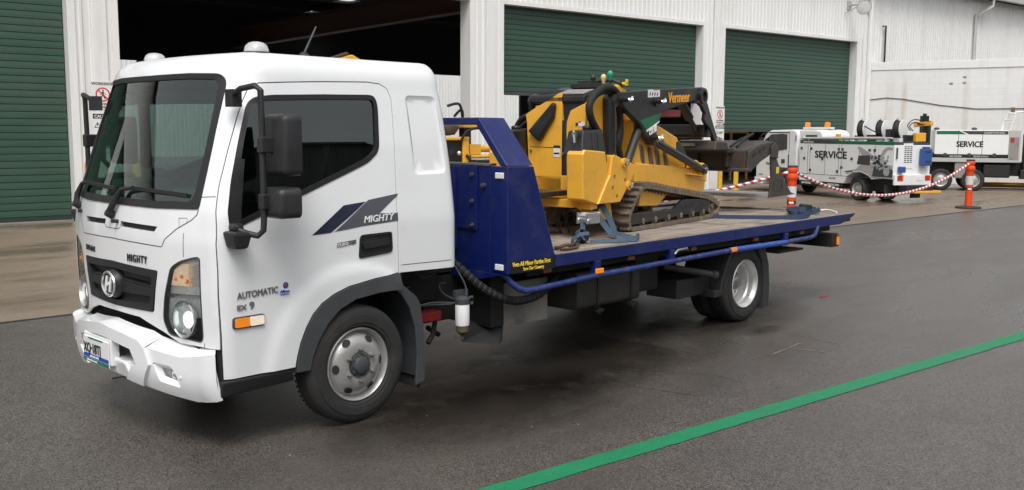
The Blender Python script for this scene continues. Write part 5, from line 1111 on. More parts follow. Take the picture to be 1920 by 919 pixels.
for y_, z_ in ((.645, 1.72), (.29, 1.70), (.235, 1.72)): q.cyl((-.50, y_+.132, z_), (-.515, y_+.132, z_), .012, n=8)
q.build('panel_bolts', 'steel', ld)
# platform
q = lb(); q.box(-1.02, -.55, .30, .78, 1.325, 1.372); q.build('operator_platform', 'machblack', ld, smooth=0, bevel=.008)
q = lb(); q.box(-.72, .1, .18, .84, 1.225, 1.30); q.pxz([(-.6, 1.25), (-.15, 1.25), (-.10, 1.08), (-.38, 1.10)], .12, .24); q.box(-.62, -.5, .05, .2, 1.21, 1.27); q.build('lower_frame', 'yellow', ld, smooth=0, bevel=.008)
# near and far tanks with guard boxes and tower plates
for far in (False, True):
    Y = side_of(far)
    q = lb(); q.prism([(-.80, Y(.02), 1.308), (-.58, Y(.02), 1.257), (-.40, Y(.02), 1.45), (-.365, Y(.02), 1.515), (-.43, Y(.02), 1.72), (-.78, Y(.02), 1.742), (-.81, Y(.02), 1.70)], (0, Y(.19)-Y(.02), 0)); q.build('guard_box', 'yellow', ld, smooth=0, bevel=.012)
    q = lb(); q.prism([(-.575, Y(.0), 1.258), (-.18, Y(.0), 1.255), (.148, Y(.0), 1.576), (-.29, Y(.0), 1.69), (-.335, Y(.0), 1.68), (-.37, Y(.0), 1.51)], (0, Y(.035)-Y(.0), 0)); q.prism([(-.31, Y(.036), 1.69), (.14, Y(.036), 1.58), (-.1, Y(.036), 1.42), (-.35, Y(.036), 1.5)], (0, Y(.1)-Y(.036), 0))
    po_ = q.build('tower_plate', 'yellow', ld, smooth=0, bevel=.008)
    for x_, z_, r_ in ((-.13, 1.615, .045), (-.04, 1.40, .042)):
        q = lb(); q.cyl((x_, Y(.0), z_), (x_, Y(-.02), z_), r_, n=18); q.build('pin_boss', 'yellow', po_, smooth=40)
        q = lb(); q.cyl((x_, Y(-.02), z_), (x_, Y(-.05), z_), .02, n=10); q.tube([(x_-.015, Y(-.045), z_-.02), (x_+.015, Y(-.045), z_+.03)], .011, 6); q.build('pivot_pin', 'steel', po_)
    q = lb()
    for x_, z_ in ((-.30, 1.50), (-.33, 1.40), (-.25, 1.32), (-.1, 1.46)): q.cyl((x_, Y(.001), z_), (x_, Y(-.006), z_), .015, n=10)
    q.build('plate_bolts', mat('dull_yellow_bolt', (.3, .15, .03), .5) if not far else M['yellow'], po_)
    q = lb(); q.hexa([(-.80, Y(.03), 1.69), (-.36, Y(.03), 1.62), (-.36, Y(.24), 1.62), (-.80, Y(.24), 1.69), (-.74, Y(.06), 1.905), (-.42, Y(.06), 1.925), (-.42, Y(.22), 1.925), (-.74, Y(.22), 1.905)])
    for x_ in (-.62, -.52): q.hexa([(x_-.02, Y(.03), 1.70), (x_+.02, Y(.03), 1.70), (x_+.02, Y(.08), 1.70), (x_-.02, Y(.08), 1.70), (x_-.015, Y(.05), 1.90), (x_+.015, Y(.05), 1.90), (x_+.015, Y(.1), 1.90), (x_-.015, Y(.1), 1.90)])
    q.cyl((-.55, Y(.14), 1.91), (-.55, Y(.14), 1.95), .045, n=16); tk_ = q.build('fuel_tank', 'machblack', ld, smooth=0, bevel=.018)
    q = lb(); q.tube([(-.79, Y(.13), 1.90), (-.80, Y(.12), 1.87), (-.81, Y(.11), 1.80)], .012, 8); q.box(-.81, -.79, min(Y(.10), Y(.14)), max(Y(.10), Y(.14)), 1.85, 1.89); q.build('latch', 'steel', tk_)
    # inner side wall above the tank
    if not far: q = lb(); q.prism([(-.50, .165, 1.40), (-.15, .165, 1.40), (-.02, .165, 1.6), (-.05, .165, 2.1), (-.17, .165, 2.245), (-.35, .165, 2.225), (-.50, .165, 2.16)], (0, .03, 0)); q.build('side_plate', 'yellow', ld, smooth=0, bevel=.006)
    # arm tower (lift cylinder) and brace
    q = lb(); q.cyl((-.18, Y(.12), 1.55), (-.205, Y(.12), 2.18), .062, n=20); q.cyl((-.19, Y(.06), 2.18), (-.19, Y(.19), 2.18), .06, n=18); q.build('lift_cylinder', 'machblack', ld)
    q = lb(); q.cyl((.12, Y(.11), 1.60), (.33, Y(.11), 1.91), .042, n=16); q.build('lift_strut', 'darksteel', ld)
    q = lb(); q.cyl((.55, Y(.07), 1.82), (1.70, Y(.06), 1.495), .042, n=18); q.cyl((.55, Y(.03), 1.82), (.55, Y(.12), 1.82), .055, n=16); q.cyl((1.70, Y(.02), 1.50), (1.70, Y(.10), 1.50), .055, n=16); q.build('arm_link', 'machblack', ld)
    q = lb(); q.cyl((1.70, Y(.0), 1.50), (1.70, Y(.05), 1.50), .025, n=10); q.cyl((.55, Y(.0), 1.82), (.55, Y(.05), 1.82), .025, n=10); q.build('link_pins', 'steel', ld)
    # loader arm, gooseneck
    arm = [(-.17, 2.255), (.60, 2.312), (1.66, 2.372), (1.725, 2.36), (1.735, 2.24), (1.45, 2.225), (.70, 2.09), (.655, 2.0), (.61, 1.85), (.555, 1.775), (.48, 1.80), (.39, 1.86), (.27, 1.97), (.08, 2.06), (-.07, 2.13), (-.165, 2.19)]
    q = lb(); q.prism([(a, Y(.055), z) for a, z in arm], (0, Y(.12)-Y(.055), 0)); ao_ = q.build('loader_arm', 'machblack', ld, smooth=0, bevel=.012)
    q = lb(); q.prism([(.265, Y(.0525), 2.005), (.70, Y(.0525), 2.085), (.665, Y(.0525), 2.01), (.40, Y(.0525), 1.915)], (0, Y(.0555)-Y(.0525), 0)); q.build('green_stripe', 'stripegreen', ao_, smooth=0)
    q = lb(); q.prism([(.395, Y(.0522), 1.912), (.665, Y(.0522), 2.007), (.66, Y(.0522), 1.99), (.41, Y(.0522), 1.897)], (0, Y(.0555)-Y(.0522), 0)); q.build('white_stripe', 'letterwhite', ao_, smooth=0)
    for x_, z_ in ((-.08, 2.19), (.58, 2.19), (.535, 1.84)):
        q = lb(); q.cyl((x_, Y(.056), z_), (x_, Y(.035), z_), .045, n=18); q.cyl((x_, Y(.04), z_), (x_, Y(-.01), z_), .022, n=10); q.build('arm_pin_boss', 'machblack', ao_)
        q = lb(); q.cyl((x_, Y(-.008), z_), (x_+.02, Y(-.045), z_), .014, n=8); q.tube([(x_-.02, Y(-.03), z_-.015), (x_+.03, Y(-.035), z_+.025)], .012, 6); q.build('lock_pin', 'chrome', ao_)
    q = lb(); q.lathe([(.055, 0), (.085, 0), (.085, .03), (.055, .03), (.055, 0)], (1.63, Y(.025), 2.275), (0, 1, 0), 24); q.build('pivot_collar', 'machblack', ao_)
    q = lb(); q.lathe([(0, 0), (.054, 0), (.054, .004)], (1.63, Y(.052), 2.275), (0, 1, 0), 20); q.build('pivot_bore', 'bucket', ao_, smooth=0)
    gn = [(1.58, 2.20), (1.62, 2.36), (1.74, 2.345), (1.85, 2.29), (1.95, 2.19), (2.06, 2.04), (2.20, 1.86), (2.33, 1.80), (2.34, 1.72), (2.20, 1.73), (2.12, 1.82), (2.02, 1.93), (1.90, 1.99), (1.86, 2.03), (1.88, 2.10), (1.80, 2.17), (1.72, 2.20)]
    q = lb(); q.prism([(a, Y(.125), z) for a, z in gn], (0, Y(.17)-Y(.125), 0)); go2 = q.build('gooseneck', 'machblack', ld, smooth=0, bevel=.01)
    q = lb(); q.cyl((2.24, Y(.11), 1.80), (2.24, Y(.19), 1.80), .045, n=16); q.build('gooseneck_pin', 'steel', go2)
    q = lb(); q.cyl((1.42, Y(.24), 2.27), (1.72, Y(.24), 2.05), .05, n=18); q.cyl((1.72, Y(.24), 2.05), (2.02, Y(.26), 1.87), .027, n=12); q.build('tilt_cylinder', 'machblack', ld)
q = lb(); q.box(.72, 1.30, .135, .26, 2.05, 2.125); q.build('arm_lock_bar', 'red', ld, smooth=0, bevel=.01)
for a_ in ((-.15, -.05, .12, LW-.12, 2.16, 2.24), (.5, .6, .12, LW-.12, 2.2, 2.29), (1.95, 2.10, .17, LW-.17, 1.86, 1.98)): lb().box(*a_).build('arm_cross_tube', 'machblack', ld, smooth=0, bevel=.01)
lb().cyl((1.6, .12, 2.275), (1.6, LW-.12, 2.275), .05).build('arm_cross_tube', 'machblack', ld)
# lettering on the near arm
ADX = TM.to_3x3() @ Vector((1, 0, .055)); 
lettering('lettering', 'Vermeer', .15, mw(.84, .0535, 2.185), ADX, (0, 0, 1), 'letterorange', ld, sx=.90, bold=.004)
lettering('lettering', 'CTX', .075, mw(.452, .0515, 1.862), TM.to_3x3() @ Vector((1, 0, .32)), (0, 0, 1), 'letterwhite', ld, sx=.55, bold=.003)
lettering('lettering', '100', .095, mw(.535, .0515, 1.884), TM.to_3x3() @ Vector((1, 0, .32)), (0, 0, 1), 'letterwhite', ld, sx=.50, bold=.003)
q = lb(); q.prism([(.415, .053, 2.225), (.66, .053, 2.24), (.66, .053, 2.315), (.415, .053, 2.30)], (0, .003, 0)); dl_ = q.build('warning_label', 'signwhite', ld, smooth=0)
q = lb(); q.prism([(.52, .0515, 2.298), (.655, .0515, 2.306), (.655, .0515, 2.314), (.52, .0515, 2.306)], (0, .002, 0)); q.build('label_print', 'signred', dl_, smooth=0)
q = lb()
for k in range(4): q.prism([(.44+.05*k, .0515, 2.24), (.47+.05*k, .0515, 2.26), (.465+.05*k, .0515, 2.285), (.45+.05*k, .0515, 2.27)], (0, .002, 0))
q.build('label_print', 'greyplastic', dl_, smooth=0)
# console top, levers, hand bars
q = lb(); q.pxz([(-.50, 2.15), (-.30, 2.15), (.10, 2.22), (.08, 2.32), (-.30, 2.275), (-.50, 2.225)], .20, LW-.25); q.build('console', 'machblack', ld, smooth=0, bevel=.02)
q = lb(); q.hexa([(-.49, .22, 2.232), (-.31, .22, 2.278), (-.31, .50, 2.278), (-.49, .5, 2.232), (-.49, .22, 2.236), (-.31, .22, 2.282), (-.31, .50, 2.282), (-.49, .5, 2.236)]); co_ = q.build('instruction_plate', 'dustgrey', ld, smooth=0)
q = lb()
for k in range(7): y_ = .24+k*.034; q.hexa([(-.47, y_, 2.2425), (-.33, y_, 2.2785), (-.33, y_+.008, 2.2785), (-.47, y_+.009, 2.2425), (-.47, y_, 2.2435), (-.33, y_, 2.2795), (-.33, y_+.008, 2.2795), (-.47, y_+.009, 2.2435)])
q.build('plate_print', 'gutter', co_, smooth=0)
q = lb(); q.pxz([(.0, 2.18), (.35, 2.20), (.30, 2.25), (.05, 2.335), (.0, 2.335)], .16, .42); q.build('console_cowl', 'yellow', ld, smooth=0, bevel=.02)
q = lb(); q.box(-.15, .15, .30, .58, 2.30, 2.345); q.tube(catmull([(.10, .17, 2.31), (.08, .18, 2.355), (.05, .28, 2.375), (.0, .45, 2.365), (-.05, .58, 2.31)], 6), .016, 8); q.box(-.12, .05, .36, .52, 2.34, 2.37); q.build('control_box', 'machblack', ld, smooth=0, bevel=.015)
for y_, x_, h_, m_ in ((.42, .0, 2.405, 'machblack'), (.305, .0, 2.405, 'creamknob'), (.235, .0, 2.435, 'greenknob')):
    q = lb(); q.cyl((x_, y_, 2.30), (x_, y_, h_-.05), .01, n=8); lo_ = q.build('lever', 'machblack', ld)
    q = lb(); q.lathe([(.012, -.06), (.016, -.045), (.026, -.015), (.028, .0), (.022, .018), (.01, .028), (0, .03)], (x_, y_, h_), (0, 0, 1), 18); q.build('knob', m_, lo_)
q = lb(); q.box(.10, .12, .165, .18, 2.24, 2.345); q.box(.09, .13, .11, .18, 2.335, 2.36); q.box(.09, .13, .11, .125, 2.325, 2.385); q.build('yellow_clip', 'yellowclip', ld, smooth=0, bevel=.005)
# hydraulic hoses: thick sleeve over the near side, loops on the far side
q = lb(); q.tube(catmull([(-.12, .09, 2.25), (-.235, .08, 2.29), (-.385, .08, 2.285), (-.53, .08, 2.22), (-.615, .08, 2.135), (-.61, .08, 2.055), (-.55, .09, 1.985), (-.45, .10, 1.91)], 8), .034, 10); q.tube(catmull([(-.10, .11, 2.22), (-.23, .11, 2.255), (-.38, .11, 2.245), (-.50, .11, 2.19), (-.565, .11, 2.11), (-.56, .11, 2.04), (-.50, .11, 1.96)], 8), .026, 10); q.build('hose_bundle', 'hose', ld)
q = lb(); q.tube(catmull([(.02, .14, 2.1), (.06, .15, 1.95), (.02, .15, 1.8), (.10, .16, 1.65), (.22, .15, 1.5)], 6), .03, 8); q.tube(catmull([(.08, .17, 2.1), (.12, .17, 1.9), (.08, .17, 1.7), (.2, .17, 1.58)], 6), .022, 8); q.build('hoses', 'hose', ld)
q = lb(); q.tube(catmull([(-.30, .55, 2.24), (-.38, .68, 2.25), (-.40, .78, 2.21), (-.40, .83, 2.14), (-.38, .84, 2.05)], 8), .04, 10); q.tube(catmull([(-.35, .62, 2.16), (-.40, .70, 2.20), (-.40, .78, 2.15), (-.40, .82, 2.05)], 8), .022, 8)
q.tube(catmull([(-.38, .88, 2.06), (-.40, .96, 2.02), (-.40, 1.02, 1.95), (-.40, 1.05, 1.85)], 8), .022, 8); q.tube(catmull([(-.38, .88, 2.0), (-.40, .95, 1.96), (-.40, 1.0, 1.88)], 8), .016, 8); q.build('hose_loops', 'hose', ld)
q = lb(); q.box(-.45, -.30, .86, 1.05, 1.88, 1.91); q.box(-.42, -.34, .86, .94, 1.68, 1.88); q.build('valve_bracket', 'machblack', ld, smooth=0, bevel=.008)
# quick hitch and four-in-one bucket, jaws hanging open
q = lb(); q.hexa([(2.02, .06, 1.70), (2.40, .06, 1.69), (2.40, LW-.06, 1.69), (2.02, LW-.06, 1.70), (2.05, .06, 1.80), (2.33, .06, 1.79), (2.33, LW-.06, 1.79), (2.05, LW-.06, 1.80)]); q.box(2.02, 2.10, .14, LW-.14, 1.84, 1.93); ho3 = q.build('quick_hitch', 'bucket', ld, smooth=0, bevel=.012)
q = lb(); q.box(2.0, 2.02, .3, .8, 1.74, 1.775); q.cyl((2.2, .3, 1.84), (2.2, .8, 1.84), .03); q.build('hitch_details', 'steel', ho3, smooth=0)
BY0, BY1 = -.09, 1.15
sp = [(2.60, 1.47), (2.62, 1.68), (2.95, 1.76), (3.36, 1.79), (3.44, 1.72), (3.40, 1.66), (3.0, 1.56), (2.72, 1.46)]
q = lb(); q.pxz(sp, BY0, BY0+.03); q.pxz(sp, BY1-.03, BY1)
q.hexa([(2.58, BY0+.03, 1.46), (2.62, BY0+.03, 1.46), (2.62, BY1-.03, 1.46), (2.58, BY1-.03, 1.46), (2.57, BY0+.03, 1.69), (2.62, BY0+.03, 1.69), (2.62, BY1-.03, 1.69), (2.57, BY1-.03, 1.69)])
q.prism([(2.60, BY0+.031, 1.695), (2.62, BY0+.031, 1.67), (3.34, BY0+.031, 1.775), (3.34, BY0+.031, 1.80)], (0, BY1-BY0-.062, 0))
q.prism([(2.56, BY0-.004, 1.455), (2.70, BY0-.004, 1.442), (2.72, BY0-.004, 1.48), (2.57, BY0-.004, 1.49)], (0, BY1-BY0+.008, 0))
for y_ in (.12, .5, .9): q.box(2.50, 2.575, y_, y_+.04, 1.50, 1.68)
q.box(2.40, 2.58, .08, LW-.08, 1.66, 1.72)
bk_ = q.build('bucket', 'bucket', ld, smooth=0, bevel=.01)
q = lb()
for x0, w_ in ((2.70, .12), (2.90, .07), (3.02, .07)): q.pxz(rounded([(x0, 1.60+(x0-2.7)*.25), (x0+w_, 1.60+(x0+w_-2.7)*.25), (x0+w_, 1.645+(x0+w_-2.7)*.25), (x0, 1.645+(x0-2.7)*.25)], .012), BY0-.003, BY0+.001)
q.build('side_slots', 'seam', bk_, smooth=0)
q = lb(); q.tube(catmull([(2.7, .1, 1.73), (3.0, .12, 1.82), (3.3, .15, 1.88), (3.45, .25, 1.86), (3.35, .35, 1.80)], 8), .016, 8); q.tube(catmull([(2.75, .2, 1.73), (3.05, .22, 1.80), (3.3, .25, 1.83), (3.4, .35, 1.80)], 8), .014, 8); q.build('bucket_hoses', 'hose', bk_)
jaw = [(3.30, 1.62), (3.47, 1.60), (3.78, 1.31), (4.02, 1.15), (4.20, 1.115), (3.30, 1.115), (3.34, 1.35)]
q = lb(); q.pxz(jaw, BY0, BY0+.025); jo = q.build('bucket_jaw', 'bucket', ld, smooth=0, bevel=.008); lb().pxz(jaw, BY1-.025, BY1).build('bucket_jaw', 'bucket', ld, smooth=0, bevel=.008); lb().pxz([(3.26, 1.60), (3.48, 1.58), (3.50, 1.72), (3.38, 1.78), (3.26, 1.72)], BY0-.02, BY0-.001).build('jaw_hinge', 'bucket', jo, smooth=0, bevel=.008)
q = lb(); q.box(3.29, 3.42, BY0+.026, BY1-.026, 1.112, 1.15); q.pxz([(3.42, 1.115), (4.1, 1.115), (4.1, 1.13), (3.42, 1.15)], BY0+.026, BY1-.026); q.build('jaw_cutting_edge', 'brightsteel', jo, smooth=0, bevel=.004)
q = lb(); q.pxz([(3.48, 1.40), (3.57, 1.40), (3.57, 1.48), (3.48, 1.48)], BY0-.003, BY0-.0005); q.build('warning_label', 'letteryellow', jo, smooth=0)
q = lb()
for l in ([(3.45, 1.33), (3.68, 1.33)], [(3.68, 1.33), (3.70, 1.20)], [(3.70, 1.20), (3.44, 1.20)], [(3.44, 1.20), (3.45, 1.33)]): q.tube([(a, BY0-.001, z) for a, z in l], .006, 6)
q.build('weld_outline', 'bucket', jo)

# ------------------------------------------------------------------ chain, straps
cn = MB()
def link(mb, c, d, n, L=.052, W=.032, r=.0065):
    d = Vector(d).normalized(); n = Vector(n); n = (n-d*n.dot(d)).normalized(); c = Vector(c); a = L/2-W/2; P = []
    for i in range(7): t = -math.pi/2+math.pi*i/6; P.append(c+d*(a+W/2*math.cos(t))+n*(W/2*math.sin(t)))
    for i in range(7): t = math.pi/2+math.pi*i/6; P.append(c+d*(-a+W/2*math.cos(t))+n*(W/2*math.sin(t)))
    mb.tube(P, r, 6, closed=True)
def chain(mb, pts, p=.040):
    C = catmull(pts, 12); acc = 0; k = 0; last = C[0]
    for a, b in zip(C, C[1:]):
        l = (b-a).length
        while acc+l >= p:
            t = (p-acc)/l; a = a.lerp(b, t); d = b-last; link(mb, a, a-last if (a-last).length > 1e-5 else d, Vector((.2, .4, 1)) if k % 2 else Vector((1, -.6, .1))); last = a.copy(); k += 1; l = (b-a).length; acc = 0
        acc += l
CS = Vector((.17, .02, -.03))
chain(cn, [CS+Vector(p_) for p_ in [(2.72, .95, 1.05), (2.78, .93, 1.24), (2.84, .92, 1.27), (2.98, .90, 1.22), (3.3, .86, 1.25), (3.75, .80, 1.27)]])
chain(cn, [CS+Vector(p_) for p_ in [(2.70, .90, 1.27), (2.69, .90, 1.12), (2.72, .89, .99), (2.82, .86, .975)]]); chain(cn, [CS+Vector(p_) for p_ in [(2.79, .87, 1.27), (2.80, .87, 1.1), (2.82, .86, .99), (2.76, .8, .97)]]); chain(cn, [CS+Vector(p_) for p_ in [(2.66, .95, 1.26), (2.65, .97, 1.1), (2.68, .96, .98), (2.8, .95, .97), (2.86, .9, .98)]]); chain(cn, [CS+Vector(p_) for p_ in [(2.90, .88, 1.26), (2.91, .87, 1.12), (2.93, .85, .99)]])
chain(cn, [CS+Vector(p_) for p_ in [(2.6, .98, .98), (2.72, .9, .985), (2.85, .93, .98), (2.78, 1.0, 1.0), (2.66, .96, 1.03)]])
cn.tube(catmull([CS+Vector(p_) for p_ in [(2.76, .90, 1.25), (2.84, .90, 1.30), (2.92, .89, 1.28), (2.90, .88, 1.22), (2.84, .88, 1.20)]], 5), .016, 8)
tag(cn.build('chain', 'rust', loc=(2.8, .9, .96)), 'rusty lashing chain hanging in a tangle beside the blue headboard on the tray', 'chain')
sp_ = thing('ratchet_strap', 'blue ratchet strap with a silver buckle hooked under the loader', 'strap', (3.15, .5, .96))
q = MB(); hub_ = Vector((2.945, .50, 1.135)); q.hexa([hub_+Vector(v) for v in ((-.07, -.05, -.03), (.10, -.03, -.02), (.10, .05, -.02), (-.07, .05, -.03), (-.09, -.05, .02), (.09, -.04, .035), (.09, .06, .035), (-.09, .06, .02))])
for s_ in (-.055, .055): q.box(hub_.x-.11, hub_.x+.08, hub_.y+s_-.006, hub_.y+s_+.006, hub_.z-.05, hub_.z+.05)
q.cyl(hub_+Vector((-.08, -.07, -.02)), hub_+Vector((-.08, .07, -.02)), .022, n=12); q.cyl(hub_+Vector((.06, -.07, .04)), hub_+Vector((.06, .07, .04)), .016, n=10)
q.build('ratchet_buckle', 'chrome', sp_, smooth=0, bevel=.006)
q = MB(); WV = (.020, -.022, .008)
q.ribbon(catmull([(3.13, .52, 1.27), (3.07, .52, 1.21), (3.0, .51, 1.16)], 4), WV); q.ribbon(catmull([hub_+Vector((-.09, 0, -.03)), hub_+Vector((-.16, -.05, -.12)), hub_+Vector((-.26, -.09, -.19))], 5), (.016, -.014, -.012))
def twist(n, a, b): return [Vector(a).lerp(Vector(b), min(1, i/(n-1))) for i in range(n)]
pa = catmull([(3.02, .49, 1.17), (3.06, .42, 1.07), (3.05, .34, 1.0), (3.0, .26, .985), (2.99, .18, 1.0), (3.02, .11, .985), (2.97, .04, .98)], 8); q.ribbon(pa, twist(len(pa), (.022, -.02, .006), (.008, .010, .026)), .004)
pb = catmull([(3.13, .52, 1.25), (3.16, .46, 1.14), (3.15, .39, 1.04), (3.10, .32, .99), (3.09, .25, .985)], 8); q.ribbon(pb, twist(len(pb), (.022, -.02, .004), (.012, -.004, .026)), .004)
pc = catmull([(2.84, .11, .985), (2.90, .05, .99), (2.97, .0, .985), (3.04, .02, 1.0), (3.06, .07, .99)], 8); q.ribbon(pc, twist(len(pc), (.004, .012, .024), (.016, .008, .022)), .004)
q.build('strap_webbing', 'strap', sp_, smooth=60)
kn = thing('ratchet_strap', 'knotted blue strap with a rusty hook lying at the tray edge by the headboard', 'strap', (2.35, .2, .96))
q = MB(); q.ribbon(catmull([(2.72, .42, .985), (2.62, .34, 1.0), (2.55, .27, .985), (2.40, .17, .98), (2.28, .10, .995), (2.2, .06, .98)], 7), (.012, -.006, .026), .004)
q.ribbon([Vector((2.56+.05*math.cos(a), .26+.05*math.sin(a)*.6, 1.02+.05*math.sin(a))) for a in [i*.35 for i in range(22)]], (.012, .03, -.012), .005)
q.ribbon(catmull([(2.60, .24, 1.0), (2.55, .18, 1.045), (2.46, .2, 1.04), (2.42, .26, .99), (2.5, .3, .975)], 6), (.025, .02, .012), .005)
q.ribbon(catmull([(2.6, .2, .967), (2.70, .12, .975), (2.80, .05, .975), (2.9, .04, .97)], 6), (.01, .02, .012), .003)
q.build('strap_webbing', 'strap', kn, smooth=60)
q = MB(); q.tube(catmull([(2.26, .1, .98), (2.16, .05, .99), (2.08, .03, 1.0), (2.03, .06, .985), (2.05, .11, .975), (2.12, .12, .975)], 6), .014, 8); q.tube(catmull([(2.28, .06, .985), (2.2, .02, .975), (2.1, .01, .972), (2.02, .03, .972)], 6), .011, 8); q.cyl((2.24, .04, .985), (2.3, .14, .985), .012); q.build('hook', 'rust', kn)
rs = thing('ratchet_strap', 'loosely coiled dark blue strap at the rear end of the tray', 'strap', (6.7, .4, .96))
q = MB(); q.ribbon(catmull([(6.75, 1.95, .965), (6.85, 1.4, .97), (6.9, .95, .975), (6.85, .6, .98), (6.85, .40, 1.02)], 7), (.03, .035, 0), .004)
q.ribbon(catmull([(5.35, .85, .966), (5.6, .5, .968), (5.85, .2, .97), (6.0, .06, .985), (6.3, .10, 1.01), (6.45, .2, 1.03), (6.4, .28, 1.03)], 7), (.008, .012, .032), .004)
for a_, b_, c_, r_ in ((6.55, .36, 1.0, .15), (6.75, .30, 1.0, .12), (6.62, .44, 1.0, .13)): q.ribbon([Vector((a_+r_*math.cos(t), b_+r_*.6*math.sin(t), c_+.018*math.sin(t*1.3+a_))) for t in [i*.3 for i in range(20)]], (.0, .014, .022), .005)
q.build('strap_webbing', 'strapdark', rs, smooth=60)
q = MB(); q.tube(catmull([(6.8, .26, .99), (6.9, .30, .99), (7.0, .24, 1.0), (6.95, .1, .985), (6.85, .05, .98)], 6), .008, 6); q.build('cord', 'signwhite', rs)
q = MB(); q.box(6.58, 6.7, .28, .36, .97, 1.07); q.cyl((6.6, .24, 1.05), (6.66, .4, 1.05), .03); q.build('ratchet_buckle', 'machblack', rs, smooth=0, bevel=.01)
# timber block on the far side of the tray
tb = MB(); tb.hexa([(6.25, 1.75, .96), (6.75, 1.6, .96), (6.78, 1.7, .96), (6.28, 1.86, .96), (6.25, 1.75, 1.03), (6.75, 1.6, 1.02), (6.78, 1.7, 1.02), (6.28, 1.86, 1.03)]); tag(tb.build('timber_block', 'timber', smooth=0, bevel=.006, loc=(6.5, 1.7, .96)), 'short weathered timber block lying on the tray behind the loader track', 'timber')
# ------------------------------------------------------------------ service truck beside the shed
def axes(p0, d): d = Vector((d[0], d[1], 0)).normalized(); w = Vector((-d.y, d.x, 0)); return d, w
def small_wheel(mb_t, mb_r, T, x, y0, w, r, sgn=1):
    """tyre and dished rim, outer face at y0, width w inwards"""
    t = MB(T); t.lathe([(r*.62, .02), (r*.8, 0), (r*.94, .012), (r, .04), (r, w-.03), (r*.9, w), (r*.6, w)], (x, y0, r), (0, sgn, 0), 36); mb_t.add(t.v, t.f)
    q = MB(T); q.lathe([(r*.63, .02), (r*.62, .005), (r*.56, .015), (r*.5, .06), (r*.40, .05), (r*.28, .035), (r*.16, .02), (0, .015)], (x, y0, r), (0, sgn, 0), 30); mb_r.add(q.v, q.f)
def wheels(T, root, spots, r):
    for x, y0, w, s in spots:
        t, q = MB(), MB(); small_wheel(t, q, T, x, y0, w, r, s); o = t.build('wheel', 'tyre', root); q.build('rim', 'rimgrey', o)
d1 = Vector((.4284, .9036, 0)); w1 = Vector((.9036, -.4284, 0))         # l forward, w away from the camera
TS = Matrix(((d1.x, w1.x, 0, 22.6), (d1.y, w1.y, 0, 6.94), (0, 0, 1, 0), (0, 0, 0, 1)))
sv = thing('service_truck', 'white service truck with hose reels on its roof, facing the open green door', 'truck', TS @ Vector((1.7, .6, 0)), 'white service trucks in front of the block wall')
SD = TS.to_3x3() @ Vector((-1, 0, 0)); UPZ = (0, 0, 1)       # lettering on the near side runs towards the tail
def s_box(name, m, a, root, bev=.0, parent=None): q = MB(TS); q.box(*a); return q.build(name, m, parent or root, smooth=0, bevel=bev)
W_ = 1.24
bx = MB(TS); bx.pxz([(2.66, .64), (2.66, 1.57), (-1.36, 1.57), (-1.36, .66), (-1.0, .66), (-.52, .62), (-.42, .70), (-.1, .80), (.25, .78), (.5, .64), (.60, .45), (2.64, .45)], 0, W_)
bx_o = bx.build('service_body', 'white2', sv, smooth=0, bevel=.01)
s_box('top_stripe', 'stripegreen', (-1.34, 1.05, -.004, .01, 1.575, 1.66), sv); s_box('top_stripe', 'stripecharcoal', (1.05, 2.64, -.0041, .01, 1.575, 1.66), sv)
s_box('body_roof', 'greyplastic', (-1.34, 2.64, .012, W_-.012, 1.572, 1.65), sv)
s_box('lower_stripe', 'stickerblack', (.62, 2.62, -.006, .02, .33, .447), sv); s_box('chassis', 'black', (-1.2, 4.4, .25, 1.0, .28, .6), sv)
ls = MB(TS)
for l in (2.26, 2.15, 1.46, .86, .74, -.0, -.62): ls.box(l-.006, l+.006, -.003, .004, .66, 1.54)
ls.box(-1.3, 2.6, -.003, .004, .655, .667); ls.build('door_gaps', 'greyplastic', bx_o, smooth=0)
lt = MB(TS)
for l, z in ((2.56, 1.42), (2.1, 1.42), (2.42, 1.12), (1.58, 1.12), (2.12, .78), (.86, 1.42), (.70, 1.42), (.3, 1.16), (.72, .9), (.9, .78), (-.42, 1.42), (-.62, 1.42)): lt.box(l-.045, l+.045, -.012, .0, z-.035, z+.035)
lt.build('door_latches', 'greyplastic', bx_o, smooth=0)
lettering('lettering', 'SERVICE', .28, TS @ Vector((1.93, -.004, 1.16)), SD, UPZ, 'stickerblack', bx_o, sx=1.40, bold=.012)
lettering('lettering', '1300-VERMEER', .085, TS @ Vector((2.52, -.0075, .36)), SD, UPZ, 'letterwhite', bx_o, sx=.85, bold=.001)
lettering('lettering', 'VERMEER.COM.AU', .085, TS @ Vector((1.30, -.0075, .36)), SD, UPZ, 'letterwhite', bx_o, sx=.75, bold=.001)
lettering('lettering', 'EQUIPPED TO DO MORE', .06, TS @ Vector((2.5, -.0055, 1.592)), SD, UPZ, 'letterwhite', bx_o, sx=.75)
lettering('lettering', 'Isuzu Fleet', .075, TS @ Vector((1.25, -.002, .56)), SD, UPZ, 'stickerblack', bx_o, sx=.9)
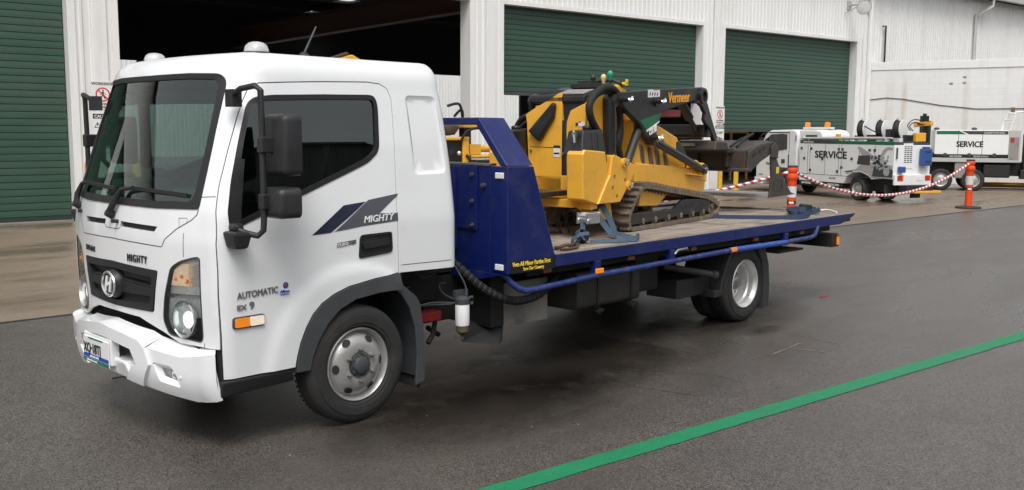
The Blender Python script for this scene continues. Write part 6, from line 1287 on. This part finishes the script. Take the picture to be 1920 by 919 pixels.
# printed picture of a wood chipper along the rear of the body
def decal(polys, m, d=.0035, nm='printed_picture'):
    q = MB(TS)
    for p in polys: q.pxz(p, -d, -d+.0012)
    return q.build(nm, m, bx_o, smooth=0)
decal([[(.62, .80), (.15, .86), (-.1, 1.02), (-.25, 1.10), (-.9, 1.06), (-1.32, 1.02), (-1.34, .68), (-.95, .68), (-.55, .66), (-.42, .74), (-.1, .84), (.22, .82), (.45, .72)], [(.10, 1.50), (-.05, 1.50), (-.55, 1.28), (-.72, 1.24), (-.70, 1.10), (-.2, 1.18)], [(-.82, 1.0), (-.92, 1.0), (-1.0, 1.32), (-1.12, 1.43), (-1.30, 1.43), (-1.32, 1.50), (-1.1, 1.52), (-.95, 1.44), (-.86, 1.3)]], 'whitewood')
decal([[(.08, 1.02), (-.45, 1.0), (-.45, 1.28), (.02, 1.26)], [(-.75, 1.02), (-.86, 1.02), (-.86, 1.3), (-.75, 1.3)], [(-.55, .70), (-1.34, .70), (-1.34, .9), (-.9, 1.02), (-.6, .92)], [(.55, .78), (.25, .80), (.2, .84), (.5, .82)]], 'printdark', .0045)
decal([[(-1.1+.12*math.cos(a), .86+.13*math.sin(a)) for a in [i*.42 for i in range(15)]]], 'whitewood', .0055); decal([[(-.25, .86), (-.35, .86), (-.35, .9), (-.25, .9)]], 'amber', .006)
random.seed(11)
for m_, d_, n_ in (('whitewood', .0052, 22), ('printdark', .0058, 20)):
    P = []
    for k in range(n_):
        l, z, s = random.uniform(-1.15, -.5), random.uniform(.92, 1.28), random.uniform(.02, .07); a = random.uniform(0, 3); P.append([(l+s*math.cos(a+t)*random.uniform(.7, 1.3), z+s*math.sin(a+t)*random.uniform(.5, 1)) for t in (0, 1.2, 2.6, 4.2, 5.2)])
    decal(P, m_, d_)
# tail: louvred panel, lamps, plate, blue jerrycan, step
rl = -1.36; tb_ = MB(TS); tb_.box(rl-.012, rl, .30, .62, .95, 1.62); lo2 = tb_.build('louvre_panel', 'white2', bx_o, smooth=0)
lv = MB(TS)
for i in range(9):
    for j in range(3): lv.box(rl-.016, rl-.0125, .33+.095*j, .40+.095*j, 1.10+.052*i, 1.125+.052*i)
lv.build('louvre_slots', 'greyplastic', lo2, smooth=0)
s_box('rear_bumper', 'white2', (rl-.07, rl, .0, W_, .50, .78), sv, .01)
for y in (.08, 1.02): s_box('tail_lamp', 'tailred', (rl-.085, rl-.07, y, y+.16, .62, .76), sv, .006); s_box('tail_lamp_amber', 'amber', (rl-.085, rl-.07, y+.165, y+.2, .62, .76), sv, .004)
s_box('number_plate', 'signwhite', (rl-.08, rl-.07, .72, .94, .62, .74), sv)
s_box('grab_rail', 'greyplastic', (rl-.04, rl-.01, .06, .09, 1.2, 1.5), sv); s_box('blue_vice', 'bluejerry', (rl-.16, rl-.01, .12, .28, .84, 1.0), sv, .02)
s_box('mud_flap', 'rubber', (rl+.3, rl+.32, .0, .35, .12, .5), sv); s_box('mud_flap', 'rubber', (rl+.3, rl+.32, .9, W_, .12, .5), sv)
s_box('rear_step', 'yellow', (rl-.45, rl-.02, .35, 1.25, .30, .36), sv, .01); s_box('rear_crossbeam', 'black', (rl-.3, rl, .2, 1.1, .3, .5), sv)
jc = MB(TS); jc.box(rl-.20, rl-.03, .82, 1.12, 1.02, 1.48); jc.box(rl-.17, rl-.06, .86, 1.08, 1.48, 1.53); jo_ = jc.build('jerrycan', 'bluejerry', sv, smooth=0, bevel=.03)
q = MB(TS); q.box(rl-.204, rl-.20, .88, 1.06, 1.36, 1.42); q.box(rl-.204, rl-.20, .88, 1.06, 1.10, 1.16); q.build('jerrycan_ribs', 'stripecharcoal', jo_, smooth=0)
# roof gear: rail, reels, black crane with yellow boom
q = MB(TS); q.tube([(2.55, .06, 1.72), (-.95, .06, 1.75)], .04, 8); q.tube([(2.55, .28, 1.72), (-.95, .28, 1.75)], .03, 8); q.cyl((2.6, .04, 1.73), (2.5, .3, 1.73), .05)
for l in (2.3, .8, -.8): q.box(l-.03, l+.03, .03, .3, 1.65, 1.72)
q.build('roof_rack', 'gutter', sv, smooth=30)
for k, l in enumerate((.56, -.20, -.86)):
    c = Vector((l, .62, 2.0)); r_ = .255; a = Vector((-.75, .30, .0)).normalized(); q = MB(TS)
    q.lathe([(.0, .07), (.05, .075), (.06, .045), (r_*.7, .055), (r_, .07), (r_, .09), (r_*.5, .10), (.0, .095)], c, a, 30); ro_ = q.build('hose_reel', 'white2', sv, smooth=30)
    q = MB(TS); q.lathe([(r_*.45, -.08), (r_*.88, -.08), (r_*.9, .055), (r_*.45, .055)], c, a, 26); q.lathe([(.0, -.09), (r_*.98, -.09), (r_, -.11), (0, -.11)], c, a, 30); q.build('hose_coil', 'rubber', ro_)
    q = MB(TS); q.ribbon(catmull([c+Vector((.10, -.04, -.32)), c+Vector((.16, -.06, -.1)), c+Vector((.17, -.06, .15)), c+Vector((.08, -.03, .29)), c+Vector((-.02, .0, .28))], 5), (.03, .045, 0), .02); q.box(l-.12, l+.12, .5, .74, 1.65, 1.76); q.build('reel_frame', 'white2', ro_, smooth=0)
q = MB(TS); q.tube(catmull([(.50, .5, 2.12), (.1, .45, 1.98), (-.3, .4, 1.88)], 5), .018, 6); q.build('loose_hose', 'rubber', sv)
q = MB(TS); q.box(-1.25, .5, .62, .85, 1.66, 1.84); q.box(-.55, -.1, .6, .9, 1.8, 2.0); q.box(-1.1, 1.3, .9, 1.1, 1.66, 1.82); q.box(-1.32, -1.18, .98, 1.16, 1.6, 2.36); q.cyl((-1.25, 1.07, 2.3), (-1.25, 1.07, 2.42), .05)
q.tube(catmull([(-1.28, 1.0, 2.1), (-1.25, .75, 2.18), (-1.2, .62, 2.08), (-1.25, .70, 1.95)], 6), .015, 6); q.tube(catmull([(-1.28, 1.0, 2.22), (-1.25, .70, 2.25), (-1.2, .55, 2.1), (-1.25, .62, 1.95)], 6), .015, 6); q.build('crane', 'machblack', sv, smooth=0)
q = MB(TS); q.box(-1.36, -1.2, .72, 1.06, 1.66, 1.9); q.build('crane_head', 'yellow', sv, smooth=0, bevel=.02); s_box('crane_marker', 'yellow', (1.28, 1.40, .3, .4, 1.66, 1.86), sv, .01)
q = MB(TS); q.hexa([(-.98, .95, 2.05), (-1.55, 1.0, 2.10), (-1.55, 1.1, 2.10), (-.98, 1.05, 2.05), (-.98, .95, 2.20), (-1.55, 1.0, 2.20), (-1.55, 1.1, 2.20), (-.98, 1.05, 2.20)]); yb = q.build('crane_boom', 'yellow', sv, smooth=0, bevel=.01)
lettering('lettering', 'Vermeer', .09, TS @ Vector((-1.10, .955, 2.10)), SD, UPZ, 'stickerblack', yb, sx=.9, bold=.002)
# cab
cb_ = MB(TS); prof = [(2.84, .48), (2.84, 1.84), (2.90, 1.95), (3.1, 1.985), (4.2, 1.965), (4.38, 1.90), (4.50, 1.80), (4.86, 1.30), (4.93, 1.18), (4.96, .75), (4.96, .42), (4.2, .42), (4.12, .60), (3.95, .74), (3.65, .78), (3.4, .70), (3.25, .48)]
cb_.pxz(prof, .03, W_-.03); co2 = cb_.build('cab', 'white2', sv, smooth=0, bevel=.05, seg=3)
q = MB(TS); q.pxz([(3.33, 1.37), (3.33, 1.83), (3.55, 1.85), (4.16, 1.83), (4.52, 1.62), (4.50, 1.50), (4.28, 1.24), (4.1, 1.22), (3.9, 1.30)], .022, .034); q.build('side_window', 'glassdark', co2, smooth=0); q = MB(TS); q.pxz([(3.33, 1.37), (3.33, 1.83), (3.55, 1.85), (4.16, 1.83), (4.52, 1.62), (4.50, 1.50), (4.28, 1.24), (4.1, 1.22), (3.9, 1.30)], W_-.034, W_-.022); q.build('side_window', 'glassdark', co2, smooth=0)
q = MB(TS); q.pxz(rounded([(1.98+.85, 1.70), (2.6, 1.70), (2.6, 1.78), (2.83, 1.78)], .01), .1, .12); q.v = []; q.f = []
q.pxz(rounded([(2.88, 1.62), (2.92, 1.62), (2.92, 1.80), (2.88, 1.80)], .01), .022, .032); q.build('vent_slot', 'plateblue', co2, smooth=0)
q = MB(TS); q.pxz(rounded([(2.0, 1.70), (2.54, 1.70), (2.54, 1.82), (2.0, 1.82)], .05), .10, .125); q.build('rear_window', 'glassdark', co2, smooth=0)
rbx = MB(TS); rbx.pxz([(1.74, 1.66), (1.74, 1.84), (1.86, 1.95), (2.1, 1.985), (2.9, 1.985), (2.9, 1.66)], .12, W_-.12); rbx.build('sleeper_roof', 'white2', co2, smooth=0, bevel=.06, seg=3)
q = MB(TS); q.pxz([(4.53, 1.78), (4.60, 1.76), (4.88, 1.32), (4.84, 1.29)], .1, W_-.1); q.build('windscreen', 'glassdark', co2, smooth=0)
q = MB(TS)
for p in ([(3.22, .5), (3.22, 1.9)], [(3.22, 1.9), (4.3, 1.88)], [(3.26, .7), (3.22, 1.2)]): (a, za), (b, zb) = p; q.box(min(a, b)-.006, max(a, b)+.006, .024, .034, min(za, zb)-.006, max(za, zb)+.006)
q.build('door_gaps', 'greyplastic', co2, smooth=0)
s_box('door_handle', 'greyplastic', (3.42, 3.60, .018, .032, .93, 1.06), sv, .008, co2); s_box('wheel_arch', 'stripecharcoal', (3.2, 4.2, .026, .036, .70, .80), sv, 0, co2)
s_box('cab_step', 'plastic', (2.84, 3.2, .04, .3, .30, .5), sv); s_box('front_bumper', 'white2', (4.6, 5.02, .02, W_-.02, .22, .45), sv, .03)
q = MB(TS); q.pxz([(4.75, .86), (4.95, .84), (4.95, .98), (4.80, 1.06)], .018, .04); q.build('headlight', 'reflector', co2, smooth=0)
q = MB(TS); q.box(4.50, 4.60, -.14, -.02, 1.45, 1.72); q.tube([(4.46, .05, 1.86), (4.52, -.1, 1.82), (4.54, -.1, 1.42)], .015, 6); q.build('mirror', 'plastic', co2, smooth=0, bevel=.01)
lettering('lettering', 'Vermeer', .14, TS @ Vector((4.40, .0255, .86)), SD, UPZ, 'stickerblack', co2, sx=1.02, bold=.003)
lettering('lettering', 'TOWING', .06, TS @ Vector((4.80, .0255, .52)), SD, UPZ, 'stickerblack', co2)
s_box('light_bar', 'signwhite', (1.9, 3.2, .5, .66, 2.0, 2.055), sv, .01)
for l in (2.14, 3.08):
    q = MB(TS); q.lathe([(.07, 0), (.085, .02), (.085, .13), (.06, .15), (0, .155)], (l, .58, 2.055), (0, 0, 1), 18); q.build('beacon', 'amber', sv)
wheels(TS, sv, [(.05, .0, .34, 1), (.05, W_, .34, -1), (3.58, .03, .2, 1), (3.58, W_-.03, .2, -1)], .31)
# plain yellow guard rails inside the shed, seen through the service truck's cab
yr = MB(TB); p0 = 27.6
for x_ in (26.2, 27.2, 28.2): yr.box(x_, x_+.07, 19.0, 19.07, .02, 1.9)
for z_ in (.9, 1.25, 1.85): yr.box(26.2, 28.27, 19.005, 19.065, z_, z_+.07)
yr.box(25.6, 26.2, 18.6, 19.6, .02, 1.1); tag(yr.build('guard_frame', 'yellow', smooth=0, loc=bw(27, 19, 0)), 'yellow steel frame inside the dark shed behind the service truck cab', 'frame')

# ------------------------------------------------------------------ second service truck, facing right
a_ = R(155); d2 = Vector((math.sin(a_), math.cos(a_), 0)); w2 = Vector((-d2.y, d2.x, 0))
if w2.dot(Vector((1, .4, 0))) < 0: w2 = -w2
TT = Matrix(((d2.x, w2.x, 0, 29.4), (d2.y, w2.y, 0, 7.1), (0, 0, 1, 0), (0, 0, 0, 1)))
S2 = thing('service_truck', 'white high-sided service truck with a grey toolbox and a ladder rack over its cab', 'truck', TT @ Vector((1.2, .8, 0)), 'white service trucks in front of the block wall')
T2D = TT.to_3x3() @ Vector((1, 0, 0))
def t_box(name, m, a, bev=0., parent=None): q = MB(TT); q.box(*a); return q.build(name, m, parent or S2, smooth=0, bevel=bev)
body2 = t_box('service_body', 'white2', (-.31, 1.90, .0, 1.7, 1.20, 2.0), .012); t_box('body_base', 'stickerblack', (-.30, 1.88, -.006, 1.6, 1.09, 1.198))
t_box('tray_beam', 'gutter', (-.46, 1.90, -.02, 1.7, .95, 1.085), .01); t_box('toolbox', 'gutter', (1.905, 2.24, .0, 1.7, .95, 2.0), .012)
t_box('top_stripe', 'stripegreen', (-.27, .40, -.0035, .01, 1.86, 1.97)); q = MB(TT); q.pxz([(.40, 1.86), (.62, 1.86), (.42, 1.97), (.40, 1.97)], -.0036, .01); q.build('top_stripe', 'stripegreen', S2, smooth=0)
q = MB(TT); q.pxz([(.72, 1.86), (1.87, 1.86), (1.87, 1.97), (.48, 1.97)], -.0036, .01); q.build('top_stripe', 'stripecharcoal', S2, smooth=0)
q = MB(TT)
for l in (.40, 1.12): q.box(l-.006, l+.006, -.004, .004, 1.21, 1.99)
q.build('door_gaps', 'greyplastic', body2, smooth=0)
lettering('lettering', 'SERVICE', .265, TT @ Vector((.345, -.004, 1.45)), T2D, UPZ, 'stickerblack', body2, sx=.84, bold=.009)
lettering('lettering', 'EQUIPPED TO DO MORE', .075, TT @ Vector((1.16, -.006, 1.885)), T2D, UPZ, 'letterwhite', body2, sx=.72)
lettering('lettering', '1300-VERMEER', .075, TT @ Vector((.14, -.0075, 1.115)), T2D, UPZ, 'letterwhite', body2, sx=.8); lettering('lettering', 'VERMEER.COM.AU', .075, TT @ Vector((.86, -.0075, 1.115)), T2D, UPZ, 'letterwhite', body2, sx=.75)
for l in (.02, .75, 1.50): q = MB(TT); q.lathe([(.065, .0), (.06, -.03), (.0, -.035)], (l, -.006, 1.185), (0, 1, 0), 16); q.build('round_lamp', 'greyplastic', S2)
t_box('toolbox_door', 'dustgrey', (1.93, 2.2, -.012, .0, 1.05, 1.78), .006); t_box('red_label', 'tailred', (1.95, 2.06, -.015, -.0125, 1.60, 1.76))
for l in (-.26, .88): MB(TT).sphere((l, .2, 2.04), .09, .06, .05).build('roof_lamp', 'greyplastic', S2)
t_box('crane_post', 'machblack', (-.55, -.43, .3, .5, 1.0, 2.3)); t_box('rear_hitch', 'machblack', (-.55, -.3, .1, .8, 1.0, 1.25), .02)
t_box('chassis', 'black', (-.4, 5.5, .4, 1.3, .50, .94)); t_box('fuel_tank', 'black', (1.2, 2.0, .05, .5, .45, .88), .04); t_box('mud_flap', 'dustgrey', (.34, .66, .02, .5, .42, .94), .01)
q = MB(TT); q.tube([(1.70, .3, 2.0), (1.88, .3, 2.56), (2.4, .3, 2.60), (3.4, .3, 2.60)], .035, 8); q.tube([(1.92, .05, 2.0), (2.05, .05, 2.52)], .03, 8); q.tube([(1.80, .28, 2.22), (2.0, .05, 2.24)], .025); q.tube([(1.78, .28, 2.32), (2.0, .05, 2.34)], .02); q.tube([(2.05, .05, 2.52), (1.88, .3, 2.56)], .03); q.tube([(2.42, .2, 1.98), (2.6, .2, 2.45)], .025); q.build('ladder_rack', 'white2', S2)
for l in (2.0, 2.38): q = MB(TT); q.box(l-.06, l+.06, .24, .36, 2.60, 2.74); q.build('beacon', mat('brown_beacon', (.18, .10, .05), .4), S2, smooth=0, bevel=.01)
q = MB(TT); q.pxz([(2.62, .7), (2.62, 2.35), (2.8, 2.45), (3.9, 2.4), (4.4, 1.75), (4.5, .7)], .05, 1.65); q.build('cab', 'white2', S2, smooth=0, bevel=.06)
t_box('air_intake', 'machblack', (2.36, 2.58, .1, .4, .7, 1.9), .04); t_box('cab_step', 'plastic', (2.3, 3.2, .05, .4, .42, .72), .02)
wheels(TT, S2, [(-.07, .0, .35, 1), (-.07, 1.7, .35, -1), (.90, .0, .35, 1), (.90, 1.7, .35, -1), (3.6, .05, .25, 1), (3.6, 1.65, .25, -1)], .36)
# yellow poles lying on the apron under it
pls = thing('timber_stack', 'stack of yellow timber lengths on the ground under the high-sided service truck', 'timber', TT @ Vector((2.2, 1.9, 0)))
rnd = random.Random(5)
for k in range(9):
    q = MB(TT); y_ = 1.85+.11*(k % 5)+rnd.uniform(-.02, .02); z_ = .05+.085*(k//5); q.hexa([(1.2+rnd.uniform(-.3, .1), y_, z_), (4.6, y_+rnd.uniform(-.15, .15), z_), (4.6, y_+.1, z_), (1.2, y_+.09, z_), (1.2, y_, z_+.075), (4.6, y_, z_+.075), (4.6, y_+.1, z_+.075), (1.2, y_+.09, z_+.075)]); q.build('timber_length', 'timber', pls, smooth=0)

# ------------------------------------------------------------------ stanchions and striped tape
def stanchion(p, label):
    t = thing('stanchion_post', label, 'bollard', p, 'orange stanchion posts carrying the striped tape'); c = Vector(p)
    MB().lathe([(0, 0), (.30, 0), (.31, .02), (.29, .045), (.12, .06), (.08, .065), (0, .066)], c, (0, 0, 1), 28).build('base', 'rubber', t)
    MB().lathe([(.088, .06), (.086, .93), (.092, .95), (.110, .97), (.112, 1.02), (.103, 1.06), (.075, 1.08)], c, (0, 0, 1), 24).build('post', 'orange', t)
    MB().lathe([(.075, 1.07), (.085, 1.09), (.104, 1.12), (.107, 1.16), (.095, 1.2), (.0, 1.205)], c, (0, 0, 1), 24).build('head', 'orange', t)
    MB().lathe([(.10, 1.2), (.105, 1.215), (.09, 1.236), (.0, 1.238)], c, (0, 0, 1), 20).build('cap', 'rubber', t)
    b = MB(); b.lathe([(.0895, .60), (.0895, .82)], c, (0, 0, 1), 24); b.build('reflective_band', 'reflwhite', t)
    b = MB(); b.lathe([(.0898, .46), (.0898, .53)], c, (0, 0, 1), 24); l = b.build('label_band', 'signblack', t)
    n = (Vector((-3.7, -5, 0))-c); n.z = 0; n.normalize(); X = Vector((-n.y, n.x, 0)); q = MB()
    q.add([c+n*.0915+X*a+Vector((0, 0, z)) for a, z in ((-.05, .475), (.045, .475), (.045, .515), (-.05, .515))], [(0, 1, 2, 3)]); q.build('label_print', 'signwhite', l, smooth=0, recalc=False)
    return t
P1, P2 = Vector((14.142, 4.474, .0045)), Vector((21.944, 3.722, .0045))
s1 = stanchion(P1, 'orange stanchion post behind the tail of the blue tray'); copy_thing(s1, P2-P1, 'orange stanchion post standing alone on a black base at the apron edge')
def tape(a, b, sag, label):
    """round red and white striped barrier tube"""
    a, b = Vector(a), Vector(b); n = 40; P = [a.lerp(b, i/n)-Vector((0, 0, 4*sag*(i/n)*(1-i/n))) for i in range(n+1)]
    return P
stripe = bpy.data.materials.new('red_white_tape'); stripe.use_nodes = True; N, L = nodes(stripe); bs = N['Principled BSDF']; uvn = N.new('ShaderNodeUVMap'); wv = N.new('ShaderNodeTexWave'); wv.bands_direction = 'DIAGONAL'; wv.inputs['Scale'].default_value = 1.0
L.new(uvn.outputs[0], wv.inputs['Vector']); rp = N.new('ShaderNodeValToRGB'); rp.color_ramp.interpolation = 'CONSTANT'; rp.color_ramp.elements[0].color = (.55, .03, .03, 1); rp.color_ramp.elements[1].position = .42; rp.color_ramp.elements[1].color = (.72, .71, .70, 1); L.new(wv.outputs['Fac'], rp.inputs[0]); L.new(rp.outputs[0], bs.inputs['Base Color']); bs.inputs['Roughness'].default_value = .5
def tape_obj(P, r, label):
    mb = MB(); mb.tube(P, r, 10); o = mb.build('barrier_tape', stripe, smooth=60, loc=P[len(P)//2], recalc=False); me = o.data; uv = me.uv_layers.new(name='UVMap'); acc = [0]
    for a, b in zip(P, P[1:]): acc.append(acc[-1]+(b-a).length)
    for lp in me.loops:
        i, j = divmod(lp.vertex_index, 10); i = min(i, len(P)-1); uv.data[lp.index].uv = (acc[i]*4.0, (j if j < 6 else 10-j)*.055)
    return tag(o, label, 'tape', 'striped barrier tapes between the posts')
tape_obj(tape(P1+Vector((.1, .0, 1.10)), P2+Vector((-.1, .02, 1.12)), .62, ''), .032, 'red and white striped tape sagging between the two orange stanchion posts')
Q0 = Vector((12.9, 7.2, .38))
tape_obj(tape(P1+Vector((-.08, .05, 1.10)), Q0, .06, ''), .032, 'red and white striped tape sloping down behind the raised bucket jaw')
tag(MB().lathe([(.28, 0), (.28, .03), (.06, .05), (.05, .42), (0, .43)], (Q0.x, Q0.y, .0045), (0, 0, 1), 20).build('tape_anchor', 'rubber', loc=(Q0.x, Q0.y, .0045)), 'low black post holding the tape end behind the blue tray', 'post')

# ------------------------------------------------------------------ yellow drilling machine in the shed's doorway, behind the truck
TMy = TB @ Matrix.Translation((-.644, -1.158, .407)) @ Matrix.Scale(.786, 4); dm_ = thing('drilling_machine', 'yellow drilling machine with black hoses parked before the shed pillar behind the tow truck', 'machine', bw(10.05, 13, 0))
q = MB(TMy); q.box(12.2, 13.55, 17.7, 18.6, .5, 1.66); q.build('engine_box', 'machblack', dm_, smooth=0, bevel=.03)
q = MB(TMy); q.box(13.40, 13.62, 17.62, 17.7, .5, 1.72); q.box(12.2, 13.62, 17.6, 17.66, 1.62, 1.72); q.box(11.8, 15.6, 17.8, 18.5, .3, .62); q.build('machine_frame', 'yellow', dm_, smooth=0, bevel=.02)
q = MB(TMy); q.cyl((13.7, 17.9, 1.36), (15.9, 17.9, 1.36), .10); q.cyl((13.75, 17.75, 1.14), (15.9, 17.75, 1.14), .06); q.box(13.7, 14.1, 17.7, 18.2, 1.2, 1.5); q.box(14.9, 15.2, 17.6, 18.2, 1.05, 1.5); q.build('hydraulic_rams', 'yellow', dm_, smooth=30)
q = MB(TMy); q.box(13.75, 15.6, 17.5, 18.0, .75, 1.05); q.box(13.78, 14.05, 18.1, 18.4, 1.3, 2.0); q.build('machine_base', 'machblack', dm_, smooth=0, bevel=.03)
q = MB(TMy); q.box(13.65, 14.18, 17.95, 18.5, 1.98, 2.14); q.build('work_lamp', 'yellow', dm_, smooth=0, bevel=.03)
q = MB(TMy)
for l in ([(13.3, 17.6, 1.6), (13.5, 17.5, 1.9), (14.0, 17.5, 1.95), (14.3, 17.6, 1.6), (14.5, 17.7, 1.45)], [(13.5, 17.6, 1.2), (13.7, 17.5, .95), (14.0, 17.5, .85)], [(13.2, 17.8, 2.3), (13.4, 17.7, 2.5), (13.45, 17.7, 2.2)], [(12.9, 17.7, 2.6), (13.25, 17.6, 2.65), (13.45, 17.7, 2.2)]): q.tube(catmull(l, 8), .04, 8)
q.build('hoses', 'hose', dm_)
q = MB(TMy)
for l in ([(14.35, 17.5, 1.7), (14.9, 17.45, 1.6), (15.3, 17.5, 1.3)], [(14.35, 17.5, 1.62), (14.8, 17.45, 1.45), (15.0, 17.5, 1.1)], [(14.2, 17.45, 1.2), (14.5, 17.5, 1.6), (14.9, 17.5, 1.75), (15.4, 17.5, 1.6)]): q.tube(catmull(l, 6), .018, 6)
q.sphere((13.2, 17.55, 1.25), .07); q.build('chrome_levers', 'chrome', dm_)
q = MB(TMy); q.lathe([(.0, 1.75), (.22, 1.78), (.34, 1.95), (.34, 2.05), (.2, 2.1), (0, 2.12)], (13.1, 18, 0), (0, 0, 1), 22); q.build('air_cleaner', mat('brown_grey_steel', (.10, .075, .065), .5), dm_)
q = MB(TMy); q.hexa([(9.0, 18, 3.55), (10.0, 18, 3.75), (10.0, 18.25, 3.75), (9.0, 18.25, 3.55), (9.1, 18, 3.68), (10.02, 18, 3.92), (10.02, 18.25, 3.92), (9.1, 18.25, 3.68)]); q.hexa([(10.0, 18, 3.75), (10.02, 18, 3.92), (10.45, 18, 3.72), (10.35, 18, 3.6), (10.0, 18.25, 3.75), (10.02, 18.25, 3.92), (10.45, 18.25, 3.72), (10.35, 18.25, 3.6)]); q.hexa([(10.3, 18.02, 3.6), (10.45, 18.02, 3.7), (12.0, 18.02, 1.6), (11.85, 18.02, 1.5), (10.3, 18.22, 3.6), (10.45, 18.22, 3.7), (12.0, 18.22, 1.6), (11.85, 18.22, 1.5)]); q.box(11.7, 12.2, 17.9, 18.4, .5, 1.65)
q.build('boom', 'yellow', dm_, smooth=0, bevel=.02)
q = MB(TMy); q.hexa([(9.3, 17.99, 3.74), (9.9, 17.99, 3.93), (9.9, 18.2, 3.93), (9.3, 18.2, 3.74), (9.35, 17.99, 3.80), (9.88, 17.99, 3.98), (9.88, 18.2, 3.98), (9.35, 18.2, 3.80)]); q.build('boom_tip', 'rust', dm_, smooth=0)
q = MB(TMy)
for x_ in (12.0, 15.2): q.lathe([(.2, 0), (.32, .0), (.33, .12), (.33, .22), (.2, .25)], (x_, 17.55, -.19), (0, 1, 0), 24); q.box(x_-.12, x_+.12, 17.75, 18.5, -.3, .35)
q.build('wheels', 'tyre', dm_)

# ------------------------------------------------------------------ plain shed across the yard behind the camera (mirrored in the glass)
os_ = thing('opposite_shed', 'grey corrugated shed across the yard behind the camera', 'shed', (8, -22, 0))
q = MB(); corr(q, -40, 80, 0, 7.4, -22, .6, .06); q.build('wall_cladding', mat('weathered_grey_cladding', (.16, .16, .15), .6, var=.15, dirt=(.08, .07, .06)), os_, smooth=0, recalc=False)
q = MB(); q.hexa([(-41, -21.4, 7.3), (81, -21.4, 7.3), (81, -38, 8.6), (-41, -38, 8.6), (-41, -21.4, 7.5), (81, -21.4, 7.5), (81, -38, 8.8), (-41, -38, 8.8)]); q.build('roof', mat('blue_grey_roof', (.09, .11, .15), .5), os_, smooth=0)
# small debris on the asphalt
db = MB(); db.box(6.72, 6.86, .12, .15, 0.001, .012); tag(db.build('plastic_scrap', 'tailred', smooth=0, loc=(6.8, .13, 0)), 'small scrap of red plastic on the asphalt beyond the rear wheel', 'litter')
tw = MB(); tw.tube([(-.638, 2.243, .006), (-.58, 2.235, .008), (-.536, 2.21, .006)], .005, 5); tag(tw.build('twig', 'seam', loc=(-.6, 2.23, 0)), 'thin dark twig on the asphalt below the number plate', 'twig')
